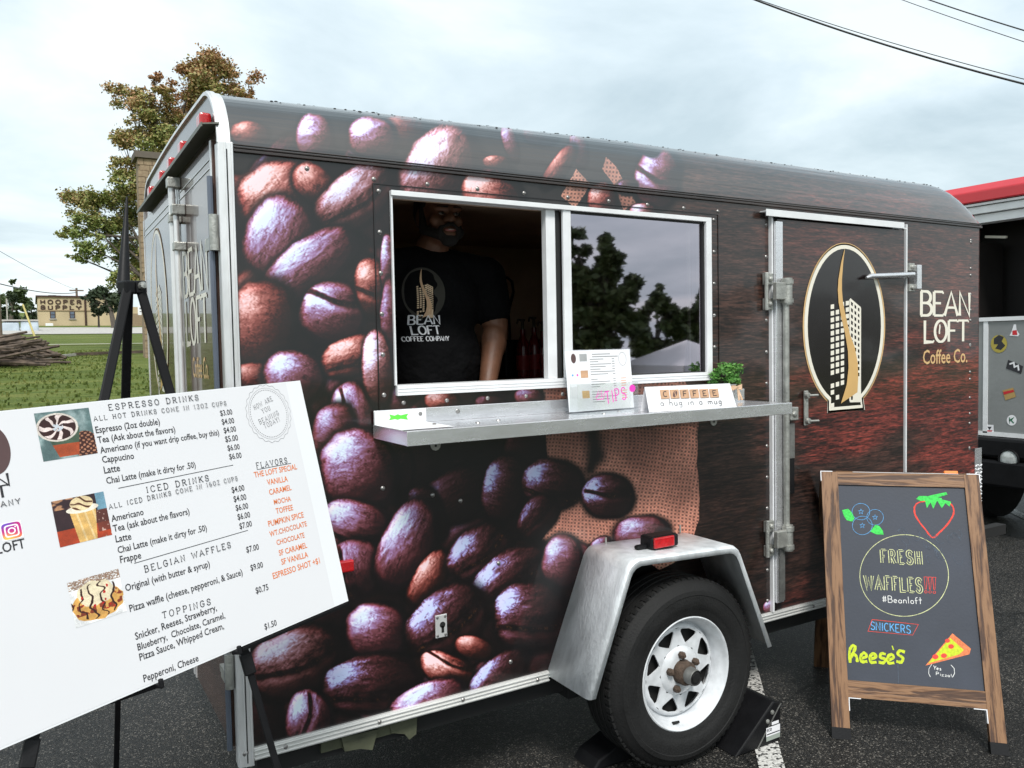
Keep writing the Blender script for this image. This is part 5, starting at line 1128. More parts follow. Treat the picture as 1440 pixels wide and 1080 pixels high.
# ------------------------------------------------------------------ things on the shelf
def shelf_pt(px_, py_): return P(px_, py_, 2, sz)
# menu card in a clear stand
A0, B0 = P(803, 577, 1, -.075), P(892, 568, 1, -.060); A0.z = B0.z = sz
u_ = (B0 - A0); u_.z = 0; nrm = Vector((u_.y, -u_.x, 0)).normalized(); 
MF = Frame(A0 + Vector((0, 0, .002)), u_, Vector((0, 0, 1)) - nrm * .10)
tl = MF.loc(793, 491); trr = MF.loc(885, 493); br = MF.loc(892, 568); bl = MF.loc(801, 576)
t = empty('menu_card_stand', A0, 'clear acrylic stand holding a small copy of the menu, on the shelf', 'menu card')
mb = MB(); w_, h_ = (trr[0] - tl[0] + br[0] - bl[0]) / 2, (tl[1] + trr[1]) / 2; x0_ = (tl[0] + bl[0]) / 2
mb.prism([MF.T(x0_, .003), MF.T(x0_ + w_, .003), MF.T(x0_ + w_, h_), MF.T(x0_, h_)], -MF.N * .001); card = obj('menu_card', mb, M['paper'], t)
mb = MB(); mb.prism([MF.T(x0_ - .003, 0, -.002), MF.T(x0_ + w_ + .003, 0, -.002), MF.T(x0_ + w_ + .003, h_ + .003, -.002), MF.T(x0_ - .003, h_ + .003, -.002)], -MF.N * .003); mb.prism([MF.T(x0_ - .003, 0, .0), MF.T(x0_ + w_ + .003, 0, .0), MF.T(x0_ + w_ + .003, 0, -.06) , MF.T(x0_ - .003, 0, -.06)], Vector((0, 0, .002))); obj('acrylic_stand', mb, M['acrylic'], t)
mk, mo, mg = MB(), MB(), MB()
for k in range(20):
    b_ = h_ * (.93 - .041 * k)
    if k in (1, 0): mk.ribbon([(x0_ + w_ * .40, b_), (x0_ + w_ * (.68 if k == 0 else .8), b_)], .0022, MF.T, .0004); continue
    if k in (9, 14): continue
    mk.ribbon([(x0_ + w_ * .36, b_), (x0_ + w_ * (.36 + .1 + .28 * ((k * 37) % 10) / 10), b_)], .0020, MF.T, .0004); mk.ribbon([(x0_ + w_ * .70, b_), (x0_ + w_ * .74, b_)], .0020, MF.T, .0004)
    if 8 < k < 19: mo.ribbon([(x0_ + w_ * .82, b_), (x0_ + w_ * (.9 + .002 * (k % 4)), b_)], .0020, MF.T, .0004)
obj('card_print', mk, M['ink_grey'], card, kind='stuff'); obj('card_print', mo, M['ink_orange'], card, kind='stuff')
mg.ribbon([(x0_ + w_ * .87 + .018 * math.cos(a), h_ * .84 + .024 * math.sin(a)) for a in np.linspace(0, 2 * PI, 25)[:-1]], .001, MF.T, .0004, True); obj('card_badge', mg, M['ink_grey'], card)
mb = MB(); mb.poly2([(x0_ + w_ * .12 + .011 * math.cos(a), h_ * .87 + .017 * math.sin(a)) for a in np.linspace(0, 2 * PI, 21)[:-1]], MF.T, .0004); obj('card_emblem', mb, M['ink_brown'], card)
for k, (mm_, b_) in enumerate((('galv', .82), ('tile', .55), ('tan', .22))): mb = MB(); mb.poly2([(x0_ + w_ * .21, h_ * b_), (x0_ + w_ * .32, h_ * b_), (x0_ + w_ * .32, h_ * (b_ + .12)), (x0_ + w_ * .21, h_ * (b_ + .12))], MF.T, .0004); obj('card_picture', mb, M[mm_], card)
for k, mm_ in enumerate(('chalk_b', 'pink')): mb = MB(); c_ = (x0_ + w_ * (.09 + .07 * k), h_ * .60); mb.poly2([(c_[0] + .004 * math.cos(a), c_[1] + .004 * math.sin(a)) for a in np.linspace(0, 2 * PI, 13)[:-1]], MF.T, .0004); obj('card_icon', mb, M[mm_], card)
# tip box
a_, b_ = P(813, 580, 1, -.15), P(898, 576, 1, -.165); a_.z = b_.z = sz; u_ = (b_ - a_); u_.z = 0; w_ = u_.length; u_.normalize(); nb_ = Vector((-u_.y, u_.x, 0)); TBZ = sz + .001
t = empty('tip_box', a_, 'clear acrylic tips box with pink handwriting, in front of the menu card', 'tip box')
TF = Frame((a_.x, a_.y, TBZ), u_, (0, 0, 1)); ht = TF.loc(810, 541)[1]
mb = MB()
for q0, q1, q2, q3 in (((0, 0, 0), (w_, 0, 0), (w_, 0, ht), (0, 0, ht)), ((0, .05, 0), (w_, .05, 0), (w_, .05, ht), (0, .05, ht)), ((0, 0, 0), (0, .05, 0), (0, .05, ht), (0, 0, ht)), ((w_, 0, 0), (w_, .05, 0), (w_, .05, ht), (w_, 0, ht)), ((0, 0, .0), (w_, 0, .0), (w_, .05, .0), (0, .05, .0))):
    mb.face([Vector((a_.x, a_.y, TBZ)) + u_ * q[0] + nb_ * q[1] + Vector((0, 0, q[2])) for q in (q0, q1, q2, q3)])
bx = obj('acrylic_box', mb, M['acrylic'], t, solid=.002)
TT = lambda a, b, o_: TF.T(a, b, o_)
mb = MB(); stroke_text(mb, TF, 'TIPS', TF.loc(852, 568), TF.loc(881, 561), .042, .09, None, 0, .25, .001, wob=.03); 
mb.ribbon([TF.loc(*p_) for p_ in ((838, 560), (842, 548), (840, 558), (846, 549), (845, 558), (851, 552), (848, 561), (839, 562))], .003, TT, .001)
obj('tips_lettering', mb, M['pink'], bx)
mb = MB(); 
for a in range(9): f_ = a * PI / 9; c_ = TF.loc(889, 546); mb.ribbon([(c_[0] - .013 * math.cos(f_), c_[1] - .013 * math.sin(f_)), (c_[0] + .013 * math.cos(f_), c_[1] + .013 * math.sin(f_))], .004, TT, .001 + a * 2e-5)
obj('pink_scribble', mb, M['pink'], bx)
# coffee tent card
a_, b_ = shelf_pt(913, 580), shelf_pt(1036, 573); u_ = b_ - a_; u_.z = 0; w_ = u_.length; u_.normalize(); nb_ = Vector((-u_.y, u_.x, 0))
CF = Frame((a_.x, a_.y, sz + .001), u_, Vector((0, 0, 1)) + nb_ * .25); ht = CF.loc(911, 544)[1]
t = empty('tent_card', a_, 'white folded card with wooden letter tiles spelling COFFEE', 'tent card')
mb = MB(); f0 = [CF.T(0, 0), CF.T(w_, 0), CF.T(w_ * .965, ht), CF.T(-w_ * .01, ht)]; mb.prism(f0, nb_ * .0012); mb.prism([f0[3], f0[2], f0[1] + nb_ * .055, f0[0] + nb_ * .055], nb_ * .0012)
cardf = obj('folded_card', mb, M['paper'], t)
for k, c in enumerate('COFFEE'):
    s0_ = CF.loc(929.5 + k * 13.85, 561 - k * .35); s1_ = CF.loc(941.5 + k * 13.85, 560 - k * .35); tw_ = s1_[0] - s0_[0]; th_ = CF.loc(930, 548)[1] - CF.loc(930, 560.5)[1]
    mb = MB(); mb.prism([CF.T(s0_[0], s0_[1], 0.0003), CF.T(s0_[0] + tw_, s0_[1], .0003), CF.T(s0_[0] + tw_, s0_[1] + th_, .0003), CF.T(s0_[0], s0_[1] + th_, .0003)], CF.N * .003); tl_ = obj('letter_tile', mb, M['tile'], t, bevel=.0006)
    mb = MB()
    if k == 1:
        c_ = (s0_[0] + tw_ / 2, s0_[1] + th_ / 2); mb.poly2([(c_[0] + tw_ * .24 * math.cos(a) + .12 * tw_ * math.sin(a), c_[1] + th_ * .38 * math.sin(a)) for a in np.linspace(0, 2 * PI, 17)[:-1]], CF.T, .0036); obj('tile_bean', mb, M['ink_brown'], tl_)
        mb = MB(); mb.ribbon([(c_[0] - .05 * tw_, c_[1] - th_ * .3), (c_[0] + .05 * tw_, c_[1] - th_ * .1), (c_[0] - .02 * tw_, c_[1] + .1 * th_), (c_[0] + .08 * tw_, c_[1] + th_ * .32)], tw_ * .08, CF.T, .0038); obj('tile_bean', mb, M['tile'], tl_)
    else: stroke_text(mb, CF, c, (s0_[0] + tw_ * .28, s0_[1] + th_ * .2), (s0_[0] + tw_ * .72, s0_[1] + th_ * .2), th_ * .6, .16, None, 0, 0, .0036); obj('tile_letter', mb, M['ink'], tl_)
mb = MB(); stroke_text(mb, CF, 'a hug in a mug', CF.loc(929, 571), CF.loc(1015, 568), 0.017 * 1.35, .12, None, .06, .22, .0005); obj('card_lettering', mb, M['ink_grey'], t)
# potted plant
pc = P(1022, 573, 1, -.05); pc.z = sz + .001
t = empty('potted_plant', pc, 'small leafy green plant in a ribbed metal pot with a burlap bow', 'potted plant')
mb = MB(); hp = P(1030, 541, 1, -.05).z - sz
prof = [(0, 0), (.024, 0)] + [(.024 + .012 * k / 14 + (.0012 if k % 2 else 0), hp * k / 14) for k in range(15)] + [(.039, hp), (.039, hp + .003), (.034, hp + .003), (.032, hp - .01), (0, hp - .01)]
mb.lathe(prof, pc, (0, 0, 1), 28); obj('pot', mb, M['galv'], t, smooth=True)
mb = MB(); mb.lathe([(.0375, hp * .72), (.0375, hp * .95)], pc, (0, 0, 1), 24); bc = pc + Vector((.020, -.034, hp * .86))
for s_ in (-1, 1): mb.hexa([bc + Vector(v) for v in ((0, -.002, -.004), (.026 * s_, -.004, -.012), (.026 * s_, -.001, -.012), (0, .002, -.004), (0, -.002, .004), (.026 * s_, -.004, .012), (.026 * s_, -.001, .012), (0, .002, .004))])
for dx_ in (.006, .022): mb.hexa([bc + Vector(v) for v in ((-.003, -.004, 0), (.004, -.004, 0), (.004, -.002, 0), (-.003, -.002, 0), (dx_ - .004, -.008, -.052), (dx_ + .005, -.008, -.050), (dx_ + .005, -.006, -.05), (dx_ - .004, -.006, -.052))])
obj('bow', mb, M['burlap_bow'], t)
def leafcloud(name, centres, n, size, material, parent, flat=.6, origin=None, soft=False):
    cs = np.array([c[:3] for c in centres], float); rs = np.array([c[3] for c in centres], float); wts = rs ** 2; wts /= wts.sum()
    k = RNG.choice(len(cs), n, p=wts); d = RNG.normal(size=(n, 3)); d /= np.linalg.norm(d, axis=1)[:, None]; rad = RNG.random(n) ** .45
    pos = cs[k] + RNG.normal(size=(n, 3)) * (rs[k] * .52)[:, None] * np.array([1, 1, .8]) if soft else cs[k] + d * (rad * rs[k])[:, None] * np.array([1, 1, .9])
    ax = RNG.normal(size=(n, 3)); ax[:, 2] *= flat; ax /= np.linalg.norm(ax, axis=1)[:, None]; b = RNG.normal(size=(n, 3)); b -= (b * ax).sum(1)[:, None] * ax; b /= np.linalg.norm(b, axis=1)[:, None]
    s_ = size * (.6 + .8 * RNG.random(n))[:, None]
    v = np.stack([pos - ax * s_ * .5, pos + b * s_ * .30, pos + ax * s_ * .6, pos - b * s_ * .30], 1).reshape(-1, 3)
    org = np.array(ORG[parent.name]) if parent is not None else np.array(origin); v -= org
    me = bpy.data.meshes.new(name); me.vertices.add(len(v)); me.vertices.foreach_set('co', v.astype(np.float32).ravel()); me.loops.add(len(v)); me.loops.foreach_set('vertex_index', np.arange(len(v), dtype=np.int32))
    me.polygons.add(n); me.polygons.foreach_set('loop_start', np.arange(0, len(v), 4, dtype=np.int32)); me.polygons.foreach_set('loop_total', np.full(n, 4, np.int32)); me.update(); me.validate()
    me.materials.append(material); o = bpy.data.objects.new(name, me); COL.objects.link(o); o.parent = parent
    if parent is None: o.location = org
    ORG[o.name] = Vector(org); return o
fc = pc + Vector((0, 0, hp + .035))
lc = [(*(fc + Vector((random.uniform(-.052, .052), random.uniform(-.04, .04), random.uniform(-.025, .038)))), .022) for _ in range(26)]
o = leafcloud('foliage', lc, 900, .014, M['leaf_pot'], t)
mb = MB()
for k in range(10): mb.tube([pc + Vector((0, 0, hp - .01)), Vector(lc[k][:3])], .0012, 5)
obj('stems', mb, M['bark'], t, kind='stuff')

# ------------------------------------------------------------------ menu board on its easel
BA = PD(422, 535, 2.15); BU = Vector((0.89497843, 0.44493941, 0.03228815)); BVd = Vector((0.12982239, -0.19052008, -0.97306127))
BF = Frame(BA, BU, -BVd)               # N looks back at the photographer
BL0 = BF.loc(490, 845); Hh = -BL0[1]; BWd = .98
MBD = empty('menu_board', BF.T(-.45, -Hh), 'large white menu board listing espresso drinks, waffles and toppings, leaning on a black easel', 'menu board')
mb = MB(); mb.prism([BF.T(-BWd, -Hh), BF.T(0, -Hh), BF.T(0, 0), BF.T(-BWd, 0)], BF.N * -.006); obj('foam_board', mb, M['board'], MBD)
xr0 = BF.loc(405, 537)[0]; xr1 = BF.loc(468, 858)[0]
mb = MB(); mb.face([BF.T(-BWd + .004, -Hh + .004, .0003), BF.T((xr0 + xr1) / 2, -Hh + .004, .0003), BF.T((xr0 + xr1) / 2, -.002, .0003), BF.T(-BWd + .004, -.002, .0003)]); obj('poster_sheet', mb, M['board_print'], MBD)
bl = BF.loc
def btext(mb, s, a, b, cap=None): sans(mb, BF, s, bl(*a), bl(*b), .0008)
T1 = [('Espresso (2oz double)', (135, 609.3), (225, 596.7)), ('Tea (Ask about the flavors)', (137.7, 623.3), (246.7, 607.7)), ('Americano (if you want drip coffee, buy this)', (141.3, 637.7), (308.3, 611.7)),
 ('Cappucino', (144, 651), (188.7, 645)), ('Latte', (146.7, 666), (169, 662.3)), ('Chai Latte (make it dirty for .50)', (150, 680.7), (275.3, 657.3)),
 ('$3.00', (310, 585), (327, 582.7)), ('$4.00', (312.3, 597.3), (329.7, 595)), ('$4.00', (315, 609.3), (332.3, 606.7)), ('$5.00', (317, 621.7), (335, 619.3)), ('$6.00', (320.3, 634), (337.3, 631.7)), ('$6.00', (322.7, 646.3), (340, 643.7)),
 ('Americano', (157, 734), (202.2, 723.8)), ('Tea (ask about the flavors)', (159.6, 748.2), (266.7, 722.9)), ('Latte', (162.9, 762.9), (184.9, 758.4)), ('Chai Latte (make it dirty for .50)', (166, 778.3), (291, 746)), ('Frappe', (169.3, 792), (198.7, 785)),
 ('$4.00', (326.2, 693.3), (344, 689.6)), ('$4.00', (328.9, 706), (346.7, 702.4)), ('$6.00', (331.8, 718.4), (349.3, 714.9)), ('$6.00', (334.4, 731.1), (352, 727.3)), ('$7.00', (337.1, 744), (354.4, 740)),
 ('Original (with butter & syrup)', (176.7, 831.7), (295.3, 796.7)), ('$7.00', (346.7, 777.3), (364.3, 772.7)), ('Pizza waffle (cheese, pepperoni, & Sauce)', (182.7, 860.7), (341.3, 808.3)), ('$9.00', (352.7, 802.7), (370, 797.7)),
 ('Snicker, Reeses, Strawberry,', (190.7, 900), (305, 858.3)), ('Blueberry,  Chocolate, Caramel,', (194, 915), (316.7, 869)), ('Pizza Sauce, Whipped Cream,', (196.7, 929.3), (315, 884)), ('$0.75', (360, 835), (377.7, 829.3)), ('Pepperoni, Cheese', (202.3, 959.3), (279.3, 929.3)), ('$1.50', (372.3, 885.7), (389.3, 879.3))]
for s_, a, b in T1: mb = MB(); btext(mb, s_, a, b); obj('menu_line', mb, M['ink'], MBD)
T2 = [('THE LOFT SPECIAL', (357.8, 671.8), (417.8, 659.6)), ('VANILLA', (376, 682.2), (404.9, 676.7)), ('CARAMEL', (378.9, 696.2), (410, 688.9)), ('MOCHA', (385.6, 709.6), (409.3, 704.4)), ('TOFFEE', (388.4, 722.7), (412.2, 717.1)), ('PUMPKIN SPICE', (377.8, 740.7), (427.3, 727.3)),
 ('WT.CHOCOLATE', (379.6, 754.9), (431.6, 739.6)), ('CHOCOLATE', (389.3, 766.7), (428.4, 755.6)), ('SF CARAMEL', (392.7, 781.7), (432, 770)), ('SF VANILLA', (396, 794.3), (433.3, 783.3)), ('ESPRESSO SHOT +$1', (384.3, 814.3), (450, 791.7))]
for s_, a, b in T2: mb = MB(); btext(mb, s_, a, b); obj('flavor_line', mb, M['ink_orange'], MBD)
T3 = [('ESPRESSO DRINKS', (153.3, 577.3), (278.7, 562.7), .017), ('ALL HOT DRINKS COME IN 12OZ CUPS', (132.3, 592.3), (317.7, 570), .0135), ('ICED DRINKS', (206.7, 693.3), (293.3, 676), .018), ('ALL ICED DRINKS COME IN 16OZ CUPS', (153.8, 716.2), (333.3, 675.6), .0135),
 ('BELGIAN WAFFLES', (204, 805), (324, 770), .018), ('TOPPINGS', (229, 870), (296, 850), .018), ('FLAVORS', (361.1, 658.9), (403.8, 651.1), .019)]
for s_, a, b, cp in T3: mb = MB(); stroke_text(mb, BF, s_, bl(*a), bl(*b), cp * .74, .115, None, .11, .46, .0008); obj('typewriter_heading', mb, M['ink'], MBD)
for a, b in (((166, 686.7), (327.7, 654)), ((188.3, 792.3), (348.3, 745.7)), ((361, 660.5), (409, 651.5))): mb = MB(); mb.ribbon([bl(*a), bl(*b)], .0014, BF.T, .0008); obj('divider_line', mb, M['ink'], MBD)
mb = MB()
for s_, a, b in (('HOW ARE', (358.2, 576.7), (383.3, 563.3)), ('YOU', (369.3, 581.6), (380.4, 576.7)), ('BEANING', (365.6, 596.7), (392.2, 583.3)), ('TODAY!', (372.7, 602.9), (393.3, 592.2))): stroke_text(mb, BF, s_, bl(*a), bl(*b), .012, .08, None, .10, .4, .0008)
c_ = bl(378, 581.5); rx_ = (bl(408, 581)[0] - bl(347, 585)[0]) / 2; ry_ = (bl(373, 542)[1] - bl(384, 622)[1]) / 2
ring = [(c_[0] + rx_ * (1 + .025 * math.cos(22 * a)) * math.cos(a), c_[1] + ry_ * (1 + .025 * math.cos(22 * a)) * math.sin(a)) for a in np.linspace(0, 2 * PI, 177)[:-1]]; mb.ribbon(ring, .0007, BF.T, .0008, True)
mb.ribbon([(c_[0] + rx_ * .90 * math.cos(a), c_[1] + ry_ * .90 * math.sin(a)) for a in np.linspace(0, 2 * PI, 65)[:-1]], .0005, BF.T, .0008, True)
for k in range(64):
    a = 2 * PI * k / 64; mb.ribbon([(c_[0] + rx_ * .83 * math.cos(a + d_), c_[1] + ry_ * .83 * math.sin(a + d_)) for d_ in (0, .055)], .0014, BF.T, .0008)
obj('round_badge', mb, M['ink_grey'], MBD)
# brown oval emblem, name, company and the picture-sharing camera icon at the cropped side
mb = MB(); c_ = bl(-12, 633); rr_ = bl(14, 630)[0] - c_[0]; rv_ = bl(-12, 597)[1] - c_[1]
mb.poly2([(c_[0] + rr_ * math.cos(a), c_[1] + rv_ * math.sin(a)) for a in np.linspace(0, 2 * PI, 49)[:-1]], BF.T, .0008); obj('oval_emblem', mb, M['ink_brown'], MBD)
mb = MB()
e1, e2, e3, e4 = bl(14.4, 682), bl(13.8, 697.8), bl(27, 702), bl(36, 770)
stroke_text(mb, BF, 'BEAN', (e1[0] - .115, e1[1]), e1, .023, .20, .11, .06, .1, .0008); stroke_text(mb, BF, 'LOFT', (e2[0] - .11, e2[1]), e2, .022, .20, .11, .06, .1, .0008); stroke_text(mb, BF, 'COFFEE COMPANY', (e3[0] - .165, e3[1] - .008), (e3[0], e3[1] - .008), .010, .13, None, .08, .4, .0008)
obj('emblem_lettering', mb, M['ink'], MBD)
mb = MB(); sans(mb, BF, '@BEANLOFT', (e4[0] - .125, e4[1]), e4, .0008); obj('handle_lettering', mb, M['ink'], MBD)
def paint(name, w, h, fn):
    X, Y = np.meshgrid((np.arange(w) + .5) / w, (np.arange(h) + .5) / h); img = np.zeros((h, w, 4), np.float32); img[..., 3] = 1; c_ = fn(X, Y); sm = (.78 + .34 * fbm(X * 6, Y * 6, 4))[..., None]; gr_ = (.90 + .2 * fbm(X * 70, Y * 70, 2))[..., None]; img[..., :3] = np.clip(c_ * (sm * gr_ if name.startswith('menu') else 1), 0, 1)
    im = bpy.data.images.new(name, w, h); im.pixels.foreach_set(img.ravel()); im.update(); im.pack(); return im
def mixc(a, b, k): return a * (1 - k[..., None]) + np.array(b) * k[..., None]
def pic1(X, Y):   # a cup of mocha seen from above, beans beside it
    c = mixc(np.ones(X.shape + (3,)) * np.array([.36, .46, .46]), (.62, .70, .70), sst(.3, .75, fbm(X * 5, Y * 5, 3)))
    v = X * 22; w_ = Y * 22; bm = (X > .6) & (Y < .52) & (np.hypot((X - .82) / .24, (Y - .22) / .3) < 1); bn = .5 + .5 * np.sin(v * 2.6 + 2 * vn(v, w_)) * np.sin(w_ * 2.9)
    c = mixc(c, (.25, .10, .06), bm * 1.0); c = mixc(c, (.72, .50, .38), bm * (bn > .62) * 1.0)
    cup = (np.abs((X - .40) - (.08 * (1 - Y))) < .17 + .25 * Y) & (Y < .62) & (Y > .04); c = mixc(c, (.70, .30, .14), cup * 1.0); c = mixc(c, (.28, .36, .28), (cup & (Y > .30)) * 1.0)
    r = np.hypot((X - .36) / .38, (Y - .66) / .30); c = mixc(c, (.88, .84, .80), (r < 1) * 1.0); c = mixc(c, (.20, .07, .06), (r < .88) * 1.0)
    a = np.arctan2(Y - .66, X - .36); sw = np.sin(a * 7 + r * 5 + 3 * vn(X * 9, Y * 9)) > .25; c = mixc(c, (.93, .86, .84), ((r < .86) & sw) * 1.0); c = mixc(c, (.8, .82, .85), (r < .28) * (vn(X * 30, Y * 30) > .45) * 1.0); return c
def pic2(X, Y):   # iced coffee in a clear cup on a red table
    c = mixc(np.ones(X.shape + (3,)) * np.array([.20, .12, .14]), (.75, .55, .40), (Y > .78) * (X < .4) * sst(.4, .6, fbm(X * 8, Y * 12, 2))); c = mixc(c, (.72, .26, .12), (Y < .34) * 1.0)
    c = mixc(c, (.45, .62, .70), ((X > .82) & (Y > .62)) * 1.0); c = mixc(c, (.42, .2, .16), ((X > .76) & (Y < .62) & (Y > .14)) * .8); c = mixc(c, (.85, .75, .7), ((X > .80) & (vn(X * 26, Y * 20) > .72) & (Y < .6)) * .8)
    hw2 = .17 + .12 * Y; cup = (np.abs(X - .54) < hw2) & (Y < .72); c = mixc(c, (.90, .72, .42), cup * 1.0); c = mixc(c, (.97, .88, .70), (cup & (np.sin(X * 40 + Y * 6) > .7)) * .6)
    r = np.hypot((X - .54) / .31, (Y - .72) / .09); c = mixc(c, (.97, .93, .86), (r < 1) * 1.0); r = np.hypot((X - .54) / .22, (Y - .84) / .16); c = mixc(c, (.93, .84, .66), (r < 1) * 1.0); c = mixc(c, (.35, .17, .08), ((r < .95) & (np.sin(X * 22 + Y * 40 + 5 * vn(X * 8, Y * 8)) > .55)) * 1.0); return c
def pic3(X, Y):   # waffle under whipped cream and chocolate
    c = mixc(np.ones(X.shape + (3,)) * .97, (.62, .50, .42), (Y > .80) * (vn(X * 50, Y * 90) > .35) * 1.0)
    r = np.hypot((X - .5) / .5, (Y - .38) / .34) + .2 * (vn(X * 9, Y * 9) - .5); c = mixc(c, (.90, .68, .36), (r < 1) * 1.0); c = mixc(c, (.55, .22, .12), ((r < .95) & (vn(X * 17, Y * 17) > .55) & (Y > .2)) * 1.0)
    r = np.hypot((X - .48) / .36, (Y - .62) / .27) + .25 * (vn(X * 7 + 3, Y * 7) - .5); c = mixc(c, (.93, .87, .74), (r < 1) * 1.0)
    ln = np.sin(X * 30 + 5 * vn(X * 5, Y * 9)) > .80; rr2 = np.hypot((X - .5) / .55, (Y - .45) / .42); c = mixc(c, (.20, .08, .05), (ln & (rr2 < .95)) * 1.0); c = mixc(c, (.75, .10, .08), ((rr2 < .8) & (vn(X * 14 + 7, Y * 14) > .86)) * 1.0); return c
def icon(X, Y):
    c = np.ones(X.shape + (3,)) * np.array([.78, .18, .52]); c = mixc(c, (.42, .30, .78), sst(.45, 1.0, Y) * sst(.9, .2, X)); c = mixc(c, (.98, .55, .28), sst(.55, .0, Y)); c = mixc(c, (.99, .82, .38), sst(.6, 0, np.hypot(X - .25, Y)))
    rx = np.maximum(np.abs(X - .5), np.abs(Y - .5)); d = (np.abs(X - .5) ** 5 + np.abs(Y - .5) ** 5) ** .2; c = mixc(c, (1, 1, 1), (np.abs(d - .31) < .035) * 1.0); r = np.hypot(X - .5, Y - .5); c = mixc(c, (1, 1, 1), (np.abs(r - .155) < .034) * 1.0); c = mixc(c, (1, 1, 1), (np.hypot(X - .69, Y - .69) < .04) * 1.0)
    return mixc(c, (.97, .97, .98), (d > .46) * 1.0)
for nm, fn_, q, lb in (('menu_picture', pic1, ((47.3, 582), (124.4, 573), (137, 637), (61, 649.6)), 'square photo of a mocha cup'), ('menu_picture', pic2, ((71.6, 705.6), (145.6, 691.1), (157, 752.2), (84, 770)), 'square photo of an iced drink'), ('menu_picture', pic3, ((95, 820), (166.7, 799.3), (178, 861.7), (105, 881.7)), 'square photo of a loaded waffle'), ('camera_icon', icon, ((0, 735.5), (31, 732), (31.5, 757), (2, 761)), 'pink and orange camera icon')):
    c4 = [bl(*p_) for p_ in q]; x0_ = (c4[0][0] + c4[3][0]) / 2; x1_ = (c4[1][0] + c4[2][0]) / 2; y1_ = (c4[0][1] + c4[1][1]) / 2; y0_ = (c4[2][1] + c4[3][1]) / 2
    mb = MB(); mb.face([BF.T(x0_, y0_, .0008), BF.T(x1_, y0_, .0008), BF.T(x1_, y1_, .0008), BF.T(x0_, y1_, .0008)], [(0, 0), (1, 0), (1, 1), (0, 1)])
    obj(nm, mb, image_mat(nm + '_print', paint(nm, 160, 160, fn_), .5), MBD, label=lb)
# easel
EZ = empty('easel', P(250, 1200, 2, 0), 'black folding tripod easel holding the white menu board', 'easel')
def behind(px_, py_, off): a, b = BF.loc(px_, py_); return BF.T(a, b, off)
def ground_hit(p, q): p = Vector(p); q = Vector(q); t_ = p.z / (p.z - q.z); return p + (q - p) * t_
hubL, hubC, hubR = behind(190, 398, -.03), behind(196, 398, -.045), behind(207, 398, -.03)
rl_ = ground_hit(hubR, behind(402, 1080, -.03)); ll_ = ground_hit(hubL, behind(49, 1080, -.03)); cl_ = P(161, 1175, 2, 0); cl_.z = 0
for h0, h1 in ((hubL, ll_), (hubC, cl_), (hubR, rl_)):
    mid = h0 + (h1 - h0) * .52; mb = MB(); mb.bar(h0, mid, .020, .017, (0, 1, 0)); L_ = obj('leg', mb, M['black_paint'], EZ, bevel=.003)
    mb = MB(); mb.bar(mid - (h1 - h0) * .02, h1, .015, .012, (0, 1, 0)); obj('lower_leg', mb, M['black_paint'], L_, bevel=.002); mb = MB(); mb.bar(mid - (h1 - h0).normalized() * .03, mid + (h1 - h0).normalized() * .02, .026, .022, (0, 1, 0)); obj('leg_clamp', mb, M['black_plastic'], L_, bevel=.003)
a, b = behind(182, 398, -.035), behind(213, 398, -.035)
mb = MB(); mb.bar(a, (a + b) / 2 - (b - a) * .03, .034, .030, (0, 0, 1)); mb.bar((a + b) / 2 + (b - a) * .0, b, .034, .030, (0, 0, 1)); obj('hub', mb, M['black_plastic'], EZ, bevel=.004, kind=None)
mb = MB(); mb.lathe([(0, .012), (.008, .010), (.009, 0)], behind(205, 399, -.018), BF.N, 10); obj('hub_bolt', mb, M['steel'], EZ)
mb = MB(); p0, p1 = behind(197, 392, -.07), behind(201.5, 262, -.07); mb.tube([p0, p1], [.015, .002], 20); obj('folded_mast', mb, M['black_plastic'], EZ, smooth=True)
for a, b, c_ in (((160, 986), (222, 964), (222, 955)), ((368, 900), (332, 917), (331, 908))):
    pa, pb = behind(*a, -.018), behind(*b, -.010); mb = MB(); mb.bar(pa, pb, .012, .012); e_ = pb + BF.N * .024; mb.bar(pb, e_, .012, .010); mb.bar(e_ - Vector((0, 0, .006)), e_ + BF.V * .014, .010, .009, BF.U); obj('board_rest', mb, M['black_plastic'], EZ, bevel=.003)
mb = MB(); pa, pb = BF.T(BF.loc(340, 912)[0], -Hh - .006, -.002), BF.T(-.004, -Hh - .006, -.002); mb.bar(pa, pb, .010, .007); obj('ledge_bar', mb, M['black_plastic'], EZ)
mb = MB(); 

# ------------------------------------------------------------------ A-frame chalkboard
FL_ = P(1168, 1038, 2, 0); FR_ = P(1416, 1063, 2, 0); AU = (FR_ - FL_); AW = AU.length; AU.normalize()
# top-left corner: as far along its ray as makes the frame 1.04 m tall
r1 = ray(1157, 658); best = None
for k in range(400):
    t_ = 2.8 + k * .0025; p = CAM + r1 * t_; r2 = ray(1379, 673); 
    # right corner keeps the same width
    tt = (p + AU * AW - CAM).dot(r2) / r2.dot(r2); e_ = (CAM + r2 * tt - p - AU * AW).length
    if best is None or e_ < best[0]: best = (e_, p)
TLc = best[1]; AV = (TLc - FL_); AV = (AV - AU * AV.dot(AU)); AH = AV.length
AF = Frame(FL_, AU, AV)
ac = lambda px_, py_: AF.loc(px_, py_)
AS = empty('chalkboard_sign', (FL_ + FR_) / 2, 'wooden A-frame chalkboard advertising fresh waffles on the asphalt', 'sandwich board')
c_tl, c_tr, c_bl, c_br = ac(1157, 658), ac(1379, 673), ac(1168, 1038), ac(1416, 1063)
i_tl, i_tr, i_bl, i_br = ac(1180.5, 681), ac(1360, 686), ac(1190, 955), ac(1382.7, 973); r_bl, r_br = ac(1190, 979), ac(1385, 998)
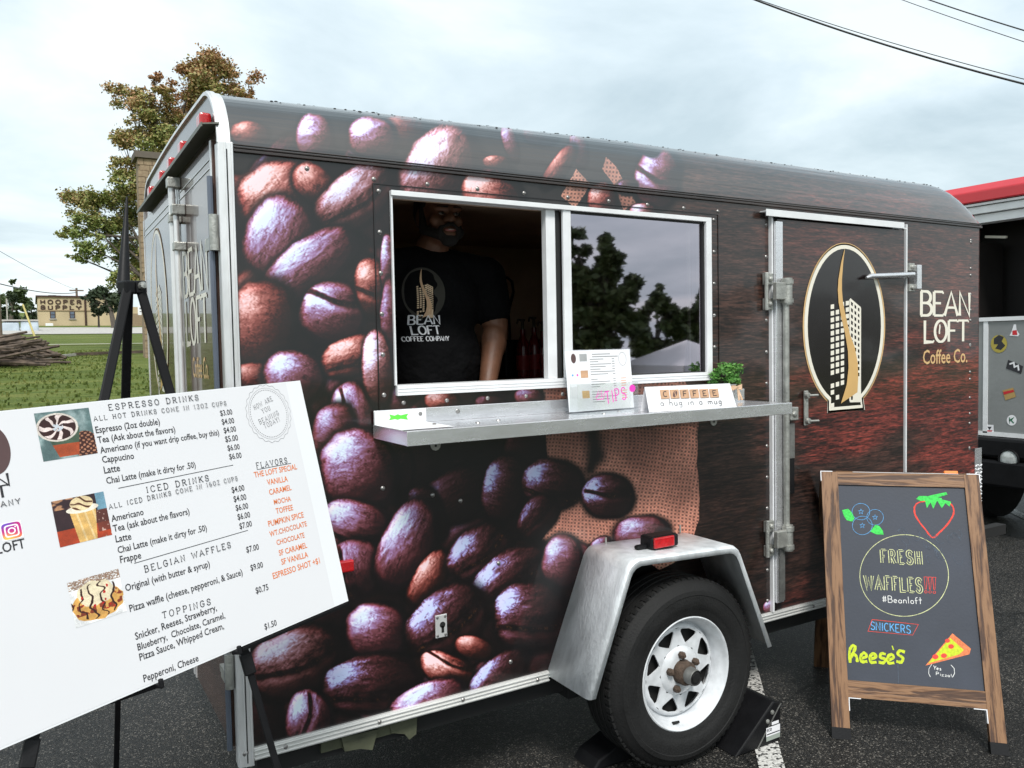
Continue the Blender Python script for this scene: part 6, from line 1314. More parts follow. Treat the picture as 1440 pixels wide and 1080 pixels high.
x0 = (c_tl[0] + c_bl[0]) / 2; x1 = (c_tr[0] + c_br[0]) / 2; xi0 = (i_tl[0] + i_bl[0]) / 2; xi1 = (i_tr[0] + i_br[0]) / 2; yt = (c_tl[1] + c_tr[1]) / 2; yi = (i_tl[1] + i_tr[1]) / 2; yb = (i_bl[1] + i_br[1]) / 2; yr = (r_bl[1] + r_br[1]) / 2
TH = .026
def plank(name, a0, b0, a1, b1, along, parent, fr=AF, th=TH, off=0.0, mat_=None):
    mb = MB(); P8 = [fr.T(a0, b0, off - th), fr.T(a1, b0, off - th), fr.T(a1, b1, off - th), fr.T(a0, b1, off - th), fr.T(a0, b0, off), fr.T(a1, b0, off), fr.T(a1, b1, off), fr.T(a0, b1, off)]
    seed = random.uniform(0, 5); L2 = [(a0, b0), (a1, b0), (a1, b1), (a0, b1)] * 2
    for q in ((0, 3, 2, 1), (4, 5, 6, 7), (0, 1, 5, 4), (1, 2, 6, 5), (2, 3, 7, 6), (3, 0, 4, 7)):
        uv = []
        for k in q:
            a, b = L2[k]; d_ = .0 if k > 3 else th; uv.append((b + seed, a + d_ + seed) if along == 'v' else (a + seed, b + d_ + seed))
        mb.face([P8[k] for k in q], uv)
    return obj(name, mb, mat_ or M['timber'], parent)
bb0 = .028
plank('side_stile', x0, bb0, xi0, yt, 'v', AS); plank('side_stile', xi1, bb0, x1, yt, 'v', AS)
plank('top_rail', xi0, yi, xi1, yt, 'h', AS, off=-.0015); plank('bottom_rail', xi0, yr, xi1, yb, 'h', AS, off=-.0015)
for xa_, xb_ in ((x0 - .002, xi0 + .002), (xi1 - .002, x1 + .002)): plank('rubber_foot', xa_, 0.0, xb_, bb0 + .014, 'v', AS, off=.003, th=TH + .006, mat_=M['black_plastic'])
mb = MB(); mb.prism([AF.T(xi0 + .0005, yb + .0005, -.008), AF.T(xi1 - .0005, yb + .0005, -.008), AF.T(xi1 - .0005, yi - .0005, -.008), AF.T(xi0 + .0005, yi - .0005, -.008)], AF.N * -.006); CB = obj('slate_panel', mb, M['chalkboard'], AS)
mb = MB()
for a0, b0, a1, b1 in ((x0, yt, x0 + .045, yt + .003), (x0 - .003, yt - .04, x0, yt + .003), (xi0 + .06, yt, xi1 - .02, yt + .0015), (x1 - .045, yt, x1, yt + .003), (x1, yt - .03, x1 + .003, yt + .003), (xi0 + .002, yr - .004, xi0 + .045, yr - .001), (xi0, yr - .05, xi0 + .003, yr - .001), (xi1 - .045, yr - .004, xi1 - .002, yr - .001), (xi1 - .003, yr - .05, xi1, yr - .001)):
    m2 = MB(); m2.prism([AF.T(a0, b0, .001), AF.T(a1, b0, .001), AF.T(a1, b1, .001), AF.T(a0, b1, .001)], AF.N * -.02); obj('corner_angle', m2, M['paper'], AS)
# rear leaf of the A
RV = Vector((0, 0, 1)); ctop = AF.T(0, yt, -TH)
back_dir = Vector((-AU.y, AU.x, 0)); 
if back_dir.dot(AF.N) > 0: back_dir = -back_dir
lean = .30
RF = Frame(AF.T(0, yt, -TH - .004) + (back_dir * lean * 1.0 + Vector((0, 0, -AF.T(0, yt).z))), AU, (AF.T(0, yt, -TH - .004)) - (AF.T(0, yt, -TH - .004) + back_dir * lean + Vector((0, 0, -AF.T(0, yt).z))))
Lr = (AF.T(0, yt, -TH - .004) - RF.O).length
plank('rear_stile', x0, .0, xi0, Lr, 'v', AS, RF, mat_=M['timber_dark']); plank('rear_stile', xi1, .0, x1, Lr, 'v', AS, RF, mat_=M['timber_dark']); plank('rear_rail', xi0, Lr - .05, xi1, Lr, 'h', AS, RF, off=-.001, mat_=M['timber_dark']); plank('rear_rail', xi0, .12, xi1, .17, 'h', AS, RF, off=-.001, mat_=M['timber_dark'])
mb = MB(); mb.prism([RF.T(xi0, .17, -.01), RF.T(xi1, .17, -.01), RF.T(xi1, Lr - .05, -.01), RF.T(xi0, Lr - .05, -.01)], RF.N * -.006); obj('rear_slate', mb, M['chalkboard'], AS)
# chalk drawings, on the slate
CO = -.0074
def cT(a, b, off): return AF.T(a, b, CO + off)
def spline(pts, closed=False, m_=5):
    P_ = [Vector(p) for p in pts]; n = len(P_); o_ = []
    for k in range(n if closed else n - 1):
        p0 = P_[k - 1] if (k or closed) else P_[0]; p1 = P_[k]; p2 = P_[(k + 1) % n]; p3 = P_[(k + 2) % n] if (closed or k + 2 < n) else P_[-1]
        for j in range(m_):
            t_ = j / m_; o_.append(tuple(.5 * ((2 * p1) + (p2 - p0) * t_ + (2 * p0 - 5 * p1 + 4 * p2 - p3) * t_ ** 2 + (3 * p1 - p0 - 3 * p2 + p3) * t_ ** 3)))
    if not closed: o_.append(tuple(P_[-1]))
    return o_
def cr(mb, pts, w, closed=False, off=0, smooth_=False):
    mb.jit = .22; q = [ac(*p_) for p_ in pts]; mb.ribbon(spline(q, closed) if smooth_ else q, w, cT, off, closed)
def circ(cx, cy, rx, ry, n=40, a0=0): return [(cx + rx * math.cos(2 * PI * k / n + a0), cy + ry * math.sin(2 * PI * k / n + a0)) for k in range(n)]
mb = MB(); cr(mb, [(1272 + 62.5 * math.cos(t_), 809 + 57.5 * math.sin(t_)) for t_ in np.linspace(0, 2 * PI, 80)[:-1]], .0024, True); obj('chalk_circle', mb, M['chalk_ly'], CB); mb = MB()
stroke_text(mb, AF, 'FRESH', ac(1240, 791), ac(1297, 793.5), .052, .22, .17, .03, .40, 0, fn=cT); obj('chalk_lettering', mb, M['chalk_ly'], CB); mb = MB()
stroke_text(mb, AF, 'WAFFLES', ac(1217, 828), ac(1297, 833), .054, .22, .17, .03, .38, 0, fn=cT)
obj('chalk_lettering', mb, M['chalk_ly'], CB)
mb = MB(); stroke_text(mb, AF, 'FRESH', ac(1240.2, 791), ac(1297, 793.5), .052, .11, .07, 0, .40, .0009, fn=cT); obj('chalk_lettering', mb, M['chalkboard'], CB); mb = MB(); stroke_text(mb, AF, 'WAFFLES', ac(1217.2, 828), ac(1297, 833), .054, .11, .07, 0, .38, .0009, fn=cT); obj('chalk_lettering', mb, M['chalkboard'], CB)
mb = MB()
for k in range(3): 
    x = 1302.5 + k * 6; y_ = 833 + k * .3; cr(mb, [(x - 2.5, y_ - 22), (x + 2.0, y_ - 22), (x + .8, y_ - 5), (x - .8, y_ - 5)], .0018, True, k * 1e-4); cr(mb, circ(x, y_ - 1, 1.9, 1.7, 12), .0016, True, k * 1e-4)
obj('chalk_exclamation_marks', mb, M['chalk_r'], CB); mb = MB(); cr(mb, [(1286.5, 712), (1287, 722), (1293, 733), (1301, 743), (1312, 755.5), (1322, 748), (1332, 738), (1340, 726), (1342, 718), (1340, 711), (1336, 707)], .0062, smooth_=True); cr(mb, [(1286.5, 713), (1289, 708), (1294, 705.5), (1302, 704.5)], .0055, off=1e-4)
obj('strawberry_outline', mb, M['chalk_r'], CB); mb = MB(); cr(mb, [(1227, 871), (1292, 878), (1284, 893), (1221, 887.5)], .0016, True, 2e-4)
obj('red_chalk_drawing', mb, M['chalk_r'], CB)
mb = MB(); stroke_text(mb, AF, '#Beanloft', ac(1240.5, 846.5), ac(1297.5, 849.5), .026, .085, None, 0, .14, 0, fn=cT, wob=.02); obj('chalk_hashtag', mb, M['chalk_w'], CB); mb = MB()
for s_, a, b, cp in (('Yes', (1313, 941), (1324, 943), .014), ('Pizza!', (1317, 949.5), (1339, 952.5), .012)): stroke_text(mb, AF, s_, ac(*a), ac(*b), cp, .14, None, 0, .18, 0, fn=cT, wob=.05)
cr(mb, [(1311, 934), (1307, 940), (1306.5, 947), (1309, 952)], .0018); cr(mb, [(1338, 935), (1342.5, 940), (1343, 947), (1340, 952.5)], .0018)
obj('white_chalk_lettering', mb, M['chalk_w'], CB)
mb = MB(); stroke_text(mb, AF, 'SNICKERS', ac(1225, 885), ac(1281, 890.5), .030, .11, None, 0, .16, 0, fn=cT, wob=.03); obj('chalk_lettering', mb, M['chalk_b'], CB)
for cx0, cy0, r_ in ((1211, 719, 12.5), (1231, 727, 11.8), (1213, 738.5, 14)):
    mb = MB()
    cr(mb, circ(cx0, cy0, r_, r_ * .93, 30), .0015, True); 
    cr(mb, [(cx0 + (3.8 if k % 2 == 0 else 1.6) * math.cos(PI * k / 5 - PI / 2), cy0 + (3.8 if k % 2 == 0 else 1.6) * math.sin(PI * k / 5 - PI / 2)) for k in range(10)], .0016, True)
    obj('blueberry_drawing', mb, M['chalk_b'], CB)
mb = MB()
def blob(mb, pts, off=0): mb.poly2([ac(*p_) for p_ in pts], cT, off)
blob(mb, [(1184.5, 717), (1193, 715), (1199, 721), (1202, 728), (1199, 733), (1191, 731), (1187, 725)]); blob(mb, [(1224, 747), (1232, 737), (1237, 739.5), (1242, 746), (1243, 751.5), (1233, 751)])
for pts in ([(1289, 701), (1293, 697), (1303, 697), (1310, 699), (1305, 704), (1295, 704)], [(1303, 698), (1310, 696), (1331, 691.5), (1333, 695), (1312, 701)], [(1301, 702), (1310, 697), (1325, 700), (1324, 706), (1318, 704), (1313, 715), (1309, 706), (1304, 714)], [(1318, 700), (1338, 705), (1336, 712), (1330, 707), (1325, 714), (1320, 706)]): blob(mb, pts, 2e-4 * random.random())
obj('green_chalk_leaves', mb, M['chalk_g'], CB)
mb = MB(); blob(mb, [(1302, 936), (1340, 890.5), (1366, 912), (1364, 920)]); obj('orange_chalk_crust', mb, M['chalk_o'], CB)
mb = MB(); blob(mb, [(1306, 932.5), (1337, 897), (1356, 914), (1350, 920)], 4e-4); obj('green_chalk_cheese', mb, M['chalk_lime'], CB)
mb = MB()
for cx0, cy0, r_ in ((1333, 901, 3.6), (1338, 909, 4.2), (1316, 923.5, 4.4), (1328, 922, 4.4)): mb = MB(); blob(mb, circ(cx0, cy0, r_, r_ * .8, 12), 6e-4); obj('chalk_pepperoni', mb, M['chalk_r'], CB)
mb = MB(); W2 = .0105
for k, pts in enumerate(([(1196, 932), (1195, 916), (1199, 908), (1203, 910), (1200, 918), (1196, 922)], [(1196, 925), (1201, 920), (1205, 924), (1206, 931)], [(1211, 926), (1219, 923), (1216, 918), (1211, 922), (1212, 930), (1220, 930)], [(1224, 927), (1232, 924), (1229, 919), (1224, 923), (1225, 931), (1233, 931)],
    [(1246, 920), (1240, 919), (1238, 924), (1245, 927), (1243, 932), (1236, 931)], [(1249, 928), (1257, 925), (1254, 920), (1249, 924), (1250, 932), (1258, 932)], [(1273, 917), (1266, 915), (1263, 920), (1270, 925), (1268, 931), (1261, 930)], [(1255, 908), (1257, 914)])): cr(mb, pts, W2 if k < 7 else .005, off=k * 3e-5, smooth_=True)
obj('lime_chalk_lettering', mb, M['chalk_lime'], CB)
mb = MB(); cr(mb, [(1263, 931), (1263.5, 945), (1264, 961)], .002); 
for k in range(26): x = random.uniform(1265, 1355); y_ = random.uniform(745, 790); cr(mb, [(x + 7 * math.cos(a + k), y_ + 6 * math.sin(a * 1.3 + k)) for a in np.linspace(0, 3 + random.random(), 7)], .0016, off=k * 2e-6)
obj('wiped_chalk', mb, M['chalk_dust'], CB, kind='stuff')
p = AF.px(1338, 661, -.01); mb = MB(); mb.obox(AF.T(*ac(1338, 668), -.012) + Vector((0, 0, .0)) , AU * .026, AF.N * .010, AF.V * .006); 
cc = AF.T((ac(1338, 668)[0]), yt + .0065 + .002, -.012); mb = MB(); mb.obox(cc, AU * .026, AF.N * .011, AF.V * .0065)
tag(obj('chalk_eraser', mb, M['orange'], None, origin=cc, bevel=.003), 'small orange block resting on top of the chalkboard frame', 'eraser')

# ------------------------------------------------------------------ by the wheel
c0 = P(1062, 1055, 2, 0); a0 = P(1005, 1066, 2, 0); top_ = P(1069, 1000, 1, c0.y)
t = empty('wheel_chock', c0, 'black wedge chock with white and green sticker behind the trailer tyre', 'wheel chock')
zT = top_.z; f0 = [Vector((a0.x, c0.y, 0)), Vector((c0.x + .02, c0.y, 0)), Vector((c0.x + .02, c0.y, zT)), Vector((c0.x - .07, c0.y, zT + .045))]
mb = MB(); mb.prism([(1.70, -.262, .001), (1.935, -.262, .001), (1.945, -.262, .150), (1.905, -.262, .165)], (0, .17, 0)); ck = obj('wedge', mb, M['black_plastic'], t, bevel=.006)
mb = MB(); mb.prism([(1.815, -.264, .001), (1.944, -.264, .148), (1.938, -.264, .148), (1.808, -.264, .001)], (0, .002, 0)); obj('wedge_edge', mb, M['steel_dark'], ck)
CK = Frame((1.86, -.2645, .02), (1, 0, 0), (0, 0, 1)); mb = MB(); mb.poly2([(0, 0.018), (.075, .018), (.075, .052), (0, .052)], CK.T, 0); mb.poly2([(.03, .056), (.068, .056), (.068, .068), (.03, .068)], CK.T, 0); stk = obj('sticker', mb, M['paper'], t)
mb = MB(); mb.poly2([(0, .0), (.075, .0), (.075, .018), (0, .018)], CK.T, .0); obj('sticker_stripe', mb, mat('sage_sticker', (.3, .34, .3), .6), stk)
mb = MB(); mb.ribbon([(.002, .026), (.073, .026)], .004, CK.T, .0006); stroke_text(mb, CK, 'ECO', (.004, .037), (.028, .037), .010, .25, None, 0, .2, .0006); obj('sticker_print', mb, M['ink'], stk)
mb = MB()
for x, z in ((1.895, .125), (1.87, .095)): mb.lathe([(0, .006), (.008, .004), (.009, 0)], (x, -.262, z), (0, -1, 0), 10)
obj('bolts', mb, M['steel'], ck, kind='stuff')
mb = MB(); a_ = P(843, 1046, 1, -.10); b_ = P(880, 1090, 1, -.10); mb.prism([(a_.x, -.06, 0.001), (a_.x + .24, -.06, 0.001), (a_.x + .20, -.06, .10), (a_.x + .03, -.06, .035)], (0, .13, 0)); tag(obj('wheel_chock', mb, M['black_plastic'], None, origin=(a_.x, -.05, 0), bevel=.006), 'plain black wedge tucked in front of the tyre in the shadow', 'wheel chock')

# ------------------------------------------------------------------ the red-roofed truck beyond
XT = 5.9
t = empty('food_truck', (XT + 2, .85, 0), 'bare metal food truck with red roof and stickers parked beyond the trailer', 'food truck')
TFm = Frame((XT, 0, 0), (0, -1, 0), (0, 0, 1))
zp0, zp1, zo1 = P(1440, 613, 0, XT).z, P(1440, 450, 0, XT).z, P(1385, 313, 0, XT).z; zr0 = P(1440, 276, 0, XT).z; ty0, ty1 = -.75, 1.62
mb = MB(); mb.box((XT, ty0, zp0), (XT + .05, ty1, zp1)); obj('lower_panel', mb, M['truck_grey'], t, bevel=.004)
mb = MB(); mb.box((XT - .006, ty0, zp0 - .02), (XT + .01, ty1, zp0 + .012)); mb.box((XT - .006, 1.155, zp0), (XT + .0, 1.19, zp1 + .01)); mb.box((XT - .012, ty0, zp1), (XT + .08, ty1, zp1 + .03)); obj('panel_trim', mb, M['alu_white'], t)
mb = MB(); mb.box((XT + .04, ty0, .35), (XT + 5, ty0 + .05, 2.6)); mb.box((XT + .04, ty1 - .05, .35), (XT + 5, ty1, 2.6)); mb.box((XT + .05, ty0, .40), (XT + 5, ty1, .5)); mb.box((XT + 4.9, ty0, .4), (XT + 5, ty1, 2.6)); obj('body_shell', mb, M['truck_grey'], t)
mb = MB(); mb.box((XT + .6, ty0 + .06, .5), (XT + .64, ty1 - .06, 2.5)); obj('bulkhead', mb, M['dark_void'], t)
mb = MB(); mb.box((XT + .06, ty1 - .3, .5), (XT + .5, ty1 - .06, 2.3)); obj('inside_locker', mb, M['dark_void'], t)
for z0, z1, o_ in ((zo1, zo1 + .07, 0), (zo1 + .07, zo1 + .13, -.03), (zo1 + .13, zr0, -.05)): mb = MB(); mb.box((XT + o_, ty0, z0), (XT + .12, ty1, z1 - .004)); obj('header_strip', mb, M['alu_white'], t, bevel=.003)
mb = MB(); rz = P(1440, 250, 0, XT).z; mb.prism([(XT - .07, ty0, zr0), (XT - .07, ty0, rz - .05), (XT - .0, ty0, rz + .01), (XT + .4, ty0, rz + .08), (XT + 5, ty0, rz + .08), (XT + 5, ty0, zr0)], (0, ty1 - ty0, 0)); obj('roof', mb, M['truck_red'], t, bevel=.01)
mb = MB(); mb.box((XT - .12, ty0, .40), (XT + .05, ty1, .60)); mb.box((XT - .10, ty0, .62), (XT + .04, ty1, zp0 - .025)); bm_ = obj('bumper', mb, M['black_paint'], t, bevel=.02)
p = P(1418, 646, 0, XT - .11); lp_ = MB(); lp_.lathe([(0, .012), (.040, .010), (.062, .004), (.066, 0)], (XT - .105, p.y, p.z), (-1, 0, 0), 28); obj('fog_lamp', lp_, M['lamp_glass'], t, smooth=True)
mb = MB(); mb.lathe([(.066, 0), (.068, .012), (.074, .012), (.078, 0)], (XT - .105, p.y, p.z), (-1, 0, 0), 28); obj('lamp_bezel', mb, M['black_plastic'], t, smooth=True)
for yy in (ty0 + .2, ty1 - .25):
    for xx in (XT + .7, XT + 4.0): mb = MB(); mb.lathe([(0, 0), (.2, 0), (.3, .02), (.38, .03), (.39, .1), (.39, .2), (.3, .22), (0, .22)], (xx, yy, .39), (0, 1, 0), 32); obj('wheel', mb, M['rubber'], t, smooth=True)
def stick(name, pxs, mat_, off=.001, lab=None):
    mb = MB(); mb.poly2([TFm.loc(*q) for q in pxs], TFm.T, off); return obj(name, mb, mat_, t, label=lab)
s1 = stick('sticker', circ(1405, 483.5, 11.5, 12.5, 24), mat('mustard_sticker', (.42, .34, .06), .5), .003, 'round black and mustard sticker'); mb = MB(); TL_ = TFm.loc; mb.poly2([TL_(*q) for q in ((1398, 476), (1405, 471), (1412, 474), (1409, 480), (1414, 486), (1408, 492), (1400, 490), (1404, 484), (1398, 484))], TFm.T, .004); obj('sticker_print', mb, M['ink'], s1)
s1 = stick('sticker', ((1420, 472), (1423, 466), (1426, 456), (1429, 456), (1430, 464), (1434, 470), (1432, 473)), M['paper'], .003, 'white sticker with a red boot'); mb = MB(); mb.poly2([TL_(*q) for q in ((1424, 471), (1424, 465), (1430, 464), (1431, 471))], TFm.T, .004); obj('sticker_print', mb, M['truck_red'], s1)
s1 = stick('sticker', ((1418, 506), (1439, 515), (1436, 526), (1415, 518)), M['ink'], .003, 'black sticker with white swirl'); mb = MB(); mb.ribbon([TL_(*q) for q in ((1420, 512), (1426, 510), (1427, 516), (1432, 514), (1433, 521))], .012, TFm.T, .004); obj('sticker_print', mb, M['paper'], s1)
s1 = stick('sticker', ((1410, 549), (1425, 545), (1429, 558), (1414, 563)), mat('sunset_sticker', (.42, .28, .10), .5), .003, 'small landscape sticker'); mb = MB(); mb.poly2([TL_(*q) for q in ((1411, 551), (1425.5, 548), (1426.5, 551), (1412, 555))], TFm.T, .004); obj('sticker_print', mb, M['truck_red'], s1)
s1 = stick('sticker', circ(1423, 591, 7, 7.5, 24), M['paper'], .003, 'round white sticker with green monogram'); mb = MB(); mb.ribbon([TL_(*q) for q in ((1420, 587), (1420, 595), (1420, 591), (1426, 587), (1422, 591), (1426, 595))], .010, TFm.T, .004); obj('sticker_print', mb, mat('green_ink', (.03, .16, .09), .5), s1)
s1 = stick('sticker', ((1386, 597), (1397.5, 597.5), (1398, 608.5), (1387, 608)), M['paper'], .003, 'square white sticker with a red crest'); mb = MB(); mb.poly2([TL_(*q) for q in ((1388, 605), (1396, 605), (1395, 607), (1389, 607))], TFm.T, .004); obj('sticker_print', mb, M['truck_red'], s1); mb = MB(); mb.poly2([TL_(*q) for q in ((1389, 600), (1395, 600), (1392, 604.5))], TFm.T, .004); obj('sticker_print', mb, M['ink'], s1)
mb = MB(); q0, q1 = P(1386, 333, 0, XT + .3), P(1416, 333.5, 0, XT + .3); mb.bar(q0, q1, .02, .02); obj('inside_strip', mb, M['cream'], t)

# ------------------------------------------------------------------ trees
def tree(name, base, clumps, lab, cat, group, leafm, n, lsize, trunk_r, seed, parent_off=None, crown_n=4):
    rg = random.Random(seed); base = Vector(base); t = empty(name, base, lab, cat, group)
    cs = []
    for c in clumps:
        c0 = Vector(c[:3]); r = c[3]
        for _ in range(crown_n): cs.append((c0.x + rg.gauss(0, r * .55), c0.y + rg.gauss(0, r * .55), c0.z + rg.gauss(0, r * .45), r * rg.uniform(.18, .6)))
    leafcloud('crown', cs, n, lsize, leafm, t, soft=True)
    top = max(c[2] for c in clumps); bz = min(c[2] for c in clumps); cxm = sum(c[0] for c in clumps) / len(clumps); cym = sum(c[1] for c in clumps) / len(clumps)
    fork = Vector((base.x * .7 + cxm * .3, base.y * .7 + cym * .3, max(base.z + .6, base.z + (bz - base.z) * .75 + .3))); mb = MB()
    mid = Vector((cxm, cym, base.z + (top - base.z) * .8)); mb.tube([base - Vector((0, 0, .2)), base + Vector((0, 0, .3)), fork, fork + (mid - fork) * .5, mid], [trunk_r * 1.4, trunk_r, trunk_r * .8, trunk_r * .45, trunk_r * .12], 9)
    for c in clumps:
        c0 = Vector(c[:3]); k = rg.uniform(.0, .6); st_ = fork + (mid - fork) * k
        if st_.z > c0.z: st_ = fork
        m_ = st_ + (c0 - st_) * .5 + Vector((rg.uniform(-.1, .1), rg.uniform(-.1, .1), rg.uniform(-.05, .2))) * c[3] * 2; mb.tube([st_, m_, c0], [trunk_r * .30, trunk_r * .18, trunk_r * .05], 6)
        for _ in range(6):
            e_ = c0 + Vector((rg.gauss(0, .5), rg.gauss(0, .5), rg.gauss(.1, .5))) * c[3]; mb.tube([m_ + (c0 - m_) * rg.random(), e_], [trunk_r * .05, trunk_r * .02], 4, cap=False)
    obj('trunk', mb, M['bark'], t, smooth=True); return t
D = 42.0
cl = [(300, 92, 26), (335, 122, 22), (345, 135, 14), (272, 105, 22), (300, 125, 28), (262, 142, 26), (228, 128, 12), (218, 110, 8), (180, 132, 18), (195, 160, 22), (240, 165, 26), (285, 160, 26), (175, 195, 22), (212, 195, 26), (250, 200, 26), (172, 232, 15),
      (205, 235, 26), (240, 240, 20), (185, 262, 20), (150, 283, 20), (118, 283, 20), (98, 280, 9), (130, 315, 20), (100, 328, 10), (165, 318, 22), (200, 300, 24), (130, 350, 16), (175, 352, 24), (208, 345, 22), (110, 362, 9), (195, 392, 20), (168, 392, 14), (222, 388, 20)]
sc = D / F; cl3 = []
for x, y_, r_ in cl:
    p = PD(x, y_, D + random.uniform(-2.0, 2.0)); cl3.append((p.x, p.y, p.z, r_ * sc))
bp_ = PD(222, 470, D); tree('maple_tree', (bp_.x, bp_.y, hgt(bp_.y)), cl3, 'tall maple turning rusty brown at its top behind the trailer', 'tree', None, M['leaf_maple'], 62000, .15, .30, 3, crown_n=12)
def px_tree(name, px_, base_y, depth, blobs, lab, leafm, n, ls, tr_, seed, mirror=False, group=None, cn=5, basez=None):
    p = PD(px_, base_y, depth); c3 = []
    for x, y_, r_ in blobs: q = PD(x, y_, depth + random.uniform(-1, 1) * r_ * depth / F); c3.append((q.x, -q.y if mirror else q.y, q.z, r_ * depth / F))
    by = -p.y if mirror else p.y; return tree(name, (p.x, by, hgt(by) if basez is None else basez), c3, lab, 'tree', group, leafm, n, ls, tr_, seed, crown_n=cn)
px_tree('street_tree', 160, 457, 96, [(148, 418, 14), (135, 424, 10), (160, 424, 13), (150, 433, 10), (172, 420, 10), (125, 418, 6), (140, 408, 7)], 'dark round street tree in front of the cream building', M['leaf_dark'], 3200, .42, .30, 5)
px_tree('street_tree', 139, 458, 98, [(139, 436, 7), (134, 440, 5), (144, 440, 5)], 'small dark young tree left of the round street tree', M['leaf_dark'], 500, .40, .12, 6)
GT = 'trees along the far street at the left edge'
px_tree('far_tree', 16, 455, 150, [(10, 416, 12), (22, 412, 10), (30, 420, 9), (14, 430, 12), (32, 434, 9), (4, 424, 10)], 'tall pale green tree at the far left edge', M['leaf_green'], 2600, .6, .35, 8, group=GT)
px_tree('far_tree', 46, 456, 165, [(46, 436, 8), (52, 444, 7), (42, 446, 8), (38, 432, 6)], 'low dark tree beside the left end of the cream building', M['leaf_dark'], 1300, .6, .3, 9, group=GT)
px_tree('far_tree', -8, 455, 140, [(-8, 420, 16), (-2, 440, 12), (-20, 430, 14)], 'dark tree cropped by the left edge of the photo', M['leaf_dark'], 1800, .6, .35, 10, group=GT)
px_tree('far_tree', 28, 458, 158, [(28, 446, 9), (15, 447, 9), (40, 450, 6), (4, 448, 8)], 'broad dark bush line under the tall pale tree', M['leaf_dark'], 1300, .6, .2, 11, group=GT)
px_tree('far_tree', 214, 456, 140, [(214, 405, 12), (225, 412, 10), (206, 412, 8)], 'pale tree behind the right part of the cream building', M['leaf_green'], 1000, .55, .3, 12, group=GT)
# trees, a white canopy behind the photographer, which the window glass mirrors
GB = 'trees behind the photographer mirrored in the window glass'
px_tree('lot_tree', 852, 530, 26, [(852, 342, 9), (856, 365, 15), (846, 385, 18), (862, 390, 14), (835, 410, 22), (815, 395, 24), (805, 360, 20), (800, 330, 14), (790, 370, 24), (812, 430, 34), (840, 440, 26), (870, 430, 14), (884, 396, 9), (890, 412, 10), (898, 400, 5), (876, 452, 22), (850, 480, 30), (800, 480, 34)], 'tall dark pine topped tree mirrored in the window glass', M['leaf_green'], 16000, .30, .3, 21, True, GB, 7)
px_tree('lot_tree', 920, 530, 38, [(925, 430, 16), (908, 440, 14), (940, 440, 14), (900, 455, 18), (930, 465, 24), (950, 460, 16), (905, 490, 22), (940, 495, 26)], 'round dark tree mirrored low in the window glass', M['leaf_green'], 7000, .34, .3, 22, True, GB, 6)
px_tree('lot_tree', 985, 530, 42, [(975, 440, 14), (990, 425, 14), (1005, 418, 16), (970, 462, 20), (1000, 460, 26), (985, 490, 26), (1030, 440, 26)], 'dark tree mirrored at the right edge of the glass', M['leaf_green'], 7000, .38, .3, 23, True, GB, 6)
px_tree('lot_tree', 700, 530, 30, [(700, 400, 50), (650, 420, 50), (740, 430, 50), (690, 480, 60), (600, 470, 50)], 'broad dark tree behind the photographer', M['leaf_dark'], 5000, .4, .3, 24, True, GB, 6)
px_tree('lot_tree', 1200, 530, 46, [(1150, 440, 36), (1220, 430, 40), (1180, 480, 44), (1260, 460, 40), (1120, 480, 36)], 'broad far tree behind the photographer, right side', M['leaf_dark'], 4500, .5, .3, 25, True, GB, 6)
ap = PD(966, 478, 25.7); ap.y = -ap.y; gz = hgt(ap.y)
t = empty('pop_up_canopy', (ap.x, ap.y, gz), 'white pop-up canopy behind the photographer, mirrored in the window', 'canopy'); hw_ = 1.5; ez = ap.z - .76
cs_ = [(ap.x - hw_, ap.y - hw_, ez), (ap.x + hw_, ap.y - hw_, ez), (ap.x + hw_, ap.y + hw_, ez), (ap.x - hw_, ap.y + hw_, ez)]
mb = MB()
for k in range(4): a, b = cs_[k], cs_[(k + 1) % 4]; mb.face([a, b, tuple(ap)]); mb.face([(a[0], a[1], a[2] - .28), (b[0], b[1], b[2] - .28), b, a])
obj('canopy_cloth', mb, M['white_canvas'], t)
for c in cs_: mb = MB(); mb.bar((c[0], c[1], gz), c, .04, .04, (0, 1, 0)); obj('leg', mb, M['alu'], t)

# ------------------------------------------------------------------ cream building with painted name, far side of the grass
DB = 110; yB = PD(100, 458, DB).y
def BP(px_, py_, off=0.0): q = P(px_, py_, 1, yB - off); return q
bx0, bx1 = BP(53.5, 440).x, BP(330, 440).x; bz0 = hgt(yB) - .3; bz1 = BP(100, 418.3).z
t = empty('supply_building', ((bx0 + bx1) / 2, yB, hgt(yB)), 'cream stucco store with HOOPER SUPPLY painted in dark letters', 'building')
bxm = BP(178, 440).x
mb = MB(); mb.box((bx0, yB, bz0), (bxm, yB + 18, bz1)); obj('wall', mb, M['stucco'], t)
mb = MB(); mb.box((bxm, yB + .4, bz0), (bx1, yB + 18, bz1 - 1.2)); obj('wall', mb, M['stucco'], t)
mb = MB(); mb.box((bx0 - .2, yB - .2, bz1), (bxm + .2, yB + 18, bz1 + .22)); obj('parapet', mb, M['brown_letters'], t)
mb = MB(); mb.box((bx0 - .05, yB - .08, BP(100, 436.8).z - .08), (bxm, yB, BP(100, 436.8).z + .08)); obj('string_course', mb, mat('tan_trim', (.3, .22, .13), .8), t)
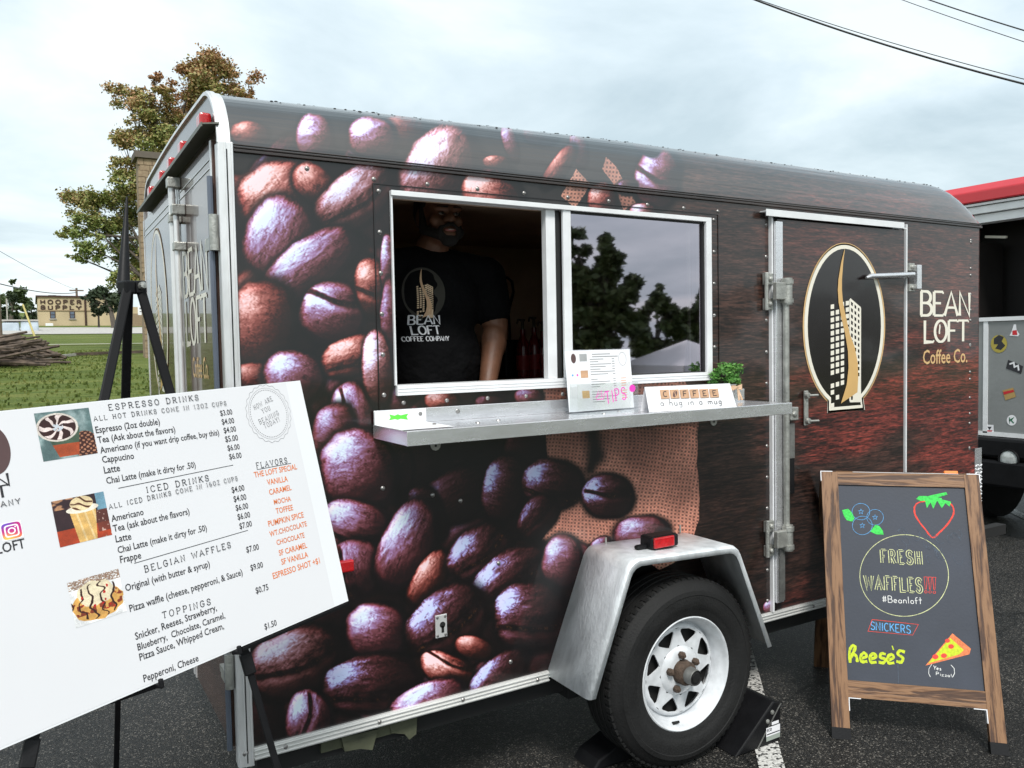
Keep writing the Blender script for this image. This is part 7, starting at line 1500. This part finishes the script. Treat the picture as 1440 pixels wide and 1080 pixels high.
for x0, x1, y0, y1 in ((70.5, 77.8, 437.5, 448), (98, 105.2, 437.5, 448)):
    a, b = BP(x0, y1), BP(x1, y0); mb = MB(); mb.box((a.x, yB - .06, a.z), (b.x, yB + .02, b.z)); w = obj('window', mb, M['brown_letters'], t)
    mb = MB(); mb.box((a.x + .1, yB - .08, a.z + .1), (b.x - .1, yB - .062, (a.z + b.z) / 2 - .04)); mb.box((a.x + .1, yB - .08, (a.z + b.z) / 2 + .04), (b.x - .1, yB - .062, b.z - .1)); obj('pane', mb, mat('blue_grey_pane', (.12, .15, .2), .15, 0, .2, 1), w)
    mb = MB(); mb.box((a.x - .1, yB - .15, a.z - .12), (b.x + .1, yB, a.z)); obj('sill', mb, M['conc'], w)
BFr = Frame((0, yB - .06, 0), (1, 0, 0), (0, 0, 1))
for txt, x0, x1, yb_, yt_ in (('HOOPER', 57, 114.3, 427.2, 421.8), ('SUPPLY', 57.5, 114, 435.2, 429.8)):
    a, b = BFr.loc(x0, yb_), BFr.loc(x1, yb_); cp = BFr.loc(x0, yt_)[1] - a[1]; mb = MB(); stroke_text(mb, BFr, txt, a, (b[0], a[1]), cp, .30, None, .1, .42, .02); obj('painted_name', mb, M['brown_letters'], t)
a = BP(121, 458); mb = MB(); mb.tube([(a.x, yB - .15, bz0), (a.x, yB - .15, bz1)], .12, 8); obj('downpipe', mb, M['brown_letters'], t)
for x in (75, 81.5, 87): a = BP(x, 418); mb = MB(); mb.box((a.x - .5, yB + 4, bz1), (a.x + .45, yB + 5.2, bz1 + 1.0 - .02 * x * .3)); obj('rooftop_unit', mb, M['steel_dark'], t)
a, b = BP(64, 459), BP(74.5, 455); mb = MB(); mb.box((a.x, yB - 1.1, hgt(yB) - .1), (b.x, yB - .4, b.z)); tag(obj('utility_box', mb, M['paper'], None, origin=(a.x, yB - .8, a.z), bevel=.03), 'white utility box against the cream building wall', 'utility box')
a, b = P(194, 443, 1, yB - 9), P(206, 430, 1, yB - 9); mb = MB(); mb.box((a.x, yB - 9.1, a.z), (b.x, yB - 9, b.z)); o = obj('billboard', mb, M['paper'], None, origin=(a.x, yB - 9, a.z)); tag(o, 'small white sign in front of a stone wall beyond the easel', 'sign')
mb = MB(); mb.ribbon([(0, 0), (1, 0)], .2, lambda q, r, o_: Vector((a.x + .2 + q * .5, yB - 9.12, (a.z + b.z) / 2 + .25 + r)), 0); mb.ribbon([(0, 0), (1, 0)], .12, lambda q, r, o_: Vector((a.x + .2 + q * .6, yB - 9.12, (a.z + b.z) / 2 - .15 + r)), 0); obj('sign_print', mb, M['ink_grey'], o, kind='stuff')
a, b = P(186, 460, 1, yB - 6), P(214, 441, 1, yB - 6); mb = MB(); mb.box((a.x, yB - 6, hgt(yB) - .5), (b.x + 6, yB - 5.5, b.z)); tag(obj('stone_wall', mb, M['chimbrick'], None, origin=(a.x, yB - 6, a.z)), 'grey brown stone wall below the small white sign', 'wall')
# stone chimney stack standing in the grass
Dp = 36; q0 = PD(204.5, 500, Dp); q1 = PD(236, 500, Dp); tz = PD(212, 224, Dp).z
t = empty('chimney_stack', ((q0.x + q1.x) / 2, q0.y + .5, hgt(q0.y)), 'tall tan stone chimney stack standing behind the trailer', 'chimney')
wx = q1.x - q0.x; mb = MB(); z = hgt(q0.y) - .3; k = 0
rows_ = []
while z < tz:
    h_ = random.uniform(.2, .34); rows_.append((z, min(tz, z + h_))); z += h_
blk = MB(); mb.box((q0.x + .04, q0.y + .04, hgt(q0.y) - .3), (q1.x - .04, q0.y + 1.2, tz)); obj('core', mb, M['chimbrick'], t)
first = None
for z0, z1 in rows_:
    x = q0.x - random.uniform(0, .25)
    while x < q1.x:
        w_ = random.uniform(.28, .55); xa_ = max(q0.x, x); xb_ = min(q1.x, x + w_ - .02)
        if xb_ - xa_ > .08: m2 = MB(); m2.box((xa_, q0.y - random.uniform(0, .03), z0 + .01), (xb_, q0.y + .3, z1 - .01)); obj('stone', m2, M['chimbrick'], t)
        x += w_
mb = MB(); mb.box((q0.x - .12, q0.y - .12, tz), (q1.x + .1, q0.y + 1.3, tz + .28)); obj('cap', mb, mat('chimney_cap', (.12, .10, .08), .9), t)
# utility pole, thin poles, wires, tarp, gate post
q = PD(109, 440, 128); g0 = hgt(q.y); zt = PD(109, 405, 128).z; t = empty('utility_pole', (q.x, q.y, g0), 'wooden utility pole with crossarm rising behind the cream building', 'utility pole'); mb = MB(); mb.tube([(q.x, q.y, g0), (q.x, q.y, zt)], [.22, .15], 8); obj('pole', mb, M['utility'], t)
mb = MB(); mb.box((q.x - 1.0, q.y - .08, zt - .5), (q.x + 1.0, q.y + .08, zt - .3)); obj('crossarm', mb, M['utility'], t)
q = PD(10, 440, 120); g0 = hgt(q.y); zt2 = PD(9.5, 420, 120).z; mb = MB(); mb.tube([(q.x, q.y, g0), (q.x, q.y, zt2)], .10, 8); tag(obj('lamp_post', mb, M['conc'], None, origin=(q.x, q.y, g0)), 'thin pale post in front of the far left trees', 'post')
q = PD(53, 471, 47); q2 = PD(32, 428, 47); mb = MB(); mb.tube([(q.x, q.y, hgt(q.y)), q2], [.06, .05], 8); tag(obj('guy_guard', mb, M['yellow_pole'], None, origin=(q.x, q.y, hgt(q.y))), 'slanting yellow guy wire guard left of the cream building', 'guy wire')
q = PD(0.5, 468, 47); zt3 = PD(0, 398, 47).z; mb = MB(); mb.tube([(q.x - .05, q.y, hgt(q.y)), (q.x - .12, q.y, zt3 + 3)], [.17, .15], 10); tag(obj('utility_pole', mb, M['utility'], None, origin=(q.x, q.y, hgt(q.y))), 'grey wooden pole cropped by the left edge behind the rail heap', 'utility pole')
q, q2 = P(3, 461, 1, 92), P(54, 451.5, 1, 92); t = empty('parked_trailers', (q.x, 92, hgt(92)), 'pale blue covered trailer behind the heap of rails', 'trailer')
mb = MB(); mb.box((q.x, 92, q.z - .6), ((q.x + q2.x) / 2 - .1, 95, q2.z - .1)); mb.box(((q.x + q2.x) / 2, 92, q.z - .6), (q2.x, 95, q2.z)); obj('cover', mb, M['tarp'], t, bevel=.15, kind='stuff')
mb = MB(); mb.box((q.x, 91.9, q2.z), (q2.x, 95.1, q2.z + .15)); obj('roof_edge_rail', mb, M['conc'], t)
def wire(p, q, sag, lab, r_=.012, grp=None, depth=None):
    pts = []
    for k in range(25):
        s_ = k / 24; v = Vector(p) * (1 - s_) + Vector(q) * s_; v.z -= sag * 4 * s_ * (1 - s_); pts.append(v)
    mb = MB(); mb.tube(pts, r_, 6); return tag(obj('power_line', mb, M['wire'], None, smooth=True, origin=pts[12]), lab, 'power line', grp)
GW = 'overhead power lines at the top right'
def ext(a, da, b, db, k0, k1):
    A, B_ = PD(*a, da), PD(*b, db); d = B_ - A; return A - d * k0, B_ + d * k1
A, B_ = ext((1110, -2), 15, (1440, 101), 13, .8, .5); wire(A, B_, .28, 'lowest and thickest overhead cable at the top right', .017, GW)
A, B_ = ext((1110, -1), 15.02, (1440, 98), 13.02, .8, .5); wire(A, B_, .22, 'thin cable strung just above the lowest overhead cable', .007, GW)
A, B_ = ext((1270, -3), 16, (1440, 56), 14, .8, .5); wire(A, B_, .05, 'thin middle overhead cable at the top right', .007, GW)
A, B_ = ext((1308, -3), 16, (1440, 40), 14, .8, .5); wire(A, B_, .05, 'upper overhead cable nearest the top right corner', .012, GW)
GL2 = 'thin wires over the far left street'
wire(PD(-60, 383, 47), PD(109, 411, 128), .6, 'thin sagging wire running to the pole behind the cream building', .045, GL2)
wire(PD(-40, 330, 47), PD(109, 408, 128), .3, 'faint upper wire at the far left', .018, GL2)
# heap of split rails and the two long ones beside it
GRP = 'split rails heaped on the grass at the far left'
rail_src = None
def rail_thing(c, ang, pitch, L_, w_, lab):
    global rail_src
    mb = MB(); a = w_ / 2; n = 5; pr = [(a * 1.1 * math.cos(2 * PI * k / n + .4), a * (.7 + .3 * (k % 2)) * math.sin(2 * PI * k / n + .4)) for k in range(n)]
    i = mb.verts([(-.5 * 3, y, z) for y, z in pr] + [(0, y * 1.1, z * 1.05 + .02) for y, z in pr] + [(.5 * 3, y * .8, z * .8) for y, z in pr])
    for b_ in (0, n):
        for k in range(n): mb.f.append((i + b_ + k, i + b_ + (k + 1) % n, i + b_ + n + (k + 1) % n, i + b_ + n + k))
    mb.f.append(tuple(i + k for k in reversed(range(n)))); mb.f.append(tuple(i + 2 * n + k for k in range(n)))
    if rail_src is None: o = obj('split_rail', mb, M['wood_grey'], None, origin=(0, 0, 0)); rail_src = o
    else: o = rail_src.copy(); COL.objects.link(o)
    o.location = c; o.rotation_euler = (random.uniform(-.3, .3), -pitch, ang); o.scale = (L_ / 3, w_ / .14, w_ / .14); o.name = 'split_rail' if False else o.name
    return tag(o, lab, 'fence rail', GRP)
rr = random.Random(4)
for k in range(115):
    d_ = rr.uniform(29, 36); f_ = rr.random(); x = -38 + 78 * f_; p = PD(x, 480, d_); base = hgt(p.y); ztop = .8 * (1 - .6 * max(0, (x - 5) / 50)); z = base + .08 + rr.random() ** 1.2 * ztop
    rail_thing((p.x, p.y, z), rr.uniform(-.7, .7) + (0 if rr.random() < .8 else 1.2), rr.uniform(-.22, .22), rr.uniform(1.6, 2.8), rr.uniform(.09, .16), 'grey split rail %s of the far left heap' % (('high up' if z > base + .5 else 'at the bottom') + (' in the left half' if x < 12 else ' in the right half')))
for (x0, y0, x1, y1, lab) in ((25, 478, 92, 483, 'long dark split rail sticking out right from the heap, upper of the two'), (20, 486, 82, 488.5, 'long dark split rail sticking out right from the heap, lower of the two')):
    a, b = PD(x0, y0, 33), PD(x1, y1, 33); a.z = max(a.z, hgt(a.y) + .1); b.z = hgt(b.y) + .12; c_ = (a + b) / 2; o = rail_thing(c_, math.atan2(b.y - a.y, b.x - a.x), math.atan2(b.z - a.z, (b - a).length), (b - a).length, .16, lab)
a, b = PD(30, 489.5, 33), PD(105, 485.5, 37); mb = MB(); mb.bar((a.x, a.y, hgt(a.y) + .06), (b.x, b.y, hgt(b.y) + .06), .14, .10); tag(obj('timber_beam', mb, M['conc'], None, origin=a), 'pale sawn beam lying on the grass under the long rails', 'beam')
a, b = PD(104, 486, 37), PD(212, 483, 40); mb = MB(); mb.bar((a.x, a.y, hgt(a.y) + .08), (b.x, b.y, hgt(b.y) + .08), .2, .14); tag(obj('landscape_timber', mb, M['wood_grey'], None, origin=a), 'dark timber edging lying across the grass behind the easel', 'timber')
# tufts and fallen leaves on the grass
n = 9000; xs_ = RNG.uniform(-16, 3, n); ys_ = RNG.uniform(9.5, 45, n); v = []; f_ = []
for k in range(n):
    x, y_ = xs_[k], ys_[k]; z = hgt(y_) - .02; h_ = RNG.uniform(.04, .09); a = RNG.uniform(0, PI); dx_, dy_ = math.cos(a) * .03, math.sin(a) * .03
    i = len(v); v += [(x - dx_, y_ - dy_, z), (x + dx_, y_ + dy_, z), (x + dx_ * 1.4 + RNG.uniform(-.03, .03), y_ + dy_, z + h_), (x - dx_ * .8, y_ - dy_, z + h_ * .8)]; f_.append((i, i + 1, i + 2, i + 3))
me = bpy.data.meshes.new('grass_tufts'); me.from_pydata(v, [], f_); me.materials.append(M['grass']); o = bpy.data.objects.new('grass_tufts', me); COL.objects.link(o); tag(o, 'short grass tufts on the lawn behind the easel', 'grass', kind='stuff')
mb = MB()
for k in range(160):
    x, y_ = random.uniform(-14, 2), random.uniform(12, 36); z = hgt(y_) + .01; a = random.uniform(0, PI); s_ = random.uniform(.04, .09); mb.face([(x, y_, z), (x + s_ * math.cos(a), y_ + s_ * math.sin(a), z + .02), (x + s_ * math.cos(a + 1), y_ + s_ * math.sin(a + 1), z + .03)])
o = obj('fallen_leaves', mb, M['leaf_maple'], None); tag(o, 'scattered fallen leaves on the lawn', 'leaves', kind='stuff')
